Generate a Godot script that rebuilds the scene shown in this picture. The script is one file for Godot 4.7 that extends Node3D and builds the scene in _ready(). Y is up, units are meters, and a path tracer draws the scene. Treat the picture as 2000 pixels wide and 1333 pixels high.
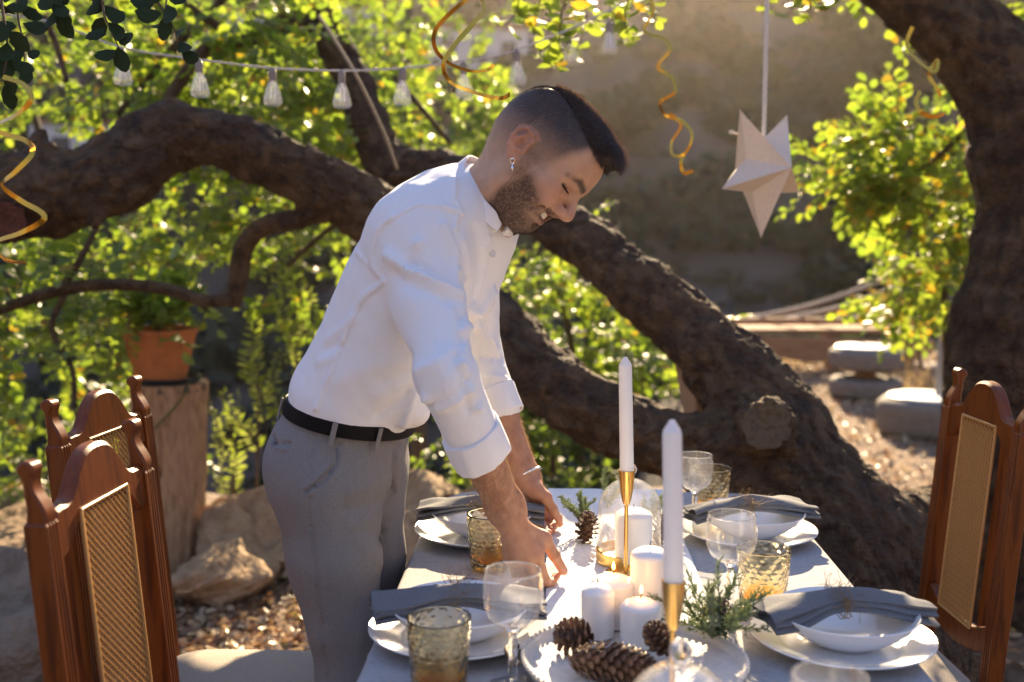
extends Node3D
# An outdoor table being set under an old tree: every thing stands at its own place in metres, y up.

const FOCAL := 2100.0
const TABLE := 0.76
var eye := Vector3(0, 1.36, 0)
var look := Basis(Vector3.RIGHT, deg_to_rad(-6.0))
var rng := RandomNumberGenerator.new()
var M := {}
var taken := {}

# ---------------------------------------------------------------- places
func at(px: float, py: float, d: float) -> Vector3:      # a point d metres ahead of the photographer
	return eye + look * Vector3((px - 1000.0) / FOCAL * d, -(py - 666.5) / FOCAL * d, -d)

func on(px: float, py: float, h := TABLE) -> Vector3:    # a point on the level plane at height h
	var r := at(px, py, 1.0) - eye
	return eye + r * ((h - eye.y) / r.y)

func seen_at(p: Vector3) -> Vector3:
	var q := look.transposed() * (p - eye)
	return Vector3(1000.0 + q.x / -q.z * FOCAL, 666.5 - q.y / -q.z * FOCAL, -q.z)

# ---------------------------------------------------------------- things and parts
func numbered(called: String) -> String:
	var n: int = taken.get(called, 0)
	taken[called] = n + 1
	return called if n == 0 else "%s_%03d" % [called, n]

func tag(o: Node3D, label: String, category := "", group := "", kind := "") -> Node3D:
	if label: o.set_meta("label", label)
	if category: o.set_meta("category", category)
	if group: o.set_meta("group", group)
	if kind: o.set_meta("kind", kind)
	return o

func thing(called: String, label: String, category: String, where := Vector3.ZERO, turn := 0.0, group := "") -> Node3D:
	var o := Node3D.new()
	o.name = numbered(called)
	add_child(o)
	o.position = where
	o.rotation.y = turn
	return tag(o, label, category, group)

func part(called: String, mesh: Mesh, mat: Material, parent: Node3D = self, where := Transform3D()) -> MeshInstance3D:
	var o := MeshInstance3D.new()
	o.mesh = mesh
	if mat: o.material_override = mat
	if parent == self:
		o.name = numbered(called)
	else:
		var key := str(parent.get_instance_id()) + called
		var n: int = taken.get(key, 0)
		taken[key] = n + 1
		o.name = called if n == 0 else "%s_%03d" % [called, n]
	parent.add_child(o, true)
	o.transform = where
	return o

func copy_of(o: Node3D, label := "") -> Node3D:
	var stem := String(o.name).rstrip("0123456789").trim_suffix("_")
	var c: Node3D = o.duplicate()
	c.name = numbered(stem)
	add_child(c)
	if label: c.set_meta("label", label)
	return c

# ---------------------------------------------------------------- meshes
class Shape:                                             # a triangle soup with shared vertices
	var v := PackedVector3Array()
	var n := PackedVector3Array()
	var c := PackedColorArray()
	var uv := PackedVector2Array()
	var i := PackedInt32Array()

	func tri(a: int, b: int, d: int) -> void:
		i.push_back(a); i.push_back(b); i.push_back(d)

	func quad(a: int, b: int, d: int, e: int) -> void:
		tri(a, b, d); tri(a, d, e)

	func face(pts: Array) -> void:                       # a flat polygon, corners clockwise from outside
		var b := v.size()
		for p in pts: v.push_back(p)
		for k in range(1, pts.size() - 1): tri(b, b + k, b + k + 1)

	func box(center: Vector3, size: Vector3, basis := Basis()) -> void:
		var h := size / 2
		var p := []
		for k in 8:
			p.push_back(center + basis * Vector3(h.x if k & 1 else -h.x, h.y if k & 2 else -h.y, h.z if k & 4 else -h.z))
		for q in [[0, 2, 3, 1], [4, 5, 7, 6], [0, 1, 5, 4], [2, 6, 7, 3], [0, 4, 6, 2], [1, 3, 7, 5]]:
			face([p[q[3]], p[q[2]], p[q[1]], p[q[0]]])

	func soft_box(center: Vector3, size: Vector3, r: float, basis := Basis()) -> void:   # chamfered edges
		var h := size / 2
		var g := h - Vector3.ONE * r
		var ids := {}
		for k in 8:
			var s := Vector3(1.0 if k & 1 else -1.0, 1.0 if k & 2 else -1.0, 1.0 if k & 4 else -1.0)
			for ax in 3:
				var q := g
				q[ax] = h[ax]
				ids[k * 3 + ax] = v.size()
				v.push_back(center + basis * (q * s))
		var hull := []
		for ax in 3:
			var b1 := 1 << ((ax + 1) % 3)
			var b2 := 1 << ((ax + 2) % 3)
			for side in 2:
				var k0 := (1 << ax) if side else 0
				hull.push_back([ids[k0 * 3 + ax], ids[(k0 | b1) * 3 + ax], ids[(k0 | b1 | b2) * 3 + ax], ids[(k0 | b2) * 3 + ax]])
			for e in 4:                                  # the chamfers along this axis
				var k1 := (b1 if e & 1 else 0) | (b2 if e & 2 else 0)
				var k2 := k1 | (1 << ax)
				var a1 := (ax + 1) % 3
				var a2 := (ax + 2) % 3
				hull.push_back([ids[k1 * 3 + a1], ids[k2 * 3 + a1], ids[k2 * 3 + a2], ids[k1 * 3 + a2]])
		for k in 8:
			hull.push_back([ids[k * 3], ids[k * 3 + 1], ids[k * 3 + 2]])
		for q in hull:
			var a: Vector3 = v[q[0]]
			var nn: Vector3 = (v[q[1]] - a).cross(v[q[2]] - a)
			var m := Vector3.ZERO
			for x in q: m += v[x]
			m /= q.size()
			var out := nn.dot(m - center) > 0
			if q.size() == 3:
				if out: tri(q[0], q[2], q[1])
				else: tri(q[0], q[1], q[2])
			elif out: quad(q[0], q[3], q[2], q[1])
			else: quad(q[0], q[1], q[2], q[3])

	func lathe(rings: Array, sides := 32, base := Vector3.ZERO, axis := Basis()) -> void:   # rings of Vector2(radius, height) from bottom to top, outside
		var b := v.size()
		for r in rings:
			for s in sides:
				var a := TAU * s / sides
				v.push_back(base + axis * Vector3(cos(a) * r.x, r.y, sin(a) * r.x))
		for k in rings.size() - 1:
			for s in sides:
				var s2 := (s + 1) % sides
				quad(b + k * sides + s, b + k * sides + s2, b + (k + 1) * sides + s2, b + (k + 1) * sides + s)

	func tube(path: Array, radii: Array, sides := 8, caps := true, squash := 1.0) -> void:
		var b := v.size()
		var count := path.size()
		var side := Vector3.ZERO
		for k in count:
			var t: Vector3 = (path[mini(k + 1, count - 1)] - path[maxi(k - 1, 0)]).normalized()
			if side == Vector3.ZERO:
				side = t.cross(Vector3.UP if absf(t.y) < 0.9 else Vector3.RIGHT).normalized()
			side = (side - t * side.dot(t)).normalized()
			var up := side.cross(t)
			var r: float = radii[mini(k, radii.size() - 1)]
			for s in sides:
				var a := TAU * s / sides
				v.push_back(path[k] + side * cos(a) * r + up * sin(a) * r * squash)
				uv.push_back(Vector2(float(s) / sides, float(k)))
		for k in count - 1:
			for s in sides:
				var s2 := (s + 1) % sides
				quad(b + k * sides + s, b + k * sides + s2, b + (k + 1) * sides + s2, b + (k + 1) * sides + s)
		if caps:
			for e in [0, count - 1]:
				var mid := v.size()
				v.push_back(path[e]); uv.push_back(Vector2.ZERO)
				for s in sides:
					var s2 := (s + 1) % sides
					if e == 0: tri(mid, b + s2, b + s)
					else: tri(mid, b + e * sides + s, b + e * sides + s2)

	func grid(nu: int, nv: int, f: Callable, both := false) -> void:    # f(u, v) in 0..1; clockwise seen from outside when du x dv points inwards
		var b := v.size()
		for y in nv + 1:
			for x in nu + 1:
				v.push_back(f.call(float(x) / nu, float(y) / nv))
				uv.push_back(Vector2(float(x) / nu, float(y) / nv))
		for y in nv:
			for x in nu:
				var q := b + y * (nu + 1) + x
				quad(q, q + 1, q + nu + 2, q + nu + 1)
				if both: quad(q, q + nu + 1, q + nu + 2, q + 1)

	func append(o: Shape, t := Transform3D()) -> void:
		var b := v.size()
		for p in o.v: v.push_back(t * p)
		for k in o.i: i.push_back(k + b)

	func finer() -> void:                                # every triangle cut into four
		var mid := {}
		var out := PackedInt32Array()
		for k in range(0, i.size(), 3):
			var m := PackedInt32Array([0, 0, 0])
			for e in 3:
				var a := i[k + e]
				var b := i[k + (e + 1) % 3]
				var key := (mini(a, b) << 24) | maxi(a, b)
				if not mid.has(key):
					mid[key] = v.size()
					v.push_back((v[a] + v[b]) * 0.5)
				m[e] = mid[key]
			out.append_array([i[k], m[0], m[2], m[0], i[k + 1], m[1], m[2], m[1], i[k + 2], m[0], m[1], m[2]])
		i = out

	func normals() -> void:
		n.resize(v.size())
		n.fill(Vector3.ZERO)
		for k in range(0, i.size(), 3):
			var a := i[k]
			var b := i[k + 1]
			var d := i[k + 2]
			var m := (v[d] - v[a]).cross(v[b] - v[a])
			n[a] += m; n[b] += m; n[d] += m
		for k in n.size():
			n[k] = n[k].normalized()

	func mesh(smooth := true, shift := Vector3.ZERO, mat: Material = null, into: ArrayMesh = null) -> ArrayMesh:
		var out := into if into else ArrayMesh.new()
		if i.is_empty(): return out
		var arr := []
		arr.resize(Mesh.ARRAY_MAX)
		if smooth:
			if n.size() != v.size(): normals()
			var vs := v
			if shift != Vector3.ZERO:
				vs = v.duplicate()
				for k in vs.size(): vs[k] -= shift
			arr[Mesh.ARRAY_VERTEX] = vs
			arr[Mesh.ARRAY_NORMAL] = n
			if c.size() == v.size(): arr[Mesh.ARRAY_COLOR] = c
			if uv.size() == v.size(): arr[Mesh.ARRAY_TEX_UV] = uv
			arr[Mesh.ARRAY_INDEX] = i
		else:
			var fv := PackedVector3Array()
			var fn := PackedVector3Array()
			var fc := PackedColorArray()
			var fu := PackedVector2Array()
			for k in range(0, i.size(), 3):
				var a := v[i[k]]
				var b := v[i[k + 1]]
				var d := v[i[k + 2]]
				var m := (d - a).cross(b - a).normalized()
				for e in 3:
					fv.push_back(v[i[k + e]] - shift); fn.push_back(m)
					if c.size() == v.size(): fc.push_back(c[i[k + e]])
					if uv.size() == v.size(): fu.push_back(uv[i[k + e]])
			arr[Mesh.ARRAY_VERTEX] = fv
			arr[Mesh.ARRAY_NORMAL] = fn
			if fc.size(): arr[Mesh.ARRAY_COLOR] = fc
			if fu.size(): arr[Mesh.ARRAY_TEX_UV] = fu
		out.add_surface_from_arrays(Mesh.PRIMITIVE_TRIANGLES, arr)
		if mat: out.surface_set_material(out.get_surface_count() - 1, mat)
		return out

	func creased(angle := 40.0, shift := Vector3.ZERO) -> ArrayMesh:      # smooth but for edges sharper than that angle
		var fn := PackedVector3Array()
		for k in range(0, i.size(), 3):
			fn.push_back((v[i[k + 2]] - v[i[k]]).cross(v[i[k + 1]] - v[i[k]]))
		var by := {}
		for k in i.size():
			var key := Vector3i((v[i[k]] * 20000.0).round())
			if not by.has(key): by[key] = []
			by[key].push_back(k / 3)
		var lim := cos(deg_to_rad(angle))
		var s := Shape.new()
		for k in i.size():
			var mine := fn[k / 3].normalized()
			var sum := Vector3.ZERO
			for q in by[Vector3i((v[i[k]] * 20000.0).round())]:
				if fn[q].normalized().dot(mine) > lim: sum += fn[q]
			s.v.push_back(v[i[k]]); s.n.push_back(sum.normalized()); s.i.push_back(k)
			if c.size() == v.size(): s.c.push_back(c[i[k]])
			if uv.size() == v.size(): s.uv.push_back(uv[i[k]])
		return s.mesh(true, shift)

# ---------------------------------------------------------------- bodies grown from joints: distances on a grid, meshed as surface nets
class Field:
	var lo: Vector3
	var c: float
	var nx: int
	var ny: int
	var nz: int
	var f := PackedFloat32Array()

	func _init(a: Vector3, b: Vector3, cell: float) -> void:
		lo = a
		c = cell
		nx = int((b.x - a.x) / c) + 2
		ny = int((b.y - a.y) / c) + 2
		nz = int((b.z - a.z) / c) + 2
		f.resize(nx * ny * nz)
		f.fill(1000.0)

	# a tapered capsule from a to b; across the axis s it is q times as wide; cut takes it away
	func cap(a: Vector3, b: Vector3, ra: float, rb: float, k := 0.03, s := Vector3.ZERO, qa := 1.0, qb := 1.0, cut := false) -> void:
		var r := maxf(ra, rb) * maxf(1.0, maxf(qa, qb)) + k + c * 2.0
		var p0 := ((a.min(b) - Vector3.ONE * r - lo) / c).floor()
		var p1 := ((a.max(b) + Vector3.ONE * r - lo) / c).ceil()
		var x0 := maxi(0, int(p0.x)); var x1 := mini(nx - 1, int(p1.x))
		var y0 := maxi(0, int(p0.y)); var y1 := mini(ny - 1, int(p1.y))
		var z0 := maxi(0, int(p0.z)); var z1 := mini(nz - 1, int(p1.z))
		var ab := b - a
		var inv := 1.0 / maxf(ab.length_squared(), 1e-9)
		var wide := s != Vector3.ZERO
		for z in range(z0, z1 + 1):
			for y in range(y0, y1 + 1):
				var at0 := (z * ny + y) * nx
				var p := Vector3(lo.x + x0 * c, lo.y + y * c, lo.z + z * c) - a
				for x in range(x0, x1 + 1):
					var t := clampf(p.dot(ab) * inv, 0.0, 1.0)
					var w := p - ab * t
					var d: float
					if wide:
						var l := w.dot(s)
						var q := qa + (qb - qa) * t
						d = sqrt(maxf(w.length_squared() - l * l * (1.0 - 1.0 / (q * q)), 0.0)) - ra - (rb - ra) * t
					else:
						d = w.length() - ra - (rb - ra) * t
					p.x += c
					var o := f[at0 + x]
					if cut:
						d = -d
						var h := maxf(k - absf(o - d), 0.0)
						f[at0 + x] = maxf(o, d) + h * h * 0.25 / k
					else:
						var h := maxf(k - absf(o - d), 0.0)
						f[at0 + x] = minf(o, d) - h * h * 0.25 / k

	func ell(m: Vector3, rad: Vector3, k := 0.02, cut := false, turn := Basis()) -> void:
		var r := maxf(rad.x, maxf(rad.y, rad.z)) + k + c * 2.0
		var p0 := ((m - Vector3.ONE * r - lo) / c).floor()
		var p1 := ((m + Vector3.ONE * r - lo) / c).ceil()
		var x0 := maxi(0, int(p0.x)); var x1 := mini(nx - 1, int(p1.x))
		var y0 := maxi(0, int(p0.y)); var y1 := mini(ny - 1, int(p1.y))
		var z0 := maxi(0, int(p0.z)); var z1 := mini(nz - 1, int(p1.z))
		var back := turn.transposed()
		var i1 := Vector3.ONE / rad
		for z in range(z0, z1 + 1):
			for y in range(y0, y1 + 1):
				var at0 := (z * ny + y) * nx
				for x in range(x0, x1 + 1):
					var q := (back * (Vector3(lo.x + x * c, lo.y + y * c, lo.z + z * c) - m)) * i1
					var k0 := q.length()
					var d := k0 * (k0 - 1.0) / maxf((q * i1).length(), 1e-6)
					var o := f[at0 + x]
					if cut:
						d = -d
						var h := maxf(k - absf(o - d), 0.0)
						f[at0 + x] = maxf(o, d) + h * h * 0.25 / k
					else:
						var h := maxf(k - absf(o - d), 0.0)
						f[at0 + x] = minf(o, d) - h * h * 0.25 / k

	func flat(p: Vector3, nrm: Vector3) -> void:         # keep only what lies behind the plane
		for z in nz:
			for y in ny:
				for x in nx:
					var k := (z * ny + y) * nx + x
					f[k] = maxf(f[k], (Vector3(lo.x + x * c, lo.y + y * c, lo.z + z * c) - p).dot(nrm))

	func net() -> Shape:
		var s := Shape.new()
		var id := PackedInt32Array()
		id.resize(f.size())
		id.fill(-1)
		var sy := nx
		var sz := nx * ny
		var far := c * 2.0
		for z in nz - 1:
			for y in ny - 1:
				var row := (z * ny + y) * nx
				for x in nx - 1:
					var k := row + x
					var f0 := f[k]
					if f0 > far or f0 < -far: continue
					var f1 := f[k + 1]; var f2 := f[k + sy]; var f3 := f[k + sy + 1]
					var f4 := f[k + sz]; var f5 := f[k + sz + 1]; var f6 := f[k + sz + sy]; var f7 := f[k + sz + sy + 1]
					var m := int(f0 < 0) + int(f1 < 0) + int(f2 < 0) + int(f3 < 0) + int(f4 < 0) + int(f5 < 0) + int(f6 < 0) + int(f7 < 0)
					if m == 0 or m == 8: continue
					var p := Vector3.ZERO
					var w := 0
					if (f0 < 0) != (f1 < 0): p += Vector3(f0 / (f0 - f1), 0, 0); w += 1
					if (f2 < 0) != (f3 < 0): p += Vector3(f2 / (f2 - f3), 1, 0); w += 1
					if (f4 < 0) != (f5 < 0): p += Vector3(f4 / (f4 - f5), 0, 1); w += 1
					if (f6 < 0) != (f7 < 0): p += Vector3(f6 / (f6 - f7), 1, 1); w += 1
					if (f0 < 0) != (f2 < 0): p += Vector3(0, f0 / (f0 - f2), 0); w += 1
					if (f1 < 0) != (f3 < 0): p += Vector3(1, f1 / (f1 - f3), 0); w += 1
					if (f4 < 0) != (f6 < 0): p += Vector3(0, f4 / (f4 - f6), 1); w += 1
					if (f5 < 0) != (f7 < 0): p += Vector3(1, f5 / (f5 - f7), 1); w += 1
					if (f0 < 0) != (f4 < 0): p += Vector3(0, 0, f0 / (f0 - f4)); w += 1
					if (f1 < 0) != (f5 < 0): p += Vector3(1, 0, f1 / (f1 - f5)); w += 1
					if (f2 < 0) != (f6 < 0): p += Vector3(0, 1, f2 / (f2 - f6)); w += 1
					if (f3 < 0) != (f7 < 0): p += Vector3(1, 1, f3 / (f3 - f7)); w += 1
					id[k] = s.v.size()
					s.v.push_back(lo + (Vector3(x, y, z) + p / w) * c)
		for z in range(1, nz - 1):
			for y in range(1, ny - 1):
				var row := (z * ny + y) * nx
				for x in range(1, nx - 1):
					var k := row + x
					if id[k] < 0: continue
					var a := f[k] < 0
					if a != (f[k + 1] < 0): _side(s, a, id[k], id[k - sy], id[k - sy - sz], id[k - sz])
					if a != (f[k + sy] < 0): _side(s, a, id[k], id[k - sz], id[k - sz - 1], id[k - 1])
					if a != (f[k + sz] < 0): _side(s, a, id[k], id[k - 1], id[k - 1 - sy], id[k - sy])
		return s

	func _side(s: Shape, inside: bool, a: int, b: int, d: int, e: int) -> void:
		if a < 0 or b < 0 or d < 0 or e < 0: return
		if inside: s.quad(a, e, d, b)
		else: s.quad(a, b, d, e)

# ---------------------------------------------------------------- small tools
func bulge(p: Vector3, a: Vector3, b: Vector3, w: float) -> float:   # 1 on the segment, falling off over w
	var ab := b - a
	var t := clampf((p - a).dot(ab) / maxf(ab.length_squared(), 1e-9), 0.0, 1.0)
	var d := (p - a - ab * t).length_squared() / (w * w)
	return exp(-d) if d < 9.0 else 0.0

func ss(a: float, b: float, x: float) -> float:
	return smoothstep(a, b, x)

func lin(r: float, g: float, b: float) -> Color:         # a real-world base colour as the sRGB that Godot wants
	return Color(r, g, b).linear_to_srgb()

func mat(r: float, g: float, b: float, rough := 0.8, metal := 0.0) -> StandardMaterial3D:
	var m := StandardMaterial3D.new()
	m.albedo_color = lin(r, g, b)
	m.roughness = rough
	m.metallic = metal
	return m

func noise(freq: float, type := FastNoiseLite.TYPE_SIMPLEX_SMOOTH, oct := 4, sd := 1) -> FastNoiseLite:
	var n := FastNoiseLite.new()
	n.noise_type = type
	n.frequency = freq
	n.fractal_octaves = oct
	n.seed = sd
	return n

func tone_map(n: FastNoiseLite, size: int, stops: Array) -> NoiseTexture2D:   # stops: [offset, linear Color]
	var t := NoiseTexture2D.new()
	t.noise = n
	t.width = size
	t.height = size
	t.seamless = true
	var g := Gradient.new()
	g.offsets = PackedFloat32Array(stops.map(func(s): return s[0]))
	g.colors = PackedColorArray(stops.map(func(s): return s[1].linear_to_srgb()))
	t.color_ramp = g
	return t

func grey_map(n: FastNoiseLite, size: int) -> NoiseTexture2D:
	var t := NoiseTexture2D.new()
	t.noise = n
	t.width = size
	t.height = size
	t.seamless = true
	return t

func smooth_path(pts: Array, steps := 6) -> Array:       # Catmull-Rom through Vector4(x, y, z, radius)
	var out := []
	for k in pts.size() - 1:
		var a: Vector4 = pts[maxi(k - 1, 0)]
		var b: Vector4 = pts[k]
		var d: Vector4 = pts[k + 1]
		var e: Vector4 = pts[mini(k + 2, pts.size() - 1)]
		for q in steps:
			var t := float(q) / steps
			out.push_back(0.5 * ((2.0 * b) + (d - a) * t + (2.0 * a - 5.0 * b + 4.0 * d - e) * t * t + (3.0 * b - a - 3.0 * d + e) * t * t * t))
	out.push_back(pts[-1])
	return out

func xyz(p: Vector4) -> Vector3:
	return Vector3(p.x, p.y, p.z)

func w4(p: Vector3, r: float) -> Vector4:
	return Vector4(p.x, p.y, p.z, r)

# ---------------------------------------------------------------- the man laying the runner
func skin_material() -> StandardMaterial3D:
	var m := mat(1, 1, 1, 0.48)
	m.vertex_color_use_as_albedo = true
	m.metallic_specular = 0.42
	m.subsurf_scatter_enabled = true
	m.subsurf_scatter_strength = 0.12
	return m

func head_color(p: Vector3, nz: FastNoiseLite, fine: FastNoiseLite) -> Color:     # p: forward, up, to his right
	var s := absf(p.z)
	var f := p.x
	var u := p.y
	var g := fine.get_noise_3d(p.x, p.y, p.z)
	var c := Color(0.545, 0.325, 0.205)
	c = c.lerp(Color(0.58, 0.27, 0.18), 0.6 * exp(-((f - 0.07) ** 2 + (u + 0.012) ** 2 + (s - 0.045) ** 2) / 0.0008))   # cheeks
	c = c.lerp(Color(0.56, 0.26, 0.18), 0.5 * exp(-((f - 0.108) ** 2 + (u + 0.018) ** 2 + s * s) / 0.0004))
	c = c.lerp(c * 0.86, clampf(0.5 + nz.get_noise_3d(p.x, p.y, p.z) * 1.4, 0.0, 1.0) * 0.7)
	# clipped hair: none at the neck, dark near the top
	var front := 0.047 + 0.42 * maxf(u - 0.02, 0.0)
	var edge := ss(front + 0.008, front - 0.012, f)
	var grow := ss(-0.045, 0.095, u + (0.010 if f < -0.02 else 0.0)) ** 1.1
	var clip := edge * clampf(grow * 1.05, 0.0, 1.0)
	clip *= 1.0 if s < 0.066 or u > 0.005 or f < -0.03 else 0.6
	c = c.lerp(Color(0.036, 0.026, 0.022), clampf(clip * (0.97 + 0.16 * g), 0.0, 0.97))
	# beard
	var cheek := -0.010 - 0.55 * maxf(f - 0.035, 0.0)
	var b := ss(cheek + 0.014, cheek - 0.016, u) * ss(0.018, 0.034, f + 0.35 * maxf(-u - 0.02, 0.0)) * ss(-0.118, -0.098, u)
	var side := b * ss(0.115, 0.1, f)
	var lip := exp(-(((f - 0.078) * 0.5) ** 2 + (u + 0.0335) ** 2) / 0.00004) * ss(0.042, 0.030, s) * ss(0.058, 0.068, f) * ss(-0.0275, -0.0305, u)
	var bare := exp(-((f - 0.079) ** 2 + (u + 0.026) ** 2 + (s - 0.036) ** 2) / 0.0003)
	var beard := clampf(maxf(side * (1.0 - 0.85 * bare), lip * 1.15), 0.0, 1.0)
	var bottom_lip := exp(-((f - 0.071) ** 2 / 0.0003 + (u + 0.060) ** 2 / 0.00008))
	beard *= 1.0 - 0.5 * bottom_lip * ss(0.004, 0.012, s)
	var burn := ss(0.036, 0.022, f) * ss(-0.004, 0.012, f) * ss(0.03, 0.01, u) * ss(-0.05, -0.02, u) * ss(0.05, 0.06, s) * 0.55
	beard = maxf(beard, burn)
	c = c.lerp(Color(0.047, 0.030, 0.022), clampf(beard * (0.80 + 0.5 * g), 0.0, 0.93))
	return c

func head_field(k: Field) -> void:
	k.ell(Vector3(0.002, 0.046, 0), Vector3(0.088, 0.076, 0.0745), 0.01)
	k.ell(Vector3(-0.034, 0.066, 0), Vector3(0.052, 0.054, 0.060), 0.03)
	k.ell(Vector3(-0.028, 0.02, 0), Vector3(0.058, 0.06, 0.066), 0.03)
	k.ell(Vector3(0.044, 0.050, 0), Vector3(0.055, 0.055, 0.060), 0.03)
	k.ell(Vector3(0.036, -0.012, 0), Vector3(0.050, 0.066, 0.058), 0.03)
	k.ell(Vector3(0.036, -0.050, 0), Vector3(0.038, 0.034, 0.042), 0.03)
	for s: float in [-1.0, 1.0]:
		k.cap(Vector3(0.002, -0.050, 0.050 * s), Vector3(0.051, -0.071, 0.014 * s), 0.017, 0.015, 0.022)
		k.cap(Vector3(0.002, -0.01, 0.056 * s), Vector3(0.002, -0.05, 0.050 * s), 0.016, 0.017, 0.02)
		k.ell(Vector3(0.052, -0.006, 0.047 * s), Vector3(0.026, 0.016, 0.019), 0.018)
		k.ell(Vector3(0.066, -0.021, 0.037 * s), Vector3(0.020, 0.019, 0.020), 0.012)
		k.cap(Vector3(0.088, 0.028, 0.010 * s), Vector3(0.071, 0.027, 0.046 * s), 0.010, 0.009, 0.014)
	k.cap(Vector3(0.0575, -0.071, 0.006), Vector3(0.0575, -0.071, -0.006), 0.0155, 0.0155, 0.018)
	k.ell(Vector3(0.0585, -0.037, 0), Vector3(0.019, 0.022, 0.031), 0.014)
	for s: float in [-1.0, 1.0]:
		k.ell(Vector3(0.094, 0.014, 0.033 * s), Vector3(0.0190, 0.0125, 0.0185), 0.009, true)
		k.ell(Vector3(0.0710, 0.014, 0.033 * s), Vector3(0.0136, 0.0125, 0.0145), 0.004)
		k.cap(Vector3(0.0860, 0.0105, 0.026 * s), Vector3(0.0770, 0.0120, 0.047 * s), 0.0017, 0.0013, 0.003, Vector3.ZERO, 1, 1, true)
		k.cap(Vector3(0.089, 0.0225, 0.025 * s), Vector3(0.077, 0.0225, 0.048 * s), 0.0045, 0.0042, 0.005)
		k.cap(Vector3(0.0835, 0.001, 0.024 * s), Vector3(0.0745, 0.003, 0.045 * s), 0.0048, 0.0048, 0.005)
		k.cap(Vector3(0.0855, 0.018, 0.026 * s), Vector3(0.0745, 0.018, 0.049 * s), 0.0009, 0.0009, 0.003, Vector3.ZERO, 1, 1, true)
	k.cap(Vector3(0.0875, 0.022, 0), Vector3(0.1040, -0.008, 0), 0.0068, 0.0078, 0.009)
	k.ell(Vector3(0.1055, -0.0185, 0), Vector3(0.0105, 0.0100, 0.0100), 0.009)
	k.cap(Vector3(0.100, -0.022, 0), Vector3(0.088, -0.032, 0), 0.0055, 0.005, 0.008)
	for s: float in [-1.0, 1.0]:
		k.ell(Vector3(0.0925, -0.0205, 0.0138 * s), Vector3(0.0120, 0.0088, 0.0068), 0.006)
		k.ell(Vector3(0.0965, -0.0295, 0.0075 * s), Vector3(0.0058, 0.0036, 0.0034), 0.003, true)
		k.cap(Vector3(0.0885, -0.013, 0.0225 * s), Vector3(0.0735, -0.034, 0.040 * s), 0.0024, 0.0028, 0.007, Vector3.ZERO, 1, 1, true)   # smile fold
		k.cap(Vector3(0.0735, -0.034, 0.040 * s), Vector3(0.062, -0.050, 0.042 * s), 0.0022, 0.001, 0.007, Vector3.ZERO, 1, 1, true)
		k.cap(Vector3(0.084, -0.0075, 0.028 * s), Vector3(0.066, -0.0065, 0.053 * s), 0.001, 0.001, 0.005, Vector3.ZERO, 1, 1, true)
	# an open smile
	for s: float in [-1.0, 1.0]:
		k.cap(Vector3(0.0820, -0.0450, 0), Vector3(0.0760, -0.0425, 0.016 * s), 0.0088, 0.0080, 0.003, Vector3.ZERO, 1, 1, true)
		k.cap(Vector3(0.0760, -0.0425, 0.016 * s), Vector3(0.0540, -0.0375, 0.0375 * s), 0.0080, 0.0030, 0.003, Vector3.ZERO, 1, 1, true)
		k.cap(Vector3(0.0800, -0.0365, 0), Vector3(0.0740, -0.0345, 0.016 * s), 0.0040, 0.0036, 0.004)
		k.cap(Vector3(0.0740, -0.0345, 0.016 * s), Vector3(0.0530, -0.0340, 0.0370 * s), 0.0036, 0.0024, 0.004)
		k.cap(Vector3(0.0770, -0.0553, 0), Vector3(0.0715, -0.0530, 0.016 * s), 0.0052, 0.0046, 0.004)
		k.cap(Vector3(0.0715, -0.0530, 0.016 * s), Vector3(0.0525, -0.0410, 0.0370 * s), 0.0050, 0.0026, 0.004)
	k.cap(Vector3(0.0775, -0.0660, 0.012), Vector3(0.0775, -0.0660, -0.012), 0.0022, 0.0022, 0.008, Vector3.ZERO, 1, 1, true)
	# ears
	for s: float in [-1.0, 1.0]:
		var o := Vector3(-0.007, 0.010, 0.0725 * s)
		var e := func(a: float, b: float, out: float) -> Vector3:
			return o + Vector3(a * 0.99 - b * 0.12, a * 0.12 + b * 0.99, out * s) * Vector3(0.80, 0.80, 1)
		k.ell(e.call(-0.006, 0.006, 0.002), Vector3(0.0135, 0.021, 0.006), 0.005)
		var rim := [Vector3(0.010, 0.002, 0.003), Vector3(0.014, 0.018, 0.005), Vector3(0.008, 0.031, 0.008), Vector3(-0.007, 0.035, 0.012), Vector3(-0.020, 0.026, 0.014), Vector3(-0.024, 0.008, 0.014), Vector3(-0.018, -0.011, 0.010), Vector3(-0.008, -0.025, 0.006), Vector3(0.002, -0.027, 0.003)]
		for q in rim.size() - 1:
			var a: Vector3 = rim[q]
			var b: Vector3 = rim[q + 1]
			k.cap(e.call(a.x, a.y, a.z), e.call(b.x, b.y, b.z), 0.0031 if q < 6 else 0.0044, 0.0031 if q < 5 else 0.0048, 0.004)
		k.cap(e.call(-0.001, 0.025, 0.007), e.call(-0.013, 0.008, 0.010), 0.0024, 0.0028, 0.005)
		k.cap(e.call(-0.013, 0.008, 0.010), e.call(-0.005, -0.013, 0.008), 0.0028, 0.0032, 0.005)
		k.ell(e.call(-0.001, 0.002, 0.010), Vector3(0.0068, 0.0090, 0.0085), 0.0035, true)
		k.cap(e.call(0.011, -0.006, 0.003), e.call(0.011, 0.002, 0.004), 0.0036, 0.0032, 0.004)

func finger(k: Field, pts: Array, r0: float, r1: float, blend := 0.004) -> void:
	for q in pts.size() - 1:
		var t0 := float(q) / (pts.size() - 1)
		var t1 := float(q + 1) / (pts.size() - 1)
		k.cap(pts[q], pts[q + 1], lerpf(r0, r1, t0) * (1.0 if q else 1.0), lerpf(r0, r1, t1), blend)
		if q: k.ell(pts[q], Vector3.ONE * (lerpf(r0, r1, t0) * 1.07), 0.003)

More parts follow.
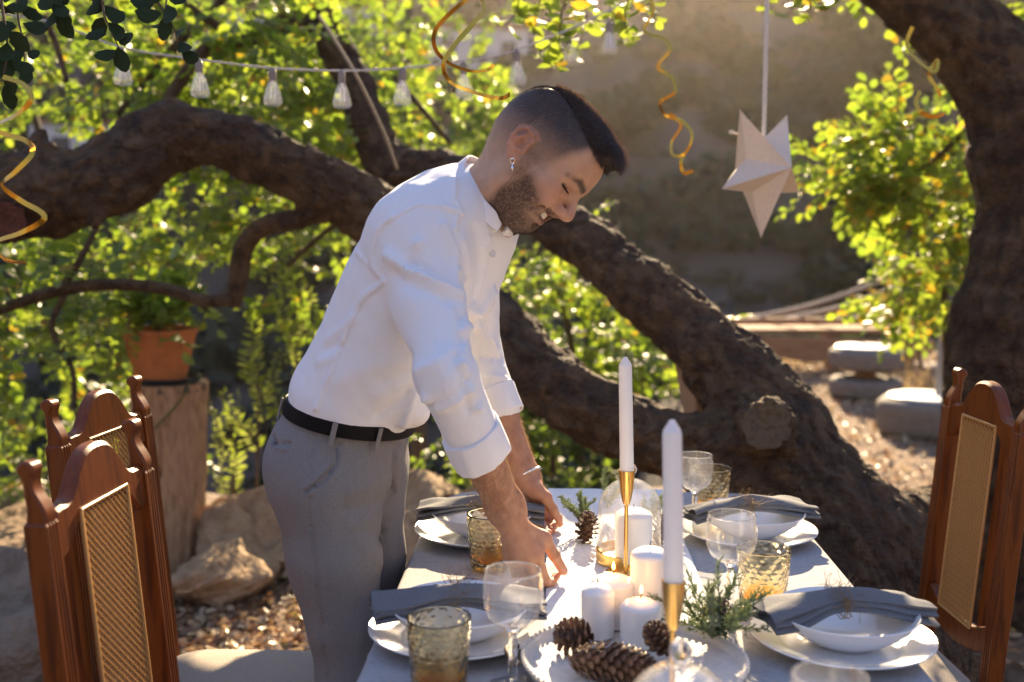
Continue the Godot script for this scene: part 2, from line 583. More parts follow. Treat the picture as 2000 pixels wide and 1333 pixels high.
func add_skin(body: Shape, part_of: Shape, col: Callable, shift := Vector3.ZERO) -> void:
	part_of.normals()
	var b := body.v.size()
	body.v.append_array(part_of.v)
	body.n.append_array(part_of.n)
	for p in part_of.v: body.c.push_back(col.call(p))
	for q in part_of.i: body.i.push_back(q + b)

func strand(s: Shape, a: Vector3, dir: Vector3, bend: Vector3, length: float, w: float) -> void:
	var side := dir.cross(Vector3(0.3, 0.5, 0.8)).normalized() * w
	var m := a + dir * length * 0.55 + bend * length * 0.15
	var e := a + dir * length + bend * length * 0.6
	var b := s.v.size()
	s.v.push_back(a - side); s.v.push_back(a + side); s.v.push_back(m + side * 0.7); s.v.push_back(m - side * 0.7); s.v.push_back(e)
	s.tri(b, b + 1, b + 2); s.tri(b, b + 2, b + 3); s.tri(b + 3, b + 2, b + 4)

func front_map(s: Shape) -> Dictionary:                  # which vertex of a finished shape lies nearest along each line of sight
	var m := {}
	for q in s.v.size():
		var w := seen_at(s.v[q])
		var key := Vector2i(int(w.x / 6.0), int(w.y / 6.0))
		if not m.has(key) or w.z < m[key].y: m[key] = Vector2(q, w.z)
	return m

func pin(s: Shape, m: Dictionary, px: float, py: float) -> int:
	var key := Vector2i(int(px / 6.0), int(py / 6.0))
	for r in 5:
		var best := Vector2(-1, 1e9)
		for y in range(-r, r + 1):
			for x in range(-r, r + 1):
				var c: Vector2 = m.get(key + Vector2i(x, y), Vector2(-1, 1e9))
				if c.y < best.y: best = c
		if best.x >= 0: return int(best.x)
	return -1

func pinned(s: Shape, m: Dictionary, lines: Array) -> Array:          # folds and seams laid on the cloth: [points..., width, height]
	var out := []
	for l in lines:
		var prev := -1
		for k in l.size() - 2:
			if l[k][0] == 0: continue
			var q := pin(s, m, l[k][0], l[k][1])
			if q >= 0 and prev >= 0: out.push_back([s.v[prev], s.v[q], l[-2], l[-1], (s.v[prev] + s.v[q]) / 2, ((s.v[prev] - s.v[q]).length() / 2 + l[-2] * 3.0) ** 2])
			prev = q
	return out

func sewn(s: Shape, lines: Array) -> void:                # seams, pocket mouths and plackets raised from the finished cloth: [points..., half width, height]
	s.normals()
	var fm := front_map(s)
	var cells := {}
	for l in lines:
		var prev := -1
		for k in l.size() - 3:
			var a := Vector2(l[k][0], l[k][1])
			var b := Vector2(l[k + 1][0], l[k + 1][1])
			var n := maxi(1, int(a.distance_to(b) / 14.0))
			for e in n + 1:
				var c := a.lerp(b, float(e) / n)
				var q := pin(s, fm, c.x, c.y)
				if q >= 0 and prev >= 0 and q != prev and s.v[q].distance_to(s.v[prev]) < 0.05:
					var lo := (s.v[q].min(s.v[prev]) - Vector3.ONE * 0.012) / 0.02
					var hi := (s.v[q].max(s.v[prev]) + Vector3.ONE * 0.012) / 0.02
					for z in range(floori(lo.z), floori(hi.z) + 1):
						for y in range(floori(lo.y), floori(hi.y) + 1):
							for x in range(floori(lo.x), floori(hi.x) + 1):
								var key := Vector3i(x, y, z)
								if not cells.has(key): cells[key] = []
								cells[key].push_back([s.v[prev], s.v[q], l[-2], l[-1]])
				if q >= 0: prev = q
	var moved := s.v.duplicate()
	for q in s.v.size():
		var here = cells.get(Vector3i((s.v[q] / 0.02).floor()))
		if here == null: continue
		var best := 0.0
		for e in here:
			var ab: Vector3 = e[1] - e[0]
			var t := clampf((s.v[q] - (e[0] as Vector3)).dot(ab) / ab.length_squared(), 0.0, 1.0)
			var d: float = (s.v[q] - (e[0] as Vector3) - ab * t).length()
			var h: float = e[3] * smoothstep(e[2] * 1.35, e[2] * 0.75, d)
			if absf(h) > absf(best): best = h
		moved[q] = s.v[q] + s.n[q] * best
	s.v = moved
	s.n.clear()

func pleats(p: Vector3, lines: Array) -> float:
	var d := 0.0
	for e in lines:
		if (p - (e[4] as Vector3)).length_squared() > e[5]: continue
		var b: float = bulge(p, e[0], e[1], e[2]) * e[3]
		if absf(b) > absf(d) or (b < 0) != (d < 0): d = b if (b < 0) == (d < 0) else d + b
	return d

func build_person() -> void:
	var yaw := deg_to_rad(15.0)
	var S := Vector3(-sin(yaw), 0, cos(yaw))             # towards his right hand
	var base := Vector3(at(668, 900, 1.93).x, 0, at(668, 900, 1.93).z)
	var man := thing("person", "smiling man in white shirt and grey trousers bending over the table to lay the runner", "person", base)
	var nz := noise(38.0, FastNoiseLite.TYPE_SIMPLEX_SMOOTH, 3, 5)
	var fine := noise(260.0, FastNoiseLite.TYPE_SIMPLEX_SMOOTH, 2, 6)
	var skin := func(p: Vector3) -> Color:
		var g := nz.get_noise_3d(p.x, p.y, p.z)
		return Color(0.47, 0.25, 0.15).lerp(Color(0.40, 0.195, 0.115), clampf(0.5 + g * 1.3, 0, 1))

	# --- where the joints are
	var neck0 := at(947, 402, 1.815)
	var r_sh := at(815, 462, 1.755)
	var r_el := at(872, 735, 1.625)
	var r_wr := at(984, 985, 1.765)
	var l_sh := at(905, 450, 2.04)
	var l_el := at(930, 690, 2.16)
	var l_wr := at(1029, 934, 2.12)

	# --- head, in its own axes
	var pitch := deg_to_rad(43.0)
	var turn := deg_to_rad(17.0)
	var fwd0 := Vector3(cos(pitch), -sin(pitch), 0)
	var up := Vector3(sin(pitch), cos(pitch), 0)
	var fwd := fwd0 * cos(turn) + Vector3(0, 0, 1) * sin(turn)
	var side := Vector3(0, 0, 1) * cos(turn) - fwd0 * sin(turn)
	var hb := Basis(fwd, up, side)
	var ho := at(1016, 301, 1.70) - side * 0.073
	var H := Transform3D(hb, ho)
	var hf := Field.new(Vector3(-0.125, -0.16, -0.1), Vector3(0.135, 0.145, 0.1), 0.0025)
	head_field(hf)
	var nk: Vector3 = H.affine_inverse() * neck0
	hf.cap(nk, Vector3(-0.012, -0.035, 0), 0.062, 0.057, 0.03)
	hf.cap(nk + Vector3(0.03, 0.0, 0), Vector3(0.012, -0.06, 0), 0.03, 0.024, 0.03)
	var hs := hf.net()
	var body := Shape.new()
	var hp := hs.v.duplicate()
	var hc := PackedColorArray()
	for p in hp:
		var c := head_color(p, nz, fine)
		var s := absf(p.z)
		# lips, inside of the mouth, lids and ears
		var lip := maxf(bulge(Vector3(p.x, p.y, s), Vector3(0.0775, -0.0557, 0), Vector3(0.0720, -0.0525, 0.016), 0.0052), bulge(Vector3(p.x, p.y, s), Vector3(0.0720, -0.0525, 0.016), Vector3(0.0525, -0.0410, 0.0370), 0.0045))
		lip = maxf(lip, 0.8 * bulge(Vector3(p.x, p.y, s), Vector3(0.0820, -0.0390, 0), Vector3(0.0745, -0.0370, 0.018), 0.0030))
		c = c.lerp(Color(0.48, 0.18, 0.14), clampf(lip * 1.3, 0, 0.85))
		if Vector3(p.x - 0.075, (p.y + 0.043) * 1.3, p.z * 0.33).length() < 0.0130 and p.x < 0.0765 - s * 0.3: c = Color(0.07, 0.02, 0.018)
		var lash := bulge(Vector3(p.x, p.y, s), Vector3(0.0860, 0.0105, 0.024), Vector3(0.0760, 0.0120, 0.048), 0.0022)
		c = c.lerp(Color(0.02, 0.014, 0.012), clampf(lash * 1.5, 0, 0.95))
		var brow := maxf(bulge(Vector3(p.x, p.y, s), Vector3(0.1, 0.0275, 0.012), Vector3(0.092, 0.033, 0.034), 0.0048), bulge(Vector3(p.x, p.y, s), Vector3(0.092, 0.033, 0.034), Vector3(0.074, 0.027, 0.054), 0.0038))
		c = c.lerp(Color(0.03, 0.02, 0.016), clampf(brow * (1.6 + 0.8 * fine.get_noise_3d(p.x, p.y, p.z)), 0, 0.9))
		var lid := exp(-((p.x - 0.086) ** 2 + (p.y - 0.013) ** 2 + (s - 0.035) ** 2) / 0.0002)
		c = c.lerp(Color(0.36, 0.18, 0.115), lid * 0.5)
		if s > 0.0745 and Vector2(p.x + 0.010, p.y - 0.013).length() < 0.032: c = c.lerp(Color(0.56, 0.25, 0.16), 0.5)
		for spot in [Vector3(0.078, -0.006, 0.05), Vector3(0.086, -0.003, 0.04), Vector3(0.072, -0.022, 0.056)]:
			if (Vector3(p.x, p.y, p.z) - spot).length() < 0.0017: c = c.lerp(Color(0.09, 0.045, 0.03), 0.7)
		hc.push_back(c)
	for q in hs.v.size(): hs.v[q] = H * hs.v[q]
	hs.normals()
	body.v.append_array(hs.v); body.n.append_array(hs.n); body.c.append_array(hc); body.i.append_array(hs.i)

	# --- forearms and hands
	for right in [true, false]:
		var el := r_el if right else l_el
		var wr := r_wr if right else l_wr
		var lo := el.min(wr)
		var hi := el.max(wr)
		var pts := {}
		if right:
			pts = {"t": [at(1010, 1030, 1.775), at(1063, 1052, 1.785), at(1083, 1086, 1.80), at(1101, 1116, 1.815)],
				"i": [at(1047, 1085, 1.765), at(1064, 1134, 1.785), at(1075, 1142, 1.80), at(1086, 1126, 1.818)],
				"m": [at(1029, 1094, 1.757), at(1047, 1139, 1.79), at(1062, 1142, 1.815), at(1078, 1130, 1.835)],
				"r": [at(1012, 1098, 1.76), at(1026, 1136, 1.80), at(1044, 1140, 1.83), at(1064, 1130, 1.85)],
				"p": [at(997, 1094, 1.77), at(1008, 1124, 1.81), at(1024, 1130, 1.835), at(1044, 1126, 1.855)]}
		else:
			pts = {"t": [at(1044, 958, 2.095), at(1065, 972, 2.085), at(1079, 994, 2.09), at(1092, 1017, 2.11)],
				"i": [at(1064, 988, 2.165), at(1082, 1003, 2.16), at(1090, 1012, 2.145), at(1093, 1024, 2.125)],
				"m": [at(1053, 996, 2.155), at(1071, 1018, 2.15), at(1081, 1024, 2.13), at(1082, 1030, 2.11)],
				"r": [at(1044, 1001, 2.14), at(1060, 1026, 2.13), at(1071, 1032, 2.115), at(1079, 1037, 2.10)],
				"p": [at(1037, 1003, 2.12), at(1051, 1029, 2.105), at(1062, 1036, 2.09), at(1073, 1041, 2.08)]}
		for key in pts:
			for p in pts[key]:
				lo = lo.min(p); hi = hi.max(p)
		var k := Field.new(lo - Vector3.ONE * 0.055, hi + Vector3.ONE * 0.035, 0.003)
		var across: Vector3 = (pts.i[0] - pts.p[0]).normalized()
		var ax := (wr - el).normalized()
		var wide := (across - ax * across.dot(ax)).normalized()
		var mid := el.lerp(wr, 0.42)
		k.cap(el, mid, 0.033, 0.0335, 0.02)
		k.cap(mid, wr, 0.0335, 0.0235, 0.03, wide, 1.08, 1.25)
		var heel: Vector3 = wr.lerp(pts.m[0], 0.22)
		k.cap(wr, heel, 0.0225, 0.019, 0.02, wide, 1.28, 1.6)
		for key in ["i", "m", "r", "p"]:
			k.cap(heel.lerp(pts[key][0], 0.1), pts[key][0], 0.0135, 0.0105, 0.014)
		finger(k, pts.i, 0.0098, 0.0072)
		finger(k, pts.m, 0.0100, 0.0072)
		finger(k, pts.r, 0.0095, 0.0068)
		finger(k, pts.p, 0.0082, 0.0060)
		k.cap(heel, pts.t[0], 0.018, 0.0165, 0.016)
		k.cap(pts.t[0], pts.t[1], 0.0165, 0.0115, 0.012)
		k.cap(pts.t[1], pts.i[0], 0.0095, 0.010, 0.012)
		finger(k, pts.t.slice(1), 0.0108, 0.0076)
		for q in 4:                                      # sinews over the back of the hand
			k.cap(heel, pts[["i", "m", "r", "p"][q]][0], 0.012, 0.0115, 0.006)
		var hand := k.net()
		add_skin(body, hand, func(p: Vector3) -> Color:
			var c: Color = skin.call(p)
			var tip := 0.0
			for key in pts:
				var e: Array = pts[key]
				tip = maxf(tip, bulge(p, e[-1], e[-1], 0.016))
				tip = maxf(tip, 0.5 * bulge(p, e[1], e[1], 0.012))
			c = c.lerp(Color(0.56, 0.25, 0.17), tip * 0.8)
			if right:
				var nail: Vector3 = pts.t[3] + Vector3(0.004, 0.006, 0.005)
				if (p - nail).length() < 0.008: c = Color(0.5, 0.27, 0.2)
			var hair := ss(0.05, -0.02, (p - wr).dot(ax)) * (0.25 if right else 0.08)
			return c.lerp(Color(0.07, 0.045, 0.03), clampf(hair * (0.8 + 1.4 * fine.get_noise_3d(p.x * 0.6, p.y * 0.25, p.z * 0.6)), 0, 0.6)))

	# --- the rest of the body under the clothes
	var bf := Field.new(Vector3(base.x - 0.34, 0.0, base.z - 0.36), Vector3(base.x + 0.42, 1.48, base.z + 0.40), 0.016)
	var spine := [[at(680, 850, 1.93), 0.085, 1.6], [at(700, 770, 1.92), 0.085, 1.55], [at(760, 665, 1.905), 0.092, 1.5], [at(825, 550, 1.89), 0.1, 1.5], [at(880, 465, 1.87), 0.085, 1.7]]
	for q in spine.size() - 1:
		bf.cap(spine[q][0], spine[q + 1][0], spine[q][1], spine[q + 1][1], 0.04, S, spine[q][2], spine[q + 1][2])
	bf.cap(at(890, 450, 1.86), neck0, 0.07, 0.055, 0.05)
	bf.cap(at(890, 450, 1.86), r_sh, 0.06, 0.05, 0.05)
	bf.cap(at(890, 450, 1.86), l_sh, 0.06, 0.05, 0.05)
	bf.cap(r_sh, r_el, 0.046, 0.036, 0.03)
	bf.cap(l_sh, l_el, 0.046, 0.036, 0.03)
	bf.cap(r_el, r_el.lerp(r_wr, 0.35), 0.036, 0.033, 0.03)
	bf.cap(l_el, l_el.lerp(l_wr, 0.35), 0.036, 0.033, 0.03)
	for right in [true, false]:
		var hip := at(645, 930, 1.86) if right else at(702, 925, 2.0)
		var kn := at(688, 1335, 1.88) if right else at(712, 1310, 2.04)
		var an := Vector3(kn.x - 0.05, 0.09, kn.z)
		bf.cap(hip, kn, 0.064, 0.046, 0.04)
		bf.cap(kn, an, 0.048, 0.034, 0.04)
		bf.cap(an - Vector3(0, 0.045, 0), an + Vector3(0.14, -0.055, 0.03), 0.036, 0.03, 0.03)
	var inner := bf.net()
	add_skin(body, inner, skin)
	part("body", body.mesh(true, base), skin_material(), man)
	person_head_parts(man, base, H, hs)
	person_clothes(man, base, S, neck0, r_sh, r_el, r_wr, l_sh, l_el, l_wr)
	arm_hair(man, base, r_el, r_wr, l_el, l_wr)

func arm_hair(man: Node3D, base: Vector3, r_el: Vector3, r_wr: Vector3, l_el: Vector3, l_wr: Vector3) -> void:
	var m := leaf_material(0.16, 0.085, 0.04, Color(0.5, 0.3, 0.14), 0.4)
	var s := Shape.new()
	rng.seed = 41
	for arm in [[r_el, r_wr, 1500], [l_el, l_wr, 900]]:
		var ax: Vector3 = (arm[1] - arm[0]).normalized()
		var s1 := ax.cross(Vector3(0, 0, 1)).normalized()
		var s2 := ax.cross(s1)
		for q in arm[2]:
			var t := rng.randf_range(0.42, 1.06)
			var a := rng.randf() * TAU
			var r := lerpf(0.0345, 0.0245, clampf((t - 0.42) / 0.58, 0, 1))
			var d := s1 * cos(a) + s2 * sin(a)
			strand(s, (arm[0] as Vector3).lerp(arm[1], t) + d * r, (d * rng.randf_range(0.35, 0.8) + ax * 0.8).normalized(), Vector3(rng.randf_range(-0.3, 0.3), -0.3, rng.randf_range(-0.3, 0.3)), rng.randf_range(0.006, 0.013), 0.00022)
	var o := part("arm_hair", s.mesh(true, base), m, man)
	o.set_meta("kind", "stuff")

func person_head_parts(man: Node3D, base: Vector3, H: Transform3D, hs: Shape) -> void:
	rng.seed = 77
	# the long hair on top, brushed forward into a quiff
	var k := Field.new(Vector3(-0.12, 0.05, -0.075), Vector3(0.14, 0.17, 0.075), 0.003)
	k.ell(Vector3(-0.004, 0.067, 0), Vector3(0.085, 0.071, 0.055), 0.01)
	k.ell(Vector3(0.045, 0.082, 0), Vector3(0.058, 0.050, 0.052), 0.02)
	k.cap(Vector3(0.090, 0.101, 0.024), Vector3(0.090, 0.101, -0.024), 0.016, 0.016, 0.018)
	k.flat(Vector3(0.0, 0.109, 0), Vector3(-0.34, -0.94, 0).normalized())
	k.ell(Vector3(-0.033, 0.0665, 0), Vector3(0.0525, 0.0565, 0.047), 0.022)
	k.flat(Vector3(0.0, 0.092, 0), Vector3(-0.12, -0.99, 0).normalized())
	var s := k.net()
	var fz := noise(150.0, FastNoiseLite.TYPE_SIMPLEX_SMOOTH, 2, 9)
	s.normals()
	var tuft := Shape.new()
	for q in s.v.size():
		var p := s.v[q]
		var nn := s.n[q]
		var g := fz.get_noise_3d(p.x * 0.55, p.y, p.z * 1.3)
		s.v[q] = p + nn * (g * 0.003)
		if p.y > 0.079 and nn.y > -0.2:
			for e in 5:
				var ahead := clampf((p.x + 0.02) / 0.11, 0.0, 1.0)
				var d := (nn * rng.randf_range(0.35, 1.0) + Vector3(0.35 + 0.9 * ahead, 0.25 - 0.3 * ahead, 0) + Vector3(rng.randf_range(-0.4, 0.4), rng.randf_range(-0.3, 0.3), rng.randf_range(-0.5, 0.5))).normalized()
				strand(tuft, p - nn * 0.002, d, Vector3(0.4 * ahead, -0.5 * ahead, rng.randf_range(-0.3, 0.3)), rng.randf_range(0.003, 0.008 + 0.010 * ahead * ahead) * (1.0 if rng.randf() < 0.93 else 1.7), 0.00026)
		if p.y < maxf(0.109 - 0.36 * p.x, 0.0) + 0.010 and absf(p.z) > 0.015 and p.x > -0.075:
			for e in 5:
				strand(tuft, p + nn * 0.0005, (nn * rng.randf_range(0.0, 0.4) + Vector3(rng.randf_range(-0.2, 0.8), -1.0, 0)).normalized(), Vector3.ZERO, rng.randf_range(0.003, 0.009), 0.00028)
	for sh in [s, tuft]:
		for q in sh.v.size(): sh.v[q] = H * sh.v[q]
	s.n.clear()
	var hm := mat(0.020, 0.013, 0.010, 0.62)
	hm.metallic_specular = 0.3
	var hair := part("hair", s.mesh(true, base), hm, man)
	var tuft_mat := leaf_material(0.022, 0.014, 0.010, Color(0.09, 0.05, 0.028), 0.55)
	var t := part("hair_tufts", tuft.mesh(true, base), tuft_mat, hair)
	t.set_meta("kind", "stuff")
	var fuzz := Shape.new()
	var inv := H.affine_inverse()
	for q in hs.v.size():
		var p: Vector3 = inv * hs.v[q]
		if p.y < 0.05 or p.x > 0.055 - absf(p.z) * 0.2 or rng.randf() > 0.9: continue
		var up := ss(0.05, 0.115, p.y)
		var nn := hs.n[q]
		for e in 2:
			strand(fuzz, hs.v[q] + H.basis * Vector3(rng.randf_range(-0.001, 0.001), rng.randf_range(-0.001, 0.001), rng.randf_range(-0.001, 0.001)), (nn + Vector3(rng.randf_range(-0.5, 0.5), rng.randf_range(-0.5, 0.5), rng.randf_range(-0.5, 0.5)) + fuzz_lean(H)).normalized(), Vector3.ZERO, lerpf(0.0012, 0.0045, up * up), 0.00022)
	var fo := part("clipped_hair", fuzz.mesh(true, base), hm, hair)
	fo.set_meta("kind", "stuff")
	# stubble
	var beard := Shape.new()
	for q in hs.v.size():
		var p: Vector3 = inv * hs.v[q]
		if p.y > -0.012 or p.x < 0.012 or p.y < -0.10: continue
		var cheek := -0.012 - 0.55 * maxf(p.x - 0.035, 0.0)
		var lip := p.y > -0.0375 and p.y < -0.0285 and p.x > 0.060 and absf(p.z) < 0.036
		if not lip and (p.y > cheek or rng.randf() > 0.8): continue
		if not lip and absf(p.y + 0.046) < 0.013 and p.x > 0.058: continue
		strand(beard, hs.v[q], (hs.n[q] * 0.7 + H.basis * Vector3(0.5, -0.8, 0) + Vector3(rng.randf_range(-0.4, 0.4), rng.randf_range(-0.4, 0.4), rng.randf_range(-0.4, 0.4))).normalized(), Vector3.ZERO, rng.randf_range(0.002, 0.0042), 0.0002)
	var bo := part("stubble", beard.mesh(true, base), hm, man)
	bo.set_meta("kind", "stuff")
	# brows
	for sd: float in [1.0, -1.0]:
		var b := Shape.new()
		for q in 150:
			var u := rng.randf()
			var p := Vector3(lerpf(0.1005, 0.083, u), 0.0265 + 0.008 * sin(u * 2.4) - 0.003 * u + rng.randf_range(-0.0032, 0.0032) * (1.1 - 0.75 * u), lerpf(0.011, 0.047, u) * sd)
			strand(b, p, Vector3(-0.45, 0.25, 0.8 * sd).normalized(), Vector3(0, -0.2, 0), 0.008, 0.00045)
		for q in b.v.size(): b.v[q] = H * b.v[q]
		part("eyebrow", b.mesh(true, base), hm, man)
		var l := Shape.new()
		for q in 30:
			var u := q / 29.0
			var p := Vector3(lerpf(0.0860, 0.0765, u), lerpf(0.0100, 0.0113, u), lerpf(0.025, 0.0475, u) * sd)
			strand(l, p, Vector3(0.75, -0.62, 0.25 * sd).normalized(), Vector3(0.1, 0.3, 0), 0.0085, 0.0004)
		for q in l.v.size(): l.v[q] = H * l.v[q]
		part("eyelashes", l.mesh(true, base), hm, man)
	# upper teeth, one by one
	var tm := mat(0.78, 0.74, 0.66, 0.22)
	for q in 10:
		var a := (q - 4.5) * 0.0067
		var w := absf(a)
		var tooth := Shape.new()
		tooth.soft_box(Vector3(0.0774 - w * w * 17.0, -0.0427 + w * w * 5.0, a), Vector3(0.005, 0.0125 - w * 0.08, 0.0064), 0.0014, Basis(Vector3.UP, -a * 28.0))
		for e in tooth.v.size(): tooth.v[e] = H * tooth.v[e]
		part("tooth", tooth.mesh(true, base), tm, man)
	# ear-ring: a small hoop with a drop
	var silver := mat(0.82, 0.83, 0.85, 0.18, 1.0)
	var lobe: Vector3 = H * Vector3(-0.002, -0.014, 0.080)
	var er := Shape.new()
	var loop := []
	for q in 17:
		var a := TAU * q / 16
		loop.push_back(lobe + Vector3(cos(a) * 0.0034, sin(a) * 0.0042 - 0.0034, sin(a) * 0.0015))
	er.tube(loop, [0.0011], 6)
	er.lathe([Vector2(0.0003, -0.021), Vector2(0.0024, -0.0165), Vector2(0.0026, -0.0145), Vector2(0.0008, -0.0095), Vector2(0.0005, -0.0075)], 8, lobe)
	part("earring", er.creased(50, base), silver, man)

func fuzz_lean(H: Transform3D) -> Vector3:
	return H.basis * Vector3(0.5, -0.1, 0)

func person_clothes(man: Node3D, base: Vector3, S: Vector3, neck0: Vector3, r_sh: Vector3, r_el: Vector3, r_wr: Vector3, l_sh: Vector3, l_el: Vector3, l_wr: Vector3) -> void:
	var white := mat(0.77, 0.775, 0.80, 0.85)
	white.rim_enabled = true
	white.rim = 0.25
	var weave := noise(0.3, FastNoiseLite.TYPE_CELLULAR, 1, 3)
	white.heightmap_enabled = true
	white.heightmap_texture = grey_map(weave, 256)
	white.heightmap_scale = 0.03
	white.uv1_triplanar = true
	white.uv1_scale = Vector3.ONE * 9.0
	# --- shirt
	var k := Field.new(Vector3(-0.42, 0.99, -2.30), Vector3(0.04, 1.50, -1.52), 0.006)
	var st := [[at(690, 812, 1.925), 0.098, 1.52], [at(700, 768, 1.92), 0.102, 1.54], [at(750, 690, 1.91), 0.106, 1.54], [at(798, 610, 1.90), 0.117, 1.5], [at(836, 535, 1.885), 0.116, 1.55], [at(872, 462, 1.865), 0.102, 1.7], [at(922, 412, 1.835), 0.074, 1.5]]
	for q in st.size() - 1:
		k.cap(st[q][0], st[q + 1][0], st[q][1], st[q + 1][1], 0.03, S, st[q][2], st[q + 1][2])
	k.cap(at(880, 442, 1.84), r_sh, 0.082, 0.068, 0.05)
	k.cap(at(900, 440, 1.88), l_sh, 0.085, 0.070, 0.05)
	var r_mid := at(838, 605, 1.685)
	k.cap(r_sh, r_mid, 0.068, 0.0515, 0.03)
	k.cap(r_mid, r_el, 0.0515, 0.0455, 0.02)
	var r_cuff := r_el.lerp(r_wr, 0.53)
	k.cap(r_el, r_cuff, 0.0465, 0.0425, 0.02)
	var l_cuff := l_el.lerp(l_wr, 0.44)
	k.cap(l_sh, l_el, 0.066, 0.048, 0.03)
	k.cap(l_el, l_cuff, 0.048, 0.044, 0.02)
	k.cap(at(800, 770, 1.845), at(812, 806, 1.845), 0.028, 0.022, 0.05)      # the blouse of cloth over the belt in front
	# open at waist, neck and cuffs
	k.flat(at(688, 815, 1.925), Vector3(-0.25, -0.968, 0))
	var s := k.net()
	s.normals()
	var fm := front_map(s)
	var folds := pinned(s, fm, [
		[[757, 498], [800, 530], [850, 556], [892, 572], 0.010, 0.010], [[812, 478], [850, 500], [888, 532], 0.010, 0.008], [[800, 515], [850, 536], [886, 552], 0.008, -0.008], [[770, 535], [820, 560], [870, 585], 0.011, -0.005],
		[[866, 440], [893, 500], [888, 560], 0.009, 0.006], [[740, 545], [780, 620], [800, 690], 0.012, -0.004], [[828, 775], [870, 750], [905, 712], 0.008, 0.009], [[836, 795], [880, 770], [912, 738], 0.007, -0.007],
		[[850, 800], [890, 785], [918, 765], 0.008, 0.006], [[815, 725], [850, 715], [900, 680], 0.010, 0.006], [[905, 690], [915, 745], [930, 800], 0.007, 0.007], [[893, 700], [900, 750], [915, 800], 0.008, -0.005], [[880, 600], [893, 650], [903, 700], 0.008, 0.004],
		[[640, 660], [665, 645], [690, 620], 0.009, 0.003], [[632, 680], [660, 668], [684, 640], 0.008, -0.003], [[622, 710], [650, 696], [672, 670], 0.009, 0.003], [[660, 745], [720, 715], [780, 705], 0.022, 0.004],
		[[680, 790], [740, 770], [795, 745], 0.018, 0.004], [[740, 810], [780, 785], [803, 765], 0.010, -0.006], [[790, 830], [800, 800], [806, 770], 0.008, 0.006], [[930, 450], [945, 510], [930, 580], 0.014, -0.004], [[905, 470], [915, 540], [905, 600], 0.012, 0.004],
		[[935, 640], [960, 665], [975, 690], 0.008, 0.005], [[925, 690], [950, 700], [978, 700], 0.008, -0.006], [[925, 730], [955, 735], [985, 740], 0.008, 0.005], [[770, 385], [820, 368], [880, 350], 0.02, 0.003],
		[[965, 575], [935, 615], [905, 652], 0.010, 0.010], [[905, 652], [890, 690], [0, 0], 0.008, -0.004]])
	var seams := pinned(s, fm, [
		[[882, 352], [884, 385], [905, 418], 0.0055, 0.0035], [[905, 418], [862, 400], [812, 399], [765, 420], [735, 455], [722, 490], [720, 515], [748, 548], 0.0060, 0.0042], [[748, 548], [715, 572], [690, 610], [670, 660], [650, 710], [634, 750], [616, 800], 0.0055, 0.0036],
		[[688, 480], [705, 505], [722, 522], 0.005, 0.002], [[905, 418], [893, 428], [888, 445], 0.005, 0.003], [[842, 600], [850, 700], [872, 800], 0.004, 0.0012], [[950, 470], [945, 540], [905, 640], 0.004, 0.002]])
	var soft := noise(14.0, FastNoiseLite.TYPE_SIMPLEX_SMOOTH, 3, 21)
	var drag := noise(7.0, FastNoiseLite.TYPE_SIMPLEX_SMOOTH, 2, 22)
	for q in s.v.size():
		var p := s.v[q]
		var d := soft.get_noise_3d(p.x * 1.4, p.y * 0.8, p.z) * 0.0008 + drag.get_noise_3d(p.x * 3.0 + p.y * 2.0, p.y, p.z) * 0.0012
		d += pleats(p, folds) * 1.25 + pleats(p, seams)
		s.v[q] = p + s.n[q] * d
	s.finer()
	sewn(s, [
		[[882, 352], [884, 385], [905, 418], [868, 402], [838, 397], [812, 399], [788, 408], [765, 420], [748, 437], [735, 455], [726, 478], [720, 500], [726, 525], [748, 548], 0.0042, 0.0026],
		[[748, 548], [730, 560], [715, 572], [700, 590], [690, 610], [670, 660], [650, 710], [634, 750], [616, 797], 0.0045, 0.0026], [[688, 480], [705, 505], [722, 522], 0.0030, 0.0016], [[905, 418], [893, 430], [888, 448], 0.0030, 0.0016],
		[[958, 462], [948, 520], [930, 590], [905, 645], 0.0050, 0.0022], [[848, 610], [856, 700], [880, 800], 0.0022, 0.0010], [[940, 640], [960, 700], [975, 745], 0.0030, 0.0016], [[780, 386], [786, 372], [790, 352], 0.0030, 0.0014]])
	s.n.clear()
	var shirt := part("shirt", s.mesh(true, base), white, man)
	# --- rolled cuffs
	for side in [0, 1]:
		var el := l_el if side else r_el
		var wr := l_wr if side else r_wr
		var ax := (wr - el).normalized()
		var a := (l_cuff if side else r_cuff)
		var e1 := ax.cross(Vector3(0, 0, 1)).normalized()
		var e2 := ax.cross(e1)
		var c := Shape.new()
		var prof := [Vector2(0.034, -0.030), Vector2(0.0465, -0.036), Vector2(0.0500, -0.032), Vector2(0.0485, 0.010), Vector2(0.0485, 0.020), Vector2(0.0470, 0.024), Vector2(0.0445, 0.022), Vector2(0.043, 0.0)]
		var wob := noise(3.0, FastNoiseLite.TYPE_SIMPLEX_SMOOTH, 2, 31 + side)
		c.lathe(prof, 40, a, Basis(e1, ax, e2))
		for q in c.v.size():
			var w := c.v[q] - a
			var t := w.dot(ax)
			c.v[q] += (w - ax * t) * wob.get_noise_2d(atan2(w.dot(e1), w.dot(e2)) * 0.5, t * 8.0) * 0.08 + ax * (0.006 * sin(atan2(w.dot(e1), w.dot(e2)) * 1.0 + 0.6))
		part("cuff", c.mesh(true, base), white, shirt)
	# --- collar band, open at the throat
	var ca := at(918, 331, 1.865)
	var cb := at(979, 447, 1.755)
	var cm := ca.lerp(cb, 0.5)
	var e1 := (cb - ca) * 0.5
	var nrm := (at(1003, 330, 1.79) - at(948, 392, 1.81))
	nrm = (nrm - e1.normalized() * nrm.dot(e1.normalized())).normalized()
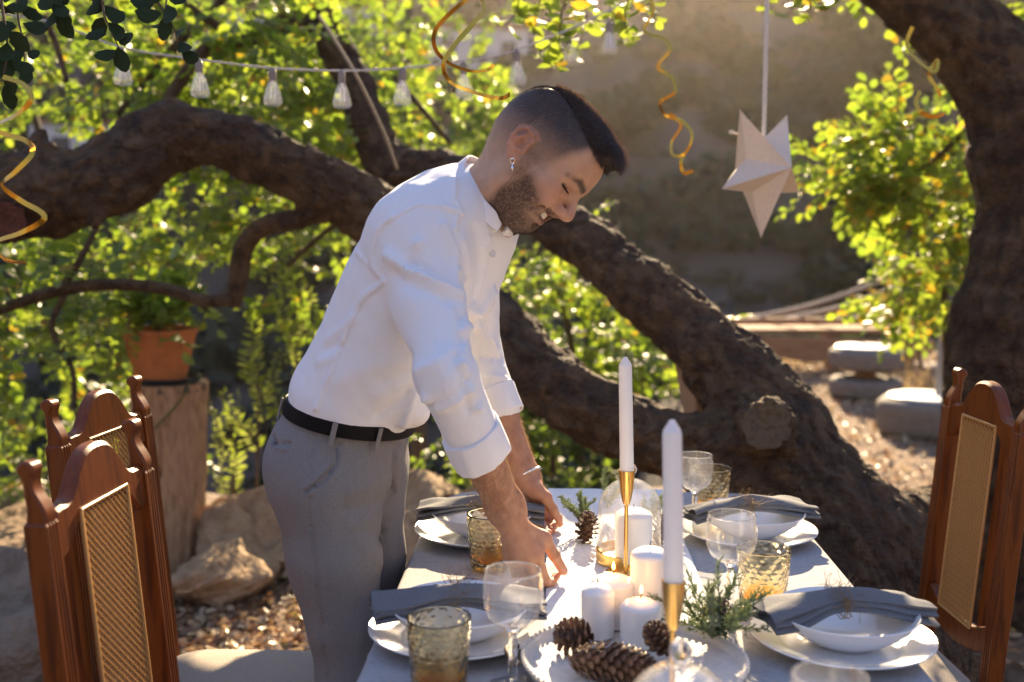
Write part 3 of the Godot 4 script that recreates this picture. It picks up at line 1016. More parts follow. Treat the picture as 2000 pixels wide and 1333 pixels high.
	var e2 := nrm.cross(e1.normalized())
	if e2.z < 0: e2 = -e2
	var col := Shape.new()
	for lay in 2:
		var r0 := 1.0 if lay == 0 else 0.955
		var b := col.v.size()
		for q in 49:
			var a := lerpf(-PI + 0.0, PI - 0.0, q / 48.0) + PI
			a = lerpf(0.10, TAU - 0.10, q / 48.0)
			var flare := 1.0
			for h in 4:
				var hh := [-0.006, 0.003, 0.011, 0.017][h] as float
				var rr := r0 * (1.06 - h * 0.02)
				hh *= lerpf(0.45, 1.0, ss(0.08, 0.5, minf(a, TAU - a))) if hh > 0.004 else 1.0
				col.v.push_back(cm + e1 * cos(a) * rr + e2 * 0.061 * sin(a) * rr + nrm * (hh + (0.008 if cos(a) < -0.5 else 0.0) * h / 3.0))
		for q in 48:
			for h in 3:
				var o := b + q * 4 + h
				if lay == 0: col.quad(o, o + 4, o + 5, o + 1)
				else: col.quad(o, o + 1, o + 5, o + 4)
	for q in 48:
		col.quad(q * 4 + 3, q * 4 + 7, 196 + q * 4 + 7, 196 + q * 4 + 3)
	part("collar", col.creased(60, base), white, shirt)
	# --- placket, buttons and the loose front edge of the open neck
	var bm := mat(0.74, 0.73, 0.70, 0.25)
	for spot in [[971, 447], [962, 497], [955, 588]]:
		var q := pin(s, fm, spot[0], spot[1])
		if q < 0: continue
		var bt := Shape.new()
		var out: Vector3 = (eye - s.v[q]).normalized() * 0.7 + Vector3(0.5, 0.1, 0)
		out = out.normalized()
		var x := out.cross(Vector3.UP).normalized()
		bt.lathe([Vector2(0, -0.001), Vector2(0.0055, -0.001), Vector2(0.0062, 0.0008), Vector2(0.0055, 0.0022), Vector2(0.0042, 0.0016), Vector2(0, 0.0014)], 14, s.v[q] + out * 0.003, Basis(x, out, x.cross(out)))
		part("button", bt.mesh(true, base), bm, shirt)
	# --- trousers
	var grey := mat(0.155, 0.157, 0.172, 0.9)
	grey.albedo_texture = tone_map(noise(0.35, FastNoiseLite.TYPE_VALUE, 3, 12), 512, [[0.0, Color(0.66, 0.66, 0.66)], [0.5, Color(0.95, 0.95, 0.95)], [1.0, Color(1.35, 1.35, 1.35)]])
	grey.albedo_color = lin(0.215, 0.208, 0.205)
	grey.uv1_triplanar = true
	grey.uv1_scale = Vector3(6.0, 3.0, 6.0)
	var t := Field.new(Vector3(-0.48, 0.05, -2.26), Vector3(0.0, 1.09, -1.68), 0.0085)
	t.cap(at(688, 790, 1.925), at(668, 885, 1.93), 0.100, 0.112, 0.02, S, 1.5, 1.42)
	t.cap(at(612, 905, 1.87), at(625, 935, 1.87), 0.076, 0.080, 0.05)
	t.cap(at(640, 900, 2.0), at(655, 930, 2.0), 0.075, 0.075, 0.05)
	var rh := at(638, 955, 1.855)
	var rk := at(690, 1340, 1.875)
	t.cap(rh, at(652, 1090, 1.86), 0.092, 0.076, 0.03)
	t.cap(at(652, 1090, 1.86), rk, 0.076, 0.055, 0.03)
	t.cap(rk, Vector3(rk.x - 0.05, 0.1, rk.z), 0.061, 0.055, 0.03)
	var lh := at(706, 930, 2.0)
	var lk := at(716, 1310, 2.04)
	t.cap(lh, at(716, 1090, 2.02), 0.085, 0.068, 0.03)
	t.cap(at(716, 1090, 2.02), lk, 0.068, 0.058, 0.03)
	t.cap(lk, Vector3(lk.x - 0.05, 0.1, lk.z), 0.060, 0.055, 0.03)
	t.flat(at(688, 806, 1.925), Vector3(0.25, 0.968, 0))
	var ts := t.net()
	ts.normals()
	var tmap := front_map(ts)
	var tf := pinned(ts, tmap, [
		[[657, 868], [655, 905], [630, 940], [600, 962], 0.0045, -0.005], [[650, 866], [646, 900], [624, 930], [598, 948], 0.0050, 0.003], [[735, 850], [690, 850], [652, 858], 0.004, 0.002], [[612, 850], [603, 900], [600, 960], [612, 1080], [625, 1200], [640, 1333], 0.0035, 0.003],
		[[528, 852], [535, 866], [556, 866], 0.004, -0.004], [[690, 965], [720, 950], [745, 930], 0.014, 0.004], [[680, 1000], [720, 985], [765, 965], 0.012, -0.004], [[690, 1025], [725, 1010], [755, 1005], 0.014, 0.004], [[726, 1065], [738, 1055], [748, 1040], 0.008, -0.008],
		[[770, 850], [772, 890], [768, 960], 0.006, 0.006], [[700, 1050], [725, 1075], [740, 1100], 0.012, 0.004], [[560, 1000], [580, 1050], [590, 1100], 0.02, -0.003], [[620, 1250], [650, 1230], [690, 1240], 0.02, 0.004]])
	for q in ts.v.size():
		var p := ts.v[q]
		var d := soft.get_noise_3d(p.x, p.y * 0.5, p.z) * 0.0022 + drag.get_noise_3d(p.x * 2, p.y * 2, p.z * 2) * 0.0015
		d += pleats(p, tf)
		ts.v[q] = p + ts.n[q] * d
	ts.finer()
	sewn(ts, [
		[[650, 862], [653, 880], [653, 900], [643, 922], [626, 940], [598, 962], 0.0030, -0.0030], [[658, 862], [661, 882], [661, 903], [650, 926], [632, 946], [602, 968], 0.0040, 0.0030], [[528, 850], [535, 864], [558, 868], 0.0035, -0.0045], [[530, 858], [538, 872], [560, 876], 0.0035, 0.0024],
		[[612, 848], [604, 900], [600, 962], [604, 1020], [612, 1080], [620, 1150], [628, 1230], [640, 1325], 0.0026, -0.0020], [[606, 1000], [613, 1080], [621, 1150], [629, 1230], [641, 1325], 0.0030, 0.0016], [[770, 850], [773, 880], [772, 920], [764, 955], 0.0045, -0.0045], [[600, 830], [660, 846], [730, 862], [790, 864], 0.0025, -0.0016]])
	ts.n.clear()
	var trousers := part("trousers", ts.mesh(true, base), grey, man)
	# --- belt and its loops
	var bc := at(688, 808, 1.925)
	var tilt := Vector3(-0.25, -0.968, 0)
	var fw := S.cross(tilt).normalized()
	if fw.x < 0: fw = -fw
	var side2 := tilt.cross(fw)
	var belt := Shape.new()
	var ring := [Vector2(0.96, -0.0125), Vector2(1.005, -0.0125), Vector2(1.012, -0.010), Vector2(1.012, 0.010), Vector2(1.005, 0.0125), Vector2(0.96, 0.0125)]
	belt.lathe(ring, 64)
	for q in belt.v.size():
		var b := belt.v[q]
		belt.v[q] = bc + fw * b.x * 0.110 + side2 * b.z * 0.110 * 1.49 - tilt * b.y
	var strap := mat(0.007, 0.007, 0.008, 0.5)
	strap.metallic_specular = 0.22
	part("belt", belt.creased(45, base), strap, trousers)
	for a: float in [-2.5, -1.25, -0.62, 0.9, 2.2]:
		var b := Shape.new()
		var o := bc + fw * cos(a) * 0.1145 - side2 * sin(a) * 0.1145 * 1.49
		var out := (fw * cos(a) * 1.49 - side2 * sin(a)).normalized()
		b.soft_box(o + tilt * 0.008, Vector3(0.009, 0.040, 0.004), 0.0012, Basis(out.cross(-tilt).normalized() * -1.0, -tilt, out))
		part("belt_loop", b.mesh(true, base), grey, trousers)
	# --- shoes
	var leather := mat(0.05, 0.03, 0.02, 0.4)
	for kn in [rk, lk]:
		var f := Field.new(Vector3(kn.x - 0.18, -0.01, kn.z - 0.12), Vector3(kn.x + 0.22, 0.14, kn.z + 0.14), 0.008)
		var an := Vector3(kn.x - 0.06, 0.05, kn.z)
		f.cap(an, an + Vector3(0.17, -0.012, 0.035), 0.042, 0.038, 0.03)
		f.cap(an, an + Vector3(0.0, 0.05, 0), 0.044, 0.04, 0.03)
		f.flat(Vector3(0, 0.004, 0), Vector3.DOWN)
		part("shoe", f.net().mesh(true, base), leather, man)
	# --- bracelet on the far wrist
	var bx := (l_wr - l_el).normalized()
	var bo := l_wr - bx * 0.004
	var b1 := bx.cross(Vector3(0, 0, 1)).normalized()
	var b2 := bx.cross(b1)
	var loop := []
	for q in 25:
		var a := TAU * q / 24
		loop.push_back(bo + b1 * cos(a) * 0.033 + b2 * sin(a) * 0.031 + bx * 0.006 * sin(a + 0.8))
	var br := Shape.new()
	br.tube(loop, [0.0021], 8)
	part("bracelet", br.mesh(true, base), mat(0.8, 0.8, 0.82, 0.2, 1.0), man)

# ---------------------------------------------------------------- ground and hill
var land_noise := noise(0.05, FastNoiseLite.TYPE_SIMPLEX_SMOOTH, 4, 3)
var dirt_noise := noise(1.6, FastNoiseLite.TYPE_SIMPLEX_SMOOTH, 4, 4)

func brink(x: float) -> float:                           # how far the terrace reaches
	return lerpf(-4.9, -11.6, ss(0.9, 2.1, x)) - 0.25 * sin(x * 1.7)

func ground_height(x: float, z: float) -> float:
	var past := maxf(brink(x) - z, 0.0)
	var flat := dirt_noise.get_noise_2d(x, z) * 0.035 + 0.10 * ss(0.9, 0.2, absf(x - 1.75) + absf(z + 3.1) * 0.7)
	if past <= 0.0: return flat
	var drop := -6.5 * ss(0.0, 13.0, past) - past * 0.04
	var rise := maxf(-z - 26.0, 0.0)
	var hill := 0.60 * rise + 3.5 * ss(10.0, 60.0, rise) * sin(x * 0.035 + 0.8)
	if -z > 86.0: hill = lerpf(hill, 36.0, ss(86.0, 110.0, -z))
	return flat + drop + hill + land_noise.get_noise_2d(x, z) * clampf(past * 0.12, 0.0, 2.4)

func build_ground() -> void:
	var s := Shape.new()
	var nu := 150
	var nv := 210
	for y in nv + 1:
		var v := float(y) / nv
		var z := 5.0 - 17.5 * v - 150.0 * v ** 5 - (40.0 if y == nv else 0.0)
		for x in nu + 1:
			var u := float(x) / nu * 2.0 - 1.0
			var wx := 1.0 + 5.5 * u + 140.0 * u ** 5
			if y == 0: z = 60.0
			var h := ground_height(wx, z)
			s.v.push_back(Vector3(wx, h, z))
			var past := clampf((brink(wx) - z) * 0.5, 0.0, 1.0)
			var g := 0.5 + 0.5 * land_noise.get_noise_2d(wx * 3.0 + 50.0, z * 3.0)
			var near := Color(0.25, 0.165, 0.10).lerp(Color(0.15, 0.093, 0.055), 0.5 + dirt_noise.get_noise_2d(wx * 2.0, z * 2.0))
			var far := Color(0.125, 0.092, 0.072).lerp(Color(0.050, 0.050, 0.040), clampf(g * 1.5 - 0.3, 0.0, 1.0))
			s.c.push_back(near.lerp(far, past))
	for y in nv:
		for x in nu:
			var q := y * (nu + 1) + x
			s.quad(q, q + nu + 1, q + nu + 2, q + 1)
	var m := mat(1, 1, 1, 0.95)
	m.vertex_color_use_as_albedo = true
	m.heightmap_enabled = true
	m.heightmap_texture = grey_map(noise(0.02, FastNoiseLite.TYPE_SIMPLEX, 5, 8), 512)
	m.heightmap_scale = 2.0
	m.uv1_triplanar = true
	m.uv1_world_triplanar = true
	m.uv1_scale = Vector3.ONE * 1.1
	tag(part("ground", s.mesh(), m), "", "", "", "structure")

# ---------------------------------------------------------------- leaves
func leaf_shape(s: Shape, o: Vector3, dir: Vector3, up: Vector3, l: float, w: float, fold := 0.25, droop := 0.15) -> void:
	var t := dir.cross(up).normalized()
	var n := t.cross(dir).normalized()
	var b := s.v.size()
	s.v.push_back(o)
	for k in 3:
		var u: float = [0.3, 0.65, 0.9][k]
		var hw: float = w * [0.42, 0.5, 0.26][k]
		var m := o + dir * l * u - n * droop * l * u * u
		s.v.push_back(m - t * hw + n * hw * fold)
		s.v.push_back(m)
		s.v.push_back(m + t * hw + n * hw * fold)
	s.v.push_back(o + dir * l - n * droop * l)
	s.tri(b, b + 2, b + 1); s.tri(b, b + 3, b + 2)
	for k in 2:
		var q := b + 1 + k * 3
		s.quad(q, q + 1, q + 4, q + 3)
		s.quad(q + 1, q + 2, q + 5, q + 4)
	s.tri(b + 7, b + 8, b + 10); s.tri(b + 8, b + 9, b + 10)

func leaf_material(r: float, g: float, b: float, back: Color, rough := 0.50) -> StandardMaterial3D:
	var m := mat(r, g, b, rough)
	m.backlight_enabled = true
	m.backlight = back.linear_to_srgb()
	m.metallic_specular = 0.5
	return m

func leaf_materials() -> void:
	M.leaf_green = leaf_material(0.050, 0.085, 0.018, Color(0.28, 0.42, 0.035))
	M.leaf_lime = leaf_material(0.080, 0.12, 0.020, Color(0.42, 0.54, 0.045))
	M.leaf_yellow = leaf_material(0.22, 0.15, 0.02, Color(0.60, 0.42, 0.03))
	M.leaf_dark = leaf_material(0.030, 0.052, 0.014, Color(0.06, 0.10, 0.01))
	M.leaf_pale = leaf_material(0.12, 0.17, 0.05, Color(0.45, 0.52, 0.10))
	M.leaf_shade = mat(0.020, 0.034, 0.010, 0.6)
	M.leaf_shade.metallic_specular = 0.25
	M.twig = mat(0.09, 0.06, 0.04, 0.8)

func twig_mesh(sd: int, n: int, length: float, leaf: float, mats: Array, shares: Array, round := 0.72) -> ArrayMesh:
	rng.seed = sd
	var by := []
	for m in mats: by.push_back(Shape.new())
	var wood := Shape.new()
	var bend := Vector3(rng.randf_range(-0.25, 0.25), rng.randf_range(-0.1, 0.25), 0)
	var path := []
	for k in 6:
		var t := k / 5.0
		path.push_back(Vector3(0, 0, 1) * length * t + bend * length * t * t)
	wood.tube(path, [0.0022, 0.002, 0.0018, 0.0015, 0.0012, 0.0008], 4, false)
	for k in n:
		var t := 0.12 + 0.88 * (k / float(n - 1))
		var o := Vector3(0, 0, 1) * length * t + bend * length * t * t
		var a := PI * (k % 2) + rng.randf_range(-0.7, 0.7)
		var d := (Vector3(cos(a), sin(a) * 0.5 + rng.randf_range(-0.2, 0.4), rng.randf_range(0.15, 0.7)) if k < n - 1 else Vector3(0, 0, 1)).normalized()
		var pick := rng.randf()
		var which := 0
		while which < mats.size() - 1 and pick > shares[which]:
			pick -= shares[which]
			which += 1
		var l := leaf * rng.randf_range(0.7, 1.15)
		leaf_shape(by[which], o + d * 0.006, d, Vector3(rng.randf_range(-0.5, 0.5), 1, rng.randf_range(-0.5, 0.5)).normalized(), l, l * round, rng.randf_range(0.05, 0.4), rng.randf_range(0.0, 0.3))
	var out := wood.mesh(true, Vector3.ZERO, M.twig)
	for k in mats.size(): by[k].mesh(true, Vector3.ZERO, mats[k], out)
	return out

func scatter(called: String, parent: Node3D, mesh: Mesh, places: Array) -> MultiMeshInstance3D:
	var mm := MultiMesh.new()
	mm.transform_format = MultiMesh.TRANSFORM_3D
	mm.mesh = mesh
	mm.instance_count = places.size()
	for k in places.size(): mm.set_instance_transform(k, places[k])
	var o := MultiMeshInstance3D.new()
	o.name = called if parent != self else numbered(called)
	o.multimesh = mm
	o.set_meta("kind", "stuff")
	parent.add_child(o, true)
	return o

func twig_at(p: Vector3, out: Vector3, size: float) -> Transform3D:
	var d := (out + Vector3(rng.randf_range(-0.8, 0.8), rng.randf_range(-0.7, 0.6), rng.randf_range(-0.8, 0.8))).normalized()
	var x := Vector3.UP.cross(d)
	x = x.normalized() if x.length() > 0.05 else Vector3.RIGHT
	return Transform3D(Basis(x, d.cross(x), d).rotated(d, rng.randf_range(-0.7, 0.7)).scaled(Vector3.ONE * size * rng.randf_range(0.8, 1.25)), p)

# sprays: branches grown from a root point towards clump centres, twigs gathered round them
func clumps(c: Vector3, rad: Vector3, n: int, per: int, spread: float) -> Array:
	var out := []
	for k in n:
		var d := Vector3(rng.randfn(), rng.randfn(), rng.randfn())
		d = d.normalized() * pow(rng.randf(), 0.4)
		var m := c + d * rad
		for q in per:
			out.push_back([m + Vector3(rng.randfn(), rng.randfn() * 0.8, rng.randfn()) * spread, m])
	return out

func crown(parent: Node3D, called: String, places: Array, meshes: Array, size: float, singles := 0, away := Vector3.ZERO) -> void:
	var split := []
	for m in meshes: split.push_back([])
	for k in places.size():
		var p: Vector3 = places[k][0]
		split[k % meshes.size()].push_back(twig_at(p, (p - (places[k][1] as Vector3)).normalized() * 0.8 + Vector3(0, -0.1, 0) + away, size))
	for k in meshes.size():
		if split[k].size(): scatter(called if k == 0 else "%s_%03d" % [called, k], parent, meshes[k], split[k])

# ---------------------------------------------------------------- old tree, its limbs grown from joints
func bark_material(sd: int, r: float, g: float, b: float) -> StandardMaterial3D:
	var m := mat(r, g, b, 0.88)
	var n := noise(0.009, FastNoiseLite.TYPE_SIMPLEX_SMOOTH, 6, sd)
	n.domain_warp_enabled = true
	n.domain_warp_amplitude = 25.0
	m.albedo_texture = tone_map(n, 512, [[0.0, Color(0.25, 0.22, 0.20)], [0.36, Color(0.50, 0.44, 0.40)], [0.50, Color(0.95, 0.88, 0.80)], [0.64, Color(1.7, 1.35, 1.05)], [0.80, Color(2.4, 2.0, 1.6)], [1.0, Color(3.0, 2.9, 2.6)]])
	var f := noise(0.035, FastNoiseLite.TYPE_CELLULAR, 3, sd + 1)
	f.cellular_return_type = FastNoiseLite.RETURN_DISTANCE2_SUB
	f.domain_warp_enabled = true
	f.domain_warp_amplitude = 18.0
	m.heightmap_enabled = true
	m.heightmap_texture = grey_map(f, 512)
	m.heightmap_scale = 2.6
	m.uv1_triplanar = true
	m.uv1_world_triplanar = true
	m.uv1_scale = Vector3.ONE * 2.6
	m.vertex_color_use_as_albedo = true
	return m

var limb_axes := []

func limb(k: Field, pts: Array, blend := 0.06) -> Array:
	var q := smooth_path(pts, 4)
	for e in q.size() - 1:
		k.cap(xyz(q[e]), xyz(q[e + 1]), q[e].w, q[e + 1].w, blend)
		if e % 2 == 0: limb_axes.push_back([xyz(q[e]), (xyz(q[e + 1]) - xyz(q[e])).normalized()])
	return q

func px4(a: Array) -> Array:                             # [[px, py, depth, radius]...] to places
	return a.map(func(e): return w4(at(e[0], e[1], e[2]), e[3]))

func barked(s: Shape, sd: int, axes: Array, amount := 1.0) -> void:      # bark plates and furrows that run along the limbs; axes: [point, point, ...] of every limb
	s.finer()
	s.normals()
	var plate := noise(17.0, FastNoiseLite.TYPE_CELLULAR, 1, sd + 5)
	plate.cellular_return_type = FastNoiseLite.RETURN_DISTANCE2_SUB
	plate.domain_warp_enabled = true
	plate.domain_warp_amplitude = 0.05
	plate.domain_warp_frequency = 6.0
	var tone := noise(3.0, FastNoiseLite.TYPE_SIMPLEX_SMOOTH, 4, sd + 6)
	s.c.resize(s.v.size())
	var big := noise(4.0, FastNoiseLite.TYPE_SIMPLEX_SMOOTH, 3, sd)
	var ridge := noise(16.0, FastNoiseLite.TYPE_SIMPLEX_SMOOTH, 3, sd + 2)
	for q in s.v.size():
		var p := s.v[q]
		var best := 1e9
		var ax := Vector3.UP
		for e in axes:
			var dd := p.distance_squared_to(e[0])
			if dd < best:
				best = dd
				ax = e[1]
		var w := p - ax * p.dot(ax) * 0.62
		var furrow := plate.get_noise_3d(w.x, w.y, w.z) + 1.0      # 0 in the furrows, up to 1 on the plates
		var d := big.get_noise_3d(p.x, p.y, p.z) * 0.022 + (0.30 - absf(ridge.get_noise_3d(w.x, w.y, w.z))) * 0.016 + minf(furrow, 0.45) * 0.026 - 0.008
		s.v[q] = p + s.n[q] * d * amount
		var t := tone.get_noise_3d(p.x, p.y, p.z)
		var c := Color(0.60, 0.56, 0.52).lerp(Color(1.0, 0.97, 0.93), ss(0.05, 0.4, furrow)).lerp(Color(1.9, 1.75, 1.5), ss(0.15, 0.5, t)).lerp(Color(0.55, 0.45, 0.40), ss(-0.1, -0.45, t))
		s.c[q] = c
	s.n.clear()

func build_old_tree() -> void:
	var base := Vector3(at(1650, 1100, 2.72).x, 0, -2.85)
	var tree := thing("gnarled_tree", "big gnarled tree behind the table with two thick arching limbs", "tree", base)
	var k := Field.new(Vector3(-2.35, -0.12, -4.75), Vector3(1.75, 2.45, -2.25), 0.019)
	var q := limb(k, px4([[1672, 1500, 2.82, 0.285], [1640, 1180, 2.84, 0.218], [1590, 1010, 2.9, 0.180], [1512, 860, 2.98, 0.133], [1440, 740, 3.08, 0.101], [1370, 665, 3.18, 0.080], [1270, 580, 3.32, 0.077], [1170, 492, 3.5, 0.072], [1080, 428, 3.7, 0.068], [980, 375, 3.9, 0.068], [860, 345, 4.05, 0.069], [780, 345, 4.15, 0.068]]))
	limb(k, px4([[860, 340, 4.08, 0.065], [765, 330, 4.18, 0.062], [735, 270, 4.22, 0.055], [705, 190, 4.3, 0.054], [650, 85, 4.4, 0.054], [585, -20, 4.5, 0.055], [530, -130, 4.6, 0.046]]))
	limb(k, px4([[1600, 1040, 2.9, 0.180], [1480, 930, 2.93, 0.142], [1370, 885, 2.98, 0.081], [1250, 850, 3.04, 0.071], [1130, 790, 3.12, 0.075], [1030, 712, 3.25, 0.083], [950, 630, 3.4, 0.081], [850, 530, 3.5, 0.077], [760, 440, 3.55, 0.075], [690, 392, 3.55, 0.075], [600, 345, 3.5, 0.068], [500, 298, 3.45, 0.062], [400, 268, 3.4, 0.068], [310, 275, 3.35, 0.077], [235, 335, 3.3, 0.089], [120, 378, 3.25, 0.091], [20, 385, 3.2, 0.096], [-140, 430, 3.1, 0.108]]))
	k.cap(at(222, 360, 3.25), at(183, 440, 3.2), 0.055, 0.018, 0.05)
	k.cap(at(100, 345, 3.25), at(82, 272, 3.22), 0.06, 0.03, 0.04)
	k.cap(at(1500, 860, 2.92), at(1497, 832, 2.74), 0.085, 0.068, 0.05)
	k.cap(at(640, 385, 3.5), at(590, 428, 3.5), 0.055, 0.03, 0.05)
	k.cap(at(1650, 1180, 2.84), Vector3(1.35, 0.0, -3.0), 0.2, 0.11, 0.15)
	k.cap(at(1640, 1100, 2.84), at(1810, 1005, 3.35), 0.16, 0.09, 0.12)
	k.cap(at(1640, 1100, 2.84), Vector3(0.85, 0.0, -2.35), 0.18, 0.09, 0.12)
	k.ell(at(1497, 831, 2.672), Vector3(0.058, 0.058, 0.020), 0.008, true, look)
	var s := k.net()
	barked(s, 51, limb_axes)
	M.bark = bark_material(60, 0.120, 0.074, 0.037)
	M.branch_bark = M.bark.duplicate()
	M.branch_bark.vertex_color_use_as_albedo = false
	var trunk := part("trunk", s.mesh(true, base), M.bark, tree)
	# sawn faces
	for e in [[1497, 831, 2.672, 0.060, Color(0.105, 0.072, 0.040)], [14, 432, 3.085, 0.05, Color(0.10, 0.03, 0.014)]]:
		var d := Shape.new()
		var o := at(e[0], e[1], e[2])
		var out := (eye - o).normalized() + Vector3(0.05, 0.08, 0)
		out = out.normalized()
		var x := out.cross(Vector3.UP).normalized()
		var rings := []
		for r in 9: rings.push_back(Vector2(e[3] * (1.0 - r / 8.0) + 0.0005, 0.012 + 0.0015 * (r % 2) - 0.001 * r))
		rings.push_front(Vector2(e[3], -0.02))
		d.lathe(rings, 40, o, Basis(x, out, x.cross(out)))
		for j in d.v.size():
			var w := d.v[j] - o
			var fl := w - out * w.dot(out)
			var ang := atan2(fl.dot(x), fl.dot(x.cross(out)))
			var wob := dirt_noise.get_noise_2d(cos(ang) * 0.9 + e[0], sin(ang) * 0.9)
			d.v[j] += fl * wob * 0.22 + out * (dirt_noise.get_noise_2d(fl.x * 25.0, fl.y * 25.0) * 0.004 - 0.007 * exp(-(angle_difference(ang, 0.7) / 0.12) ** 2) * ss(0.0, 0.03, fl.length()))
		var sm := mat(e[4].r, e[4].g, e[4].b, 0.9)
		sm.albedo_texture = tone_map(noise(0.03, FastNoiseLite.TYPE_SIMPLEX_SMOOTH, 5, 65), 256, [[0.0, Color(0.3, 0.28, 0.25)], [0.5, Color(1, 1, 1)], [1.0, Color(2.0, 1.8, 1.5)]])
		sm.uv1_triplanar = true
		sm.uv1_scale = Vector3.ONE * 6.0
		part("sawn_face", d.creased(25, base), sm, tree)
	var bl := [
		[[590, 30, 4.42, 0.05], [500, 70, 4.3, 0.036], [410, 92, 4.2, 0.030], [350, 160, 4.1, 0.026], [290, 260, 4.0, 0.018]],
		[[470, 80, 4.25, 0.02], [380, 20, 4.2, 0.016], [300, -40, 4.2, 0.014]],
		[[440, -10, 4.5, 0.022], [350, 82, 4.4, 0.02], [300, 140, 4.3, 0.016], [225, 230, 4.2, 0.012]],
		[[590, 428, 3.5, 0.034], [520, 440, 3.55, 0.034], [478, 480, 3.6, 0.034], [466, 540, 3.62, 0.034], [458, 600, 3.64, 0.022]],
		[[462, 580, 3.63, 0.026], [400, 588, 3.65, 0.022], [330, 566, 3.68, 0.022], [230, 556, 3.7, 0.022], [120, 566, 3.72, 0.022], [0, 605, 3.75, 0.02], [-80, 640, 3.8, 0.018]],
		[[120, 566, 3.72, 0.014], [160, 500, 3.72, 0.012], [190, 440, 3.75, 0.010]],
		[[130, 570, 3.72, 0.010], [100, 640, 3.7, 0.010], [140, 720, 3.7, 0.009], [146, 800, 3.7, 0.007]],
		[[770, 150, 4.6, 0.014], [830, 220, 4.5, 0.012], [880, 280, 4.5, 0.010]],
		[[85, 30, 3.4, 0.012], [110, 90, 3.4, 0.010], [130, 160, 3.4, 0.008]],
		[[560, 520, 4.2, 0.010], [640, 450, 4.1, 0.010], [700, 420, 4.0, 0.010]]]
	for e in bl:
		var w := smooth_path(px4(e), 5)
		var b := Shape.new()
		b.tube(w.map(func(z): return xyz(z) - base), w.map(func(z): return z.w), 8)
		part("branch", b.mesh(), M.branch_bark, tree)
	# its leaves
	rng.seed = 101
	M.twigs = [twig_mesh(1, 14, 0.20, 0.048, [M.leaf_green, M.leaf_lime, M.leaf_yellow], [0.55, 0.42, 0.03]), twig_mesh(2, 15, 0.22, 0.045, [M.leaf_green, M.leaf_lime, M.leaf_yellow], [0.6, 0.37, 0.03]), twig_mesh(3, 12, 0.17, 0.050, [M.leaf_green, M.leaf_lime, M.leaf_yellow], [0.4, 0.52, 0.08])]
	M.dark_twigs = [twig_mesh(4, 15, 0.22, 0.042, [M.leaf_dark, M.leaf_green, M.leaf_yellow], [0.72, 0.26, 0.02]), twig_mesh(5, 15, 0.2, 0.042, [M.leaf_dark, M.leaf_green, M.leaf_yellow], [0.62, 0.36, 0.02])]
	rng.seed = 102
	var pl := []
	for e in [[150, 60, 4.0, 0.5, 0.26, 0.5, 16], [420, 40, 4.2, 0.45, 0.2, 0.5, 14], [640, 60, 4.9, 0.4, 0.3, 0.4, 12], [340, 430, 4.9, 0.26, 0.10, 0.2, 8], [480, 400, 4.6, 0.30, 0.10, 0.2, 8], [300, 500, 5.2, 0.28, 0.07, 0.2, 7], [590, 540, 4.6, 0.15, 0.20, 0.2, 7], [130, 520, 4.0, 0.3, 0.16, 0.3, 10], [60, 680, 3.95, 0.32, 0.2, 0.3, 12], [700, 260, 5.0, 0.5, 0.3, 0.4, 12], [250, 190, 4.4, 0.6, 0.2, 0.4, 14], [540, 210, 4.5, 0.5, 0.22, 0.4, 16]]:
		pl.append_array(clumps(at(e[0], e[1], e[2]) - base, Vector3(e[3], e[4], e[5]), int(e[6] * 0.52), 7, 0.068))
	crown(tree, "crown", pl, M.twigs, 1.0)
	build_hanging_sprays(tree, base)

func build_hanging_sprays(tree: Node3D, base: Vector3) -> void:      # the sunlit sprays that hang into the picture from above
	rng.seed = 111
	var leaf := [Shape.new(), Shape.new(), Shape.new()]
	for k in 3:
		leaf_shape(leaf[k], Vector3.ZERO, Vector3(0, 0, 1), Vector3.UP, 0.040 + 0.006 * k, 0.033 + 0.004 * k, 0.15 + 0.1 * k, 0.1 + 0.08 * k)
	var lm := leaf.map(func(s): return s.mesh())
	var mats := [M.leaf_lime, M.leaf_lime, M.leaf_green, M.leaf_yellow]
	var stems := []
	for e in [[1010, -60, 992, 50, 20], [1050, -60, 1060, 70, 22], [1100, -70, 1085, 130, 26], [1130, -70, 1135, 110, 24], [1180, -70, 1195, 60, 22], [1220, -70, 1240, 90, 22], [1270, -80, 1290, 40, 20], [1075, -60, 1115, 140, 22], [1500, -60, 1490, 30, 10], [1550, -60, 1580, 40, 18], [1610, -60, 1610, 20, 14]]:
		var d := 3.05 + rng.randf_range(-0.15, 0.25)
		var path := []
		for k in 8:
			var t := k / 7.0
			path.push_back(at(lerpf(e[0], e[2], t) + 14.0 * sin(t * 5.0 + e[0]), lerpf(e[1], e[3], t), d + 0.05 * sin(t * 4.0 + e[1])) - base)
		var st := Shape.new()
		st.tube(path, [0.004, 0.0035, 0.003, 0.0025, 0.002, 0.002, 0.0015, 0.001], 5)
		part("stem", st.mesh(), M.twig, tree)
		for k in e[4]:
			var t: float = 0.25 + 0.75 * k / float(e[4] - 1)
			var f: float = t * 7.0
			var i := mini(int(f), 6)
			var o: Vector3 = (path[i] as Vector3).lerp(path[i + 1], f - i)
			var dir := Vector3(rng.randf_range(-1, 1), rng.randf_range(-0.55, 0.4), rng.randf_range(-1, 1)).normalized()
			var x := dir.cross(Vector3(rng.randf_range(-0.6, 0.6), 1, rng.randf_range(-0.6, 0.6))).normalized()
			var b := Basis(x, dir.cross(x), dir).scaled(Vector3.ONE * rng.randf_range(0.75, 1.25))
			part("leaf", lm[rng.randi() % 3], mats[rng.randi() % 4] if rng.randf() < 0.3 else mats[0], tree, Transform3D(b, o + dir * 0.008))

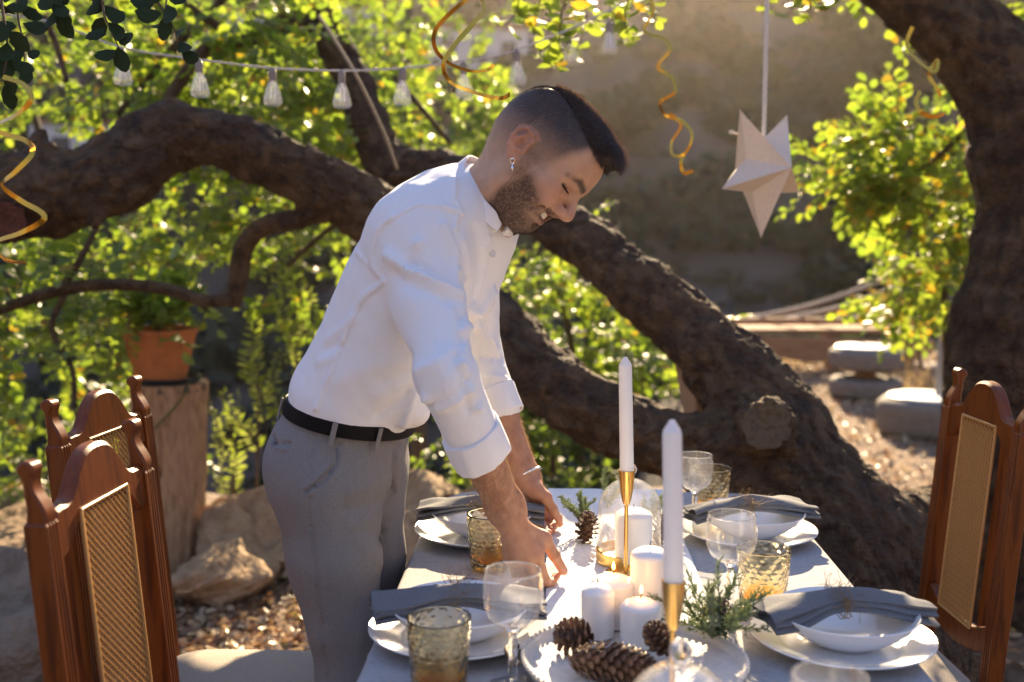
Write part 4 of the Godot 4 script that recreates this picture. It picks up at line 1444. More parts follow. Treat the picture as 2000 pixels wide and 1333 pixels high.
func build_dark_sprig() -> void:                         # leaves close to the lens, upper left, in the shade
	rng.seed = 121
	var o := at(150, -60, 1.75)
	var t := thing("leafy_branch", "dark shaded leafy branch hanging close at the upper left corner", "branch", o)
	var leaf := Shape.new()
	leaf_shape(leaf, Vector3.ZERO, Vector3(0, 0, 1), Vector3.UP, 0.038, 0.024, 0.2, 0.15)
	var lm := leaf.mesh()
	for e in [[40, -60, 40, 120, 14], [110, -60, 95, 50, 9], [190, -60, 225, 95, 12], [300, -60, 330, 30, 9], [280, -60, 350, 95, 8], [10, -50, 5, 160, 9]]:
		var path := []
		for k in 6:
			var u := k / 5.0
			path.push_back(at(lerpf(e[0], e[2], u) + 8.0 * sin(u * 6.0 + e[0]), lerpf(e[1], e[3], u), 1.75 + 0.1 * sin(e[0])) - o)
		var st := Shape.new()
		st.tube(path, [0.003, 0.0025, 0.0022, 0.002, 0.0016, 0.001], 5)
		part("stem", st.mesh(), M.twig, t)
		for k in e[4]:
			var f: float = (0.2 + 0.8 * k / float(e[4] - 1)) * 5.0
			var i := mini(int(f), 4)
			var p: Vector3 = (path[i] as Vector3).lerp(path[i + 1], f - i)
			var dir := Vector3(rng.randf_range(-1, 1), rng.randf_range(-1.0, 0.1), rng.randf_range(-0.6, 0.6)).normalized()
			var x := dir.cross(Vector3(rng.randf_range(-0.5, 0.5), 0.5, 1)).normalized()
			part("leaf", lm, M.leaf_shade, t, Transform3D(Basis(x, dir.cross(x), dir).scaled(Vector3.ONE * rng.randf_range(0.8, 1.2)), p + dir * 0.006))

func build_right_tree() -> void:
	var base := Vector3(at(1985, 1000, 3.6).x, 0, -3.6)
	var tree := thing("thick_tree", "thick dark trunk at the right edge forking near the top", "tree", base)
	limb_axes = []
	var k := Field.new(Vector3(0.8, -0.1, -4.3), Vector3(2.7, 2.75, -3.0), 0.024)
	limb(k, px4([[2005, 1400, 3.6, 0.30], [2005, 1100, 3.6, 0.23], [2000, 760, 3.6, 0.225], [2012, 600, 3.6, 0.205], [2038, 450, 3.6, 0.19], [2032, 300, 3.6, 0.185], [1990, 190, 3.6, 0.155], [1905, 95, 3.6, 0.115], [1808, 10, 3.6, 0.095], [1700, -80, 3.6, 0.10], [1560, -170, 3.55, 0.09]]))
	limb(k, px4([[2010, 330, 3.6, 0.17], [2030, 190, 3.62, 0.11], [2090, 80, 3.65, 0.10], [2200, -40, 3.7, 0.09]]))
	k.cap(at(1990, 1250, 3.6), Vector3(1.25, 0.0, -3.75), 0.18, 0.08, 0.12)
	var s := k.net()
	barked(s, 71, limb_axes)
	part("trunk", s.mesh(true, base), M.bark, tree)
	rng.seed = 131
	var pl := []
	for e in [[1960, 15, 4.1, 0.2, 0.12, 0.2, 7], [2080, 120, 4.0, 0.3, 0.3, 0.3, 8], [1750, -130, 3.6, 0.4, 0.1, 0.4, 6]]:
		pl.append_array(clumps(at(e[0], e[1], e[2]) - base, Vector3(e[3], e[4], e[5]), e[6], 8, 0.08))
	crown(tree, "crown", pl, M.twigs, 1.0)

func bushy(called: String, label: String, category: String, root: Vector3, stems: Array, spots: Array, meshes: Array, size: float, sd: int, group := "", full := 0.46) -> Node3D:
	rng.seed = sd
	var t := thing(called, label, category, root, 0.0, group)
	for e in stems:
		var w := smooth_path(px4(e), 4)
		var b := Shape.new()
		b.tube(w.map(func(z): return xyz(z) - root), w.map(func(z): return z.w), 7)
		part("stem", b.mesh(), M.twig, t)
	var pl := []
	for e in spots:
		pl.append_array(clumps(at(e[0], e[1], e[2]) - root, Vector3(e[3], e[4], e[5]), maxi(3, int(e[6] * full)), e[7], e[8] * 0.75))
	crown(t, "crown", pl, meshes, size)
	return t

func ground_at(px: float, d: float) -> Vector3:
	var p := at(px, 445, d)
	return Vector3(p.x, ground_height(p.x, p.z), p.z)

func build_bushes() -> void:
	bushy("leafy_tree", "bright leafy tree growing beyond the arching limb at left", "tree", ground_at(250, 6.6), [[[250, 900, 6.6, 0.07], [240, 600, 6.5, 0.06], [280, 300, 6.4, 0.05], [330, 60, 6.3, 0.04]], [[240, 600, 6.5, 0.04], [120, 400, 6.3, 0.03], [60, 200, 6.2, 0.02]]],
		[[100, 100, 6.2, 1.0, 0.6, 0.7, 20, 9, 0.13], [420, 90, 6.4, 1.0, 0.6, 0.7, 24, 9, 0.13], [110, 540, 5.8, 0.40, 0.45, 0.5, 16, 9, 0.12], [60, 850, 5.4, 0.55, 0.6, 0.5, 26, 9, 0.12], [640, 170, 5.6, 0.40, 0.30, 0.3, 16, 9, 0.12], [570, 255, 5.2, 0.32, 0.14, 0.25, 9, 9, 0.10]], M.twigs, 1.15, 201)
	bushy("leafy_tree", "slender leafy tree behind the man's back and the hanging bulbs", "tree", ground_at(820, 7.2), [[[820, 900, 7.2, 0.06], [800, 500, 7.1, 0.05], [790, 200, 7.0, 0.035], [800, -20, 7.0, 0.02]]],
		[[800, 130, 6.8, 0.55, 0.5, 0.5, 20, 9, 0.12], [900, 280, 6.6, 0.40, 0.22, 0.4, 11, 9, 0.10], [640, 470, 6.0, 0.40, 0.4, 0.4, 14, 9, 0.11], [960, 250, 6.0, 0.12, 0.14, 0.2, 4, 7, 0.06]], M.twigs, 1.1, 202)
	bushy("dense_bush", "dense dark green bush between the two limbs of the gnarled tree", "bush", ground_at(1130, 5.6), [[[1130, 900, 5.6, 0.03], [1120, 700, 5.5, 0.02], [1090, 560, 5.4, 0.012]]],
		[[1040, 540, 5.2, 0.22, 0.22, 0.3, 10, 9, 0.09], [1090, 640, 5.4, 0.42, 0.4, 0.4, 14, 9, 0.10], [1240, 720, 5.6, 0.32, 0.28, 0.35, 8, 9, 0.09], [900, 870, 5.3, 0.6, 0.25, 0.3, 12, 9, 0.10]], M.twigs, 1.0, 203)
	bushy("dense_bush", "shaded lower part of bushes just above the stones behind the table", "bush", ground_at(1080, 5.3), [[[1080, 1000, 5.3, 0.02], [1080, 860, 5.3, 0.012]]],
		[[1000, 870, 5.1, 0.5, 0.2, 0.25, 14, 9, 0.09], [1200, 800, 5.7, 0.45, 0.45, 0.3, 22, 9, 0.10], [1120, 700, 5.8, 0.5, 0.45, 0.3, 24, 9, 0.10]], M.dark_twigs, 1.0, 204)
	var lime := [twig_mesh(11, 13, 0.20, 0.050, [M.leaf_lime, M.leaf_green, M.leaf_yellow], [0.68, 0.20, 0.12]), twig_mesh(12, 12, 0.18, 0.052, [M.leaf_lime, M.leaf_green, M.leaf_yellow], [0.74, 0.18, 0.08])]
	bushy("young_tree", "yellow-green young tree left of the thick right trunk", "tree", ground_at(1850, 5.2), [[[1845, 900, 5.2, 0.025], [1850, 700, 5.2, 0.022], [1846, 500, 5.1, 0.018], [1880, 330, 5.0, 0.014]], [[1846, 520, 5.1, 0.014], [1760, 420, 4.9, 0.010], [1680, 330, 4.8, 0.006]], [[1890, 250, 4.4, 0.014], [1850, 290, 4.4, 0.012], [1800, 330, 4.5, 0.009], [1720, 360, 4.6, 0.006]]],
		[[1730, 250, 4.6, 0.20, 0.14, 0.2, 8, 8, 0.07], [1660, 340, 4.6, 0.16, 0.12, 0.2, 7, 8, 0.07], [1800, 370, 4.7, 0.24, 0.18, 0.25, 12, 8, 0.08], [1850, 480, 4.8, 0.14, 0.2, 0.2, 9, 8, 0.07], [1820, 560, 5.2, 0.18, 0.12, 0.2, 9, 8, 0.08]], lime, 0.95, 205, "", 0.78)
	var ym := [twig_mesh(8, 10, 0.18, 0.05, [M.leaf_yellow, M.leaf_lime], [0.7, 0.3])]
	bushy("yellowing_bush", "small bush with yellow leaves beside the wooden railing", "bush", ground_at(1790, 6.4), [[[1800, 720, 6.4, 0.012], [1780, 600, 6.3, 0.008]]], [[1765, 596, 6.2, 0.13, 0.08, 0.15, 6, 7, 0.06]], ym, 0.9, 206)
	# upright young shoots at the edge of the terrace, left of the man
	var sm := [twig_mesh(9, 22, 0.30, 0.06, [M.leaf_pale, M.leaf_lime], [0.5, 0.5], 0.24), twig_mesh(10, 20, 0.26, 0.055, [M.leaf_pale, M.leaf_lime], [0.4, 0.6], 0.26)]
	var list := [[500, 800, 4.7, "tall pale shoot with narrow leaves left of the man's hip"], [575, 660, 4.8, "pale narrow-leaved shoot behind the man's lower back"], [450, 920, 4.7, "low narrow-leaved shrub beside the stump and the stones"], [560, 900, 4.75, "narrow-leaved shrub at the man's trouser pocket"]]
	for e in list:
		var root := ground_at(e[0], e[2])
		bushy("young_shrub", e[3], "shrub", root, [[[e[0], 1040, e[2], 0.008], [e[0] + 4, e[1], e[2], 0.005], [e[0] - 2, e[1] - 90, e[2], 0.003]]], [], sm, 1.0, 300 + int(e[0]))
		var o: Node3D = get_child(get_child_count() - 1)
		rng.seed = 320 + int(e[0])
		var places := []
		for k in 7:
			var p := at(e[0] + rng.randf_range(-22, 22), e[1] + 90 - k * 26, e[2] + rng.randf_range(-0.05, 0.05)) - root
			var d := Vector3(rng.randf_range(-0.6, 0.6), 1.0, rng.randf_range(-0.6, 0.6)).normalized()
			var x := d.cross(Vector3(0, 0, 1)).normalized()
			places.push_back(Transform3D(Basis(x, d.cross(x), d).rotated(d, rng.randf() * TAU).scaled(Vector3.ONE * rng.randf_range(0.6, 0.9)), p))
		scatter("crown", o, sm[0], places)

func build_hill_cover() -> void:
	rng.seed = 401
	var bush := Shape.new()
	for k in 150:
		var d := Vector3(rng.randfn(), absf(rng.randfn()) * 0.8, rng.randfn()).normalized() * pow(rng.randf(), 0.35)
		var n := Vector3(rng.randfn(), rng.randfn(), rng.randfn()).normalized()
		leaf_shape(bush, d, n, n.cross(Vector3(0.3, 0.8, 0.5)).normalized(), 0.34, 0.24)
	var m1 := leaf_material(0.026, 0.036, 0.020, Color(0.03, 0.045, 0.012), 0.8)
	var m2 := leaf_material(0.085, 0.072, 0.048, Color(0.06, 0.06, 0.02), 0.9)
	for kind in 2:
		var places := []
		for k in (3600 if kind == 0 else 2600):
			var z := -14.0 - 62.0 * pow(rng.randf(), 0.8)
			var x := rng.randf_range(-0.62, 0.62) * -z + 1.0
			var g := land_noise.get_noise_2d(x * 3.6 + 20.0 * kind, z * 2.4)
			if g < ((-0.15 if z > -34.0 else 0.08) if kind == 0 else -0.2): continue
			var s := rng.randf_range(0.5, 1.9) * (0.38 if kind else 1.0)
			places.push_back(Transform3D(Basis(Vector3.UP, rng.randf() * TAU).scaled(Vector3(s, s * rng.randf_range(0.6, 1.0), s)), Vector3(x, ground_height(x, z) - 0.1, z)))
		var o := scatter("hillside_scrub", self, bush.mesh(), places)
		o.material_override = m2 if kind else m1
		tag(o, "dry brown brush scattered over the far hillside" if kind else "dark green scrub scattered over the far hillside", "scrub")

func build_litter() -> void:
	rng.seed = 411
	var tones := [Color(0.30, 0.17, 0.08), Color(0.42, 0.28, 0.15), Color(0.18, 0.09, 0.042), Color(0.52, 0.40, 0.25), Color(0.38, 0.26, 0.05)]
	var l := Shape.new()
	leaf_shape(l, Vector3(0, 0, -0.02), Vector3(0, 0, 1), Vector3.UP, 0.04, 0.02, 0.5, -0.35)
	var lm := l.mesh()
	for kind in 5:
		var places := []
		for k in (400 if kind == 4 else 5200):
			var p: Vector3
			if rng.randf() < 0.42:
				p = Vector3(rng.randf_range(-1.6, 0.5), 0, rng.randf_range(-4.9, -2.3))
			else:
				var z := -2.6 - 8.8 * pow(rng.randf(), 1.3)
				p = Vector3(rng.randf_range(0.6, 5.2), 0, z)
			if p.z < brink(p.x): continue
			p.y = ground_height(p.x, p.z) + rng.randf_range(0.002, 0.016)
			var b := Basis.from_euler(Vector3(rng.randf_range(-0.6, 0.6), rng.randf() * TAU, rng.randf_range(-0.8, 0.8)))
			places.push_back(Transform3D(b.scaled(Vector3.ONE * rng.randf_range(0.6, 1.4)), p))
		var m := leaf_material(tones[kind].r, tones[kind].g, tones[kind].b, tones[kind] * 0.6, 0.38)
		var o := scatter("leaf_litter", self, lm, places)
		o.material_override = m
		tag(o, ["fallen mid brown leaves lying over the bare terrace ground", "fallen tan leaves lying over the bare terrace ground", "fallen dark brown leaves lying over the bare terrace ground", "fallen pale straw leaves lying over the bare terrace ground", "few fallen yellow leaves lying on the terrace ground"][kind], "leaves")
	# chips of stone in the litter
	var st := rock_shape(5, 0.02, Vector3(1, 0.7, 0.9), 2)
	var places := []
	for k in 900:
		var z := -2.6 - 8.0 * rng.randf()
		var p := Vector3(rng.randf_range(-1.6, 4.5), 0, z)
		if p.z < brink(p.x): continue
		p.y = ground_height(p.x, p.z) + 0.004
		places.push_back(Transform3D(Basis.from_euler(Vector3(rng.randf() * 6, rng.randf() * 6, 0)).scaled(Vector3.ONE * rng.randf_range(0.4, 1.3)), p))
	var o := scatter("stone_chips", self, st.mesh(false), places)
	o.material_override = mat(0.30, 0.23, 0.16, 0.9)
	tag(o, "small stone chips strewn among the fallen leaves", "stones")

func rock_shape(sd: int, r: float, squash: Vector3, level := 3) -> Shape:
	var s := Shape.new()
	var n := noise(1.1, FastNoiseLite.TYPE_SIMPLEX_SMOOTH, 4, sd)
	var cell := noise(0.9, FastNoiseLite.TYPE_CELLULAR, 1, sd)
	cell.cellular_return_type = FastNoiseLite.RETURN_DISTANCE
	var rings := 5 * level
	var sides := 8 * level
	for y in rings + 1:
		var a := PI * y / rings
		for x in sides:
			var b := TAU * x / sides
			var d := Vector3(sin(a) * cos(b), cos(a), sin(a) * sin(b))
			var m := 0.0
			for f in 7:                                  # cut by a few planes, as broken stone is
				var pn := Vector3(sin(sd * 1.7 + f * 2.1), cos(sd * 0.9 + f * 1.3), sin(sd * 2.3 + f * 0.7 + 1.0)).normalized()
				m = maxf(m, maxf(d.dot(pn), 0.0) / 0.80)
			var rad := minf(1.12, 1.0 / maxf(m, 0.6)) * (1.0 + 0.16 * n.get_noise_3dv(d * 1.3) + 0.05 * n.get_noise_3dv(d * 5.0))
			s.v.push_back(d * squash * r * rad)
	for y in rings:
		for x in sides:
			var x2 := (x + 1) % sides
			s.quad(y * sides + x, y * sides + x2, (y + 1) * sides + x2, (y + 1) * sides + x)
	for k in range(0, s.i.size(), 3):
		var t := s.i[k + 1]
		s.i[k + 1] = s.i[k + 2]
		s.i[k + 2] = t
	return s

func build_rocks() -> void:
	var m := mat(0.47, 0.325, 0.195, 0.92)
	m.albedo_texture = tone_map(noise(0.012, FastNoiseLite.TYPE_SIMPLEX_SMOOTH, 5, 33), 512, [[0.0, Color(0.5, 0.45, 0.4)], [0.45, Color(0.9, 0.85, 0.8)], [0.7, Color(1.2, 1.1, 1.0)], [1.0, Color(1.7, 1.75, 1.8)]])
	m.heightmap_enabled = true
	m.heightmap_texture = grey_map(noise(0.03, FastNoiseLite.TYPE_SIMPLEX, 5, 34), 512)
	m.heightmap_scale = 1.2
	m.uv1_triplanar = true
	m.uv1_scale = Vector3.ONE * 2.0
	var grey := m.duplicate()
	grey.albedo_color = lin(0.24, 0.19, 0.145)
	var list := [
		[505, 1050, 4.45, 0.22, 1.25, 0.85, 0, "large tan boulder behind the man's legs, right of the stump"], [440, 1075, 4.25, 0.16, 0.75, 1.05, 0, "tan leaning stone touching the right foot of the stump"], [560, 1130, 4.3, 0.11, 1.3, 0.6, 0, "flat tan stone low in front of the large boulder"],
		[830, 985, 4.5, 0.19, 1.2, 0.9, 0, "tan rock just beyond the left far corner of the table"], [790, 1060, 4.2, 0.15, 1.1, 0.8, 0, "brown rock below the tan rock, between man and table"], [720, 1010, 4.7, 0.18, 1.2, 0.8, 0, "tan rock hidden partly by the man's thighs"],
		[1140, 912, 4.6, 0.085, 0.7, 1.35, 0, "upright pale pointed stone under the lower limb"], [1080, 950, 4.5, 0.11, 1.3, 0.5, 0, "flat pale stone beside the upright pointed stone"], [950, 960, 4.7, 0.15, 1.4, 0.7, 0, "low brown stone behind the far edge of the table"],
		[35, 1185, 3.5, 0.17, 1.1, 1.0, 1, "grey boulder at the left edge behind the chairs"], [20, 1275, 3.2, 0.16, 1.2, 0.9, 1, "grey boulder lowest at the left edge"], [130, 1160, 3.9, 0.18, 1.2, 0.8, 1, "grey rock seen between the two left chairs"], [230, 1130, 4.3, 0.2, 1.2, 0.7, 1, "grey rock left of the stump's foot"], [360, 1155, 4.05, 0.09, 1.2, 0.8, 0, "small tan stone lying before the stump"],
		[430, 1165, 4.0, 0.16, 1.5, 0.6, 2, "clod of brown earth and roots before the stump"], [640, 1120, 4.5, 0.16, 1.1, 0.8, 0, "tan stone between the boulder and the man's knees"]]
	for k in list.size():
		var e: Array = list[k]
		var p := at(e[0], e[1], e[2])
		var g := ground_height(p.x, p.z)
		var s := rock_shape(70 + k * 3, e[3], Vector3(e[4], e[5], 0.9), 4)
		var low := 1e9
		for v in s.v: low = minf(low, v.y)
		var lift := maxf(p.y, g - low * 0.75)
		var o := part("rock", s.creased(38), grey if e[6] == 1 else m)
		o.position = Vector3(p.x, minf(p.y, lift) if p.y > g else lift, p.z)
		if o.position.y + low > g: o.position.y = g - low * 0.85
		o.rotation.y = k * 0.3
		tag(o, e[7], "rock", "rocks along the terrace edge")

func build_houses() -> void:
	var wall := mat(0.62, 0.61, 0.60, 0.9)
	var roof := mat(0.28, 0.13, 0.08, 0.9)
	var glass := mat(0.03, 0.035, 0.045, 0.2)
	for e in [[925, 62, 54.0, 5.0, 2.4, "small white house on the hillside above the bulb string"], [700, 45, 56.0, 3.6, 2.2, "small white house on the hillside behind the sloping branch"], [215, 165, 46.0, 6.0, 2.2, "white house on the hillside at far left behind leaves"], [445, 55, 55.0, 4.0, 2.4, "white house among the upper left leaves"]]:
		var p := at(e[0], e[1], e[2])
		p.y = ground_height(p.x, p.z) - 0.4
		var t := thing("white_house", e[5], "house", p, 0.2)
		var s := Shape.new()
		s.box(Vector3(0, e[4] / 2, 0), Vector3(e[3], e[4], 3.0))
		part("wall", s.mesh(false), wall, t)
		var r := Shape.new()
		r.box(Vector3(0, e[4] + 0.08, 0), Vector3(e[3] + 0.3, 0.15, 3.3))
		part("roof", r.mesh(false), roof, t)
		for k in 3:
			var w := Shape.new()
			w.box(Vector3((k - 1) * e[3] * 0.3, e[4] * 0.55, 1.51), Vector3(0.7, 0.9, 0.05))
			part("window", w.mesh(false), glass, t)

# ---------------------------------------------------------------- the table and what is laid on it
var table_turn := -0.038
var table_mid := Vector3(0.185, 0, -1.56)

func on_table(p: Vector3) -> Vector3:                    # world to the table's own axes
	return (p - table_mid).rotated(Vector3.UP, -table_turn)

func cloth_texture(m: StandardMaterial3D, scale: float) -> void:
	var n := noise(0.25, FastNoiseLite.TYPE_VALUE, 2, 14)
	m.albedo_texture = tone_map(n, 256, [[0.0, Color(0.8, 0.8, 0.8)], [1.0, Color(1.12, 1.12, 1.12)]])
	m.heightmap_enabled = true
	m.heightmap_texture = grey_map(n, 256)
	m.heightmap_scale = 0.04
	m.uv1_triplanar = true
	m.uv1_scale = Vector3.ONE * scale

func build_table() -> void:
	var hx := 0.385
	var hz := 0.865
	var t := thing("dining_table", "long wooden dining table hidden under the grey cloth", "table", table_mid, table_turn)
	var wood := M.wood as Material
	var s := Shape.new()
	s.soft_box(Vector3(0, TABLE - 0.026, 0), Vector3(hx * 2 - 0.02, 0.034, hz * 2 - 0.02), 0.006)
	part("tabletop", s.mesh(false), wood, t)
	for sx: float in [-1, 1]:
		for sz: float in [-1, 1]:
			var l := Shape.new()
			l.soft_box(Vector3(sx * (hx - 0.07), (TABLE - 0.05) / 2, sz * (hz - 0.09)), Vector3(0.06, TABLE - 0.05, 0.06), 0.005)
			part("leg", l.mesh(false), wood, t)
	# cloth: a rounded rectangle that turns down over the edge and hangs in soft waves
	var c := Shape.new()
	var around := 220
	var rows := [[0.0, 0.0, 0.0], [0.5, 0.0, 0.0], [0.93, 0.0, 0.0], [0.985, 0.0, 0.0], [1.0, -0.003, 0.0], [1.0, -0.010, 0.004], [1.0, -0.03, 0.007], [1.0, -0.09, 0.016], [1.0, -0.15, 0.026], [1.0, -0.21, 0.036]]
	var wob := noise(1.5, FastNoiseLite.TYPE_SIMPLEX_SMOOTH, 2, 15)
	for r in rows.size():
		for k in around:
			var a := TAU * k / around
			var d := Vector2(cos(a), sin(a))
			var q := 9.0
			var rad := pow(pow(absf(d.x) / hx, q) + pow(absf(d.y) / hz, q), -1.0 / q)
			var e := d * rad * float(rows[r][0])
			var wave: float = rows[r][2]
			var nrm := d.normalized()
			var fold := sin(k * 0.55 + 2.0 * sin(k * 0.13)) * 0.5 + wob.get_noise_2d(k * 0.1, 3.0)
			var o := wave * (0.7 + 0.8 * fold)
			var y: float = TABLE + rows[r][1]
			if r < 4: y += 0.0012 * wob.get_noise_2d(e.x * 4.0, e.y * 4.0)
			c.v.push_back(Vector3(e.x + nrm.x * o, y, e.y + nrm.y * o))
	for r in rows.size() - 1:
		for k in around:
			var k2 := (k + 1) % around
			c.quad(r * around + k, r * around + k2, (r + 1) * around + k2, (r + 1) * around + k)
	for k in range(0, c.i.size(), 3):
		var x := c.i[k + 1]
		c.i[k + 1] = c.i[k + 2]
		c.i[k + 2] = x
	var grey := mat(0.37, 0.365, 0.37, 0.9)
	cloth_texture(grey, 3.0)
	var cl := part("tablecloth", c.mesh(), grey)
	cl.position = table_mid
	cl.rotation.y = table_turn
	tag(cl, "plain grey tablecloth covering the whole dining table", "tablecloth")
	# runner
	var n := Shape.new()
	var lift := [on_table(on(1090, 1020)), on_table(on(1099, 1118))]
	n.grid(36, 120, func(u: float, v: float) -> Vector3:
		var x := lerpf(-0.135, 0.128, u)
		var z := lerpf(-hz + 0.004, hz - 0.02, v)
		var y := TABLE + 0.004 + 0.0016 * wob.get_noise_2d(x * 7.0 + 9.0, z * 4.0)
		for p in lift:
			var w := (Vector2(x - p.x, z - p.z) * Vector2(1.0, 0.8)).length()
			y += 0.020 * exp(-(w / 0.03) ** 2) * ss(-0.06, -0.13, x)
		return Vector3(x, y, z))
	var white := mat(0.80, 0.80, 0.79, 0.85)
	cloth_texture(white, 4.0)
	var ru := part("table_runner", n.mesh(), white)
	ru.position = table_mid
	ru.rotation.y = table_turn
	tag(ru, "white linen runner lying along the middle of the table", "runner")

func crockery() -> void:
	M.china = mat(0.80, 0.80, 0.80, 0.16)
	M.china.clearcoat_enabled = true
	M.china.clearcoat = 0.5
	M.china.clearcoat_roughness = 0.08
	M.napkin = mat(0.15, 0.153, 0.163, 0.92)
	cloth_texture(M.napkin, 6.0)
	M.straw = mat(0.22, 0.14, 0.06, 0.8)
	var plate := Shape.new()
	plate.lathe([Vector2(0, 0.003), Vector2(0.078, 0.003), Vector2(0.082, 0.0), Vector2(0.086, 0.002), Vector2(0.110, 0.009), Vector2(0.1265, 0.0165), Vector2(0.1295, 0.0190), Vector2(0.1285, 0.0205), Vector2(0.1255, 0.0195), Vector2(0.108, 0.0125), Vector2(0.088, 0.0065), Vector2(0.08, 0.0055), Vector2(0, 0.0055)], 72)
	var bowl := Shape.new()
	bowl.lathe([Vector2(0, 0.002), Vector2(0.040, 0.002), Vector2(0.044, 0.0), Vector2(0.047, 0.003), Vector2(0.072, 0.016), Vector2(0.092, 0.032), Vector2(0.1005, 0.044), Vector2(0.1018, 0.0465), Vector2(0.1008, 0.0475), Vector2(0.0985, 0.0455), Vector2(0.0895, 0.034), Vector2(0.070, 0.0195), Vector2(0.045, 0.0075), Vector2(0, 0.006)], 72)
	var spots := [
		[893, 1250, "near left, partly behind the nearest amber tumbler", 0.10], [940, 1052, "far left, under the man's forearm", -0.16], [1463, 1053, "far right, by the gnarled tree", 0.12], [1643, 1266, "near right, closest to the right chair", 0.18]]
	for k in 4:
		var p := on(spots[k][0], spots[k][1])
		var w: String = spots[k][2]
		var o := part("dinner_plate", plate.creased(50), M.china)
		o.position = p + Vector3(0, 0.0035, 0)
		tag(o, "white dinner plate " + w, "plate", "dinner plates round the table")
		var b := part("soup_bowl", bowl.creased(50), M.china)
		b.position = p + Vector3(0.004, 0.0098, 0.002)
		tag(b, "white soup bowl on the plate " + w, "bowl", "soup bowls on the plates")
		napkin(p + Vector3(0, 0.053, 0), spots[k][3], w, k)

func napkin(p: Vector3, turn: float, which: String, sd: int) -> void:
	var t := thing("napkin", "tied grey napkin on the bowl " + which, "napkin", p, turn, "tied napkins on the bowls")
	var s := Shape.new()
	var n := noise(9.0, FastNoiseLite.TYPE_SIMPLEX_SMOOTH, 2, 50 + sd)
	for lay in 3:                                        # folded layers, gathered in the middle and fanned at both ends
		var path := Shape.new()
		var off := lay * 0.0068
		path.grid(56, 14, func(u: float, v: float) -> Vector3:
			var x := (u - 0.5) * 0.245
			var e := absf(u - 0.5) * 2.0
			var half := lerpf(0.014, 0.041 - 0.003 * lay, ss(0.05, 0.75, e)) * (1.0 + 0.10 * sin(sd * 2.0 + u * 3.0))
			var z := (v - 0.5) * 2.0 * half + 0.010 * sin(u * 3.1 + sd) * (0.4 + lay * 0.25)
			var y := off + 0.015 * sin(v * PI) * (1.0 - 0.45 * e) + 0.0035 * sin(v * PI * 2.0 + sd) * e + n.get_noise_2d(x * 0.8 + lay * 0.3, z * 1.2) * 0.008 * e + 0.004 * (1.0 - e) - 0.012 * e * e + 0.004 * lay * e * absf(v - 0.5)
			return Vector3(x + 0.010 * (v - 0.5) * e, y, z), false)
		var b := s.v.size()                              # give each layer its thickness
		path.normals()
		for q in path.v.size():
			s.v.push_back(path.v[q] + path.n[q] * 0.0022)
		for q in path.v.size():
			s.v.push_back(path.v[q] - path.n[q] * 0.0022)
		var m := path.v.size()
		for q in range(0, path.i.size(), 3):
			s.tri(b + path.i[q], b + path.i[q + 1], b + path.i[q + 2])
			s.tri(b + m + path.i[q], b + m + path.i[q + 2], b + m + path.i[q + 1])
		for u in 56:
			for v in [0, 14]:
				var a: int = v * 57 + u
				s.quad(b + a, b + a + 1, b + m + a + 1, b + m + a)
	part("cloth", s.creased(60), M.napkin, t)
	var g := Shape.new()
	rng.seed = 500 + sd
	for k in 46:
		var path := []
		var q := Vector3(rng.randf_range(-0.012, 0.012), 0.014 + rng.randf_range(-0.004, 0.012), rng.randf_range(-0.03, 0.03))
		var d := Vector3(rng.randf_range(-1, 1), rng.randf_range(-0.2, 0.8), rng.randf_range(-1, 1)).normalized()
		var axis := Vector3(rng.randf_range(-1, 1), rng.randf_range(-1, 1), rng.randf_range(-1, 1)).normalized()
		for e in 9:
			path.push_back(q)
			q += d * 0.0048
			d = d.rotated(axis, rng.randf_range(0.1, 0.6))
		g.tube(path, [0.00045], 3, false)
	for k in 3:
		var loop := []
		for e in 13:
			var a := TAU * e / 12
			loop.push_back(Vector3(0.004 * (k - 1) + 0.002 * sin(a * 2 + k), 0.008 + 0.0165 * cos(a), 0.0205 * sin(a)))
		g.tube(loop, [0.0008], 4, false)
	var tie := part("grass_tie", g.mesh(), M.straw, t)
	tie.set_meta("kind", "stuff")

func glass_material(alpha := 0.03, mirror := 0.04) -> StandardMaterial3D:
	var m := mat(0.95, 0.96, 0.96, 0.02)
	m.transparency = BaseMaterial3D.TRANSPARENCY_ALPHA
	m.albedo_color.a = alpha
	m.metallic_specular = 0.5
	m.metallic = mirror
	return m

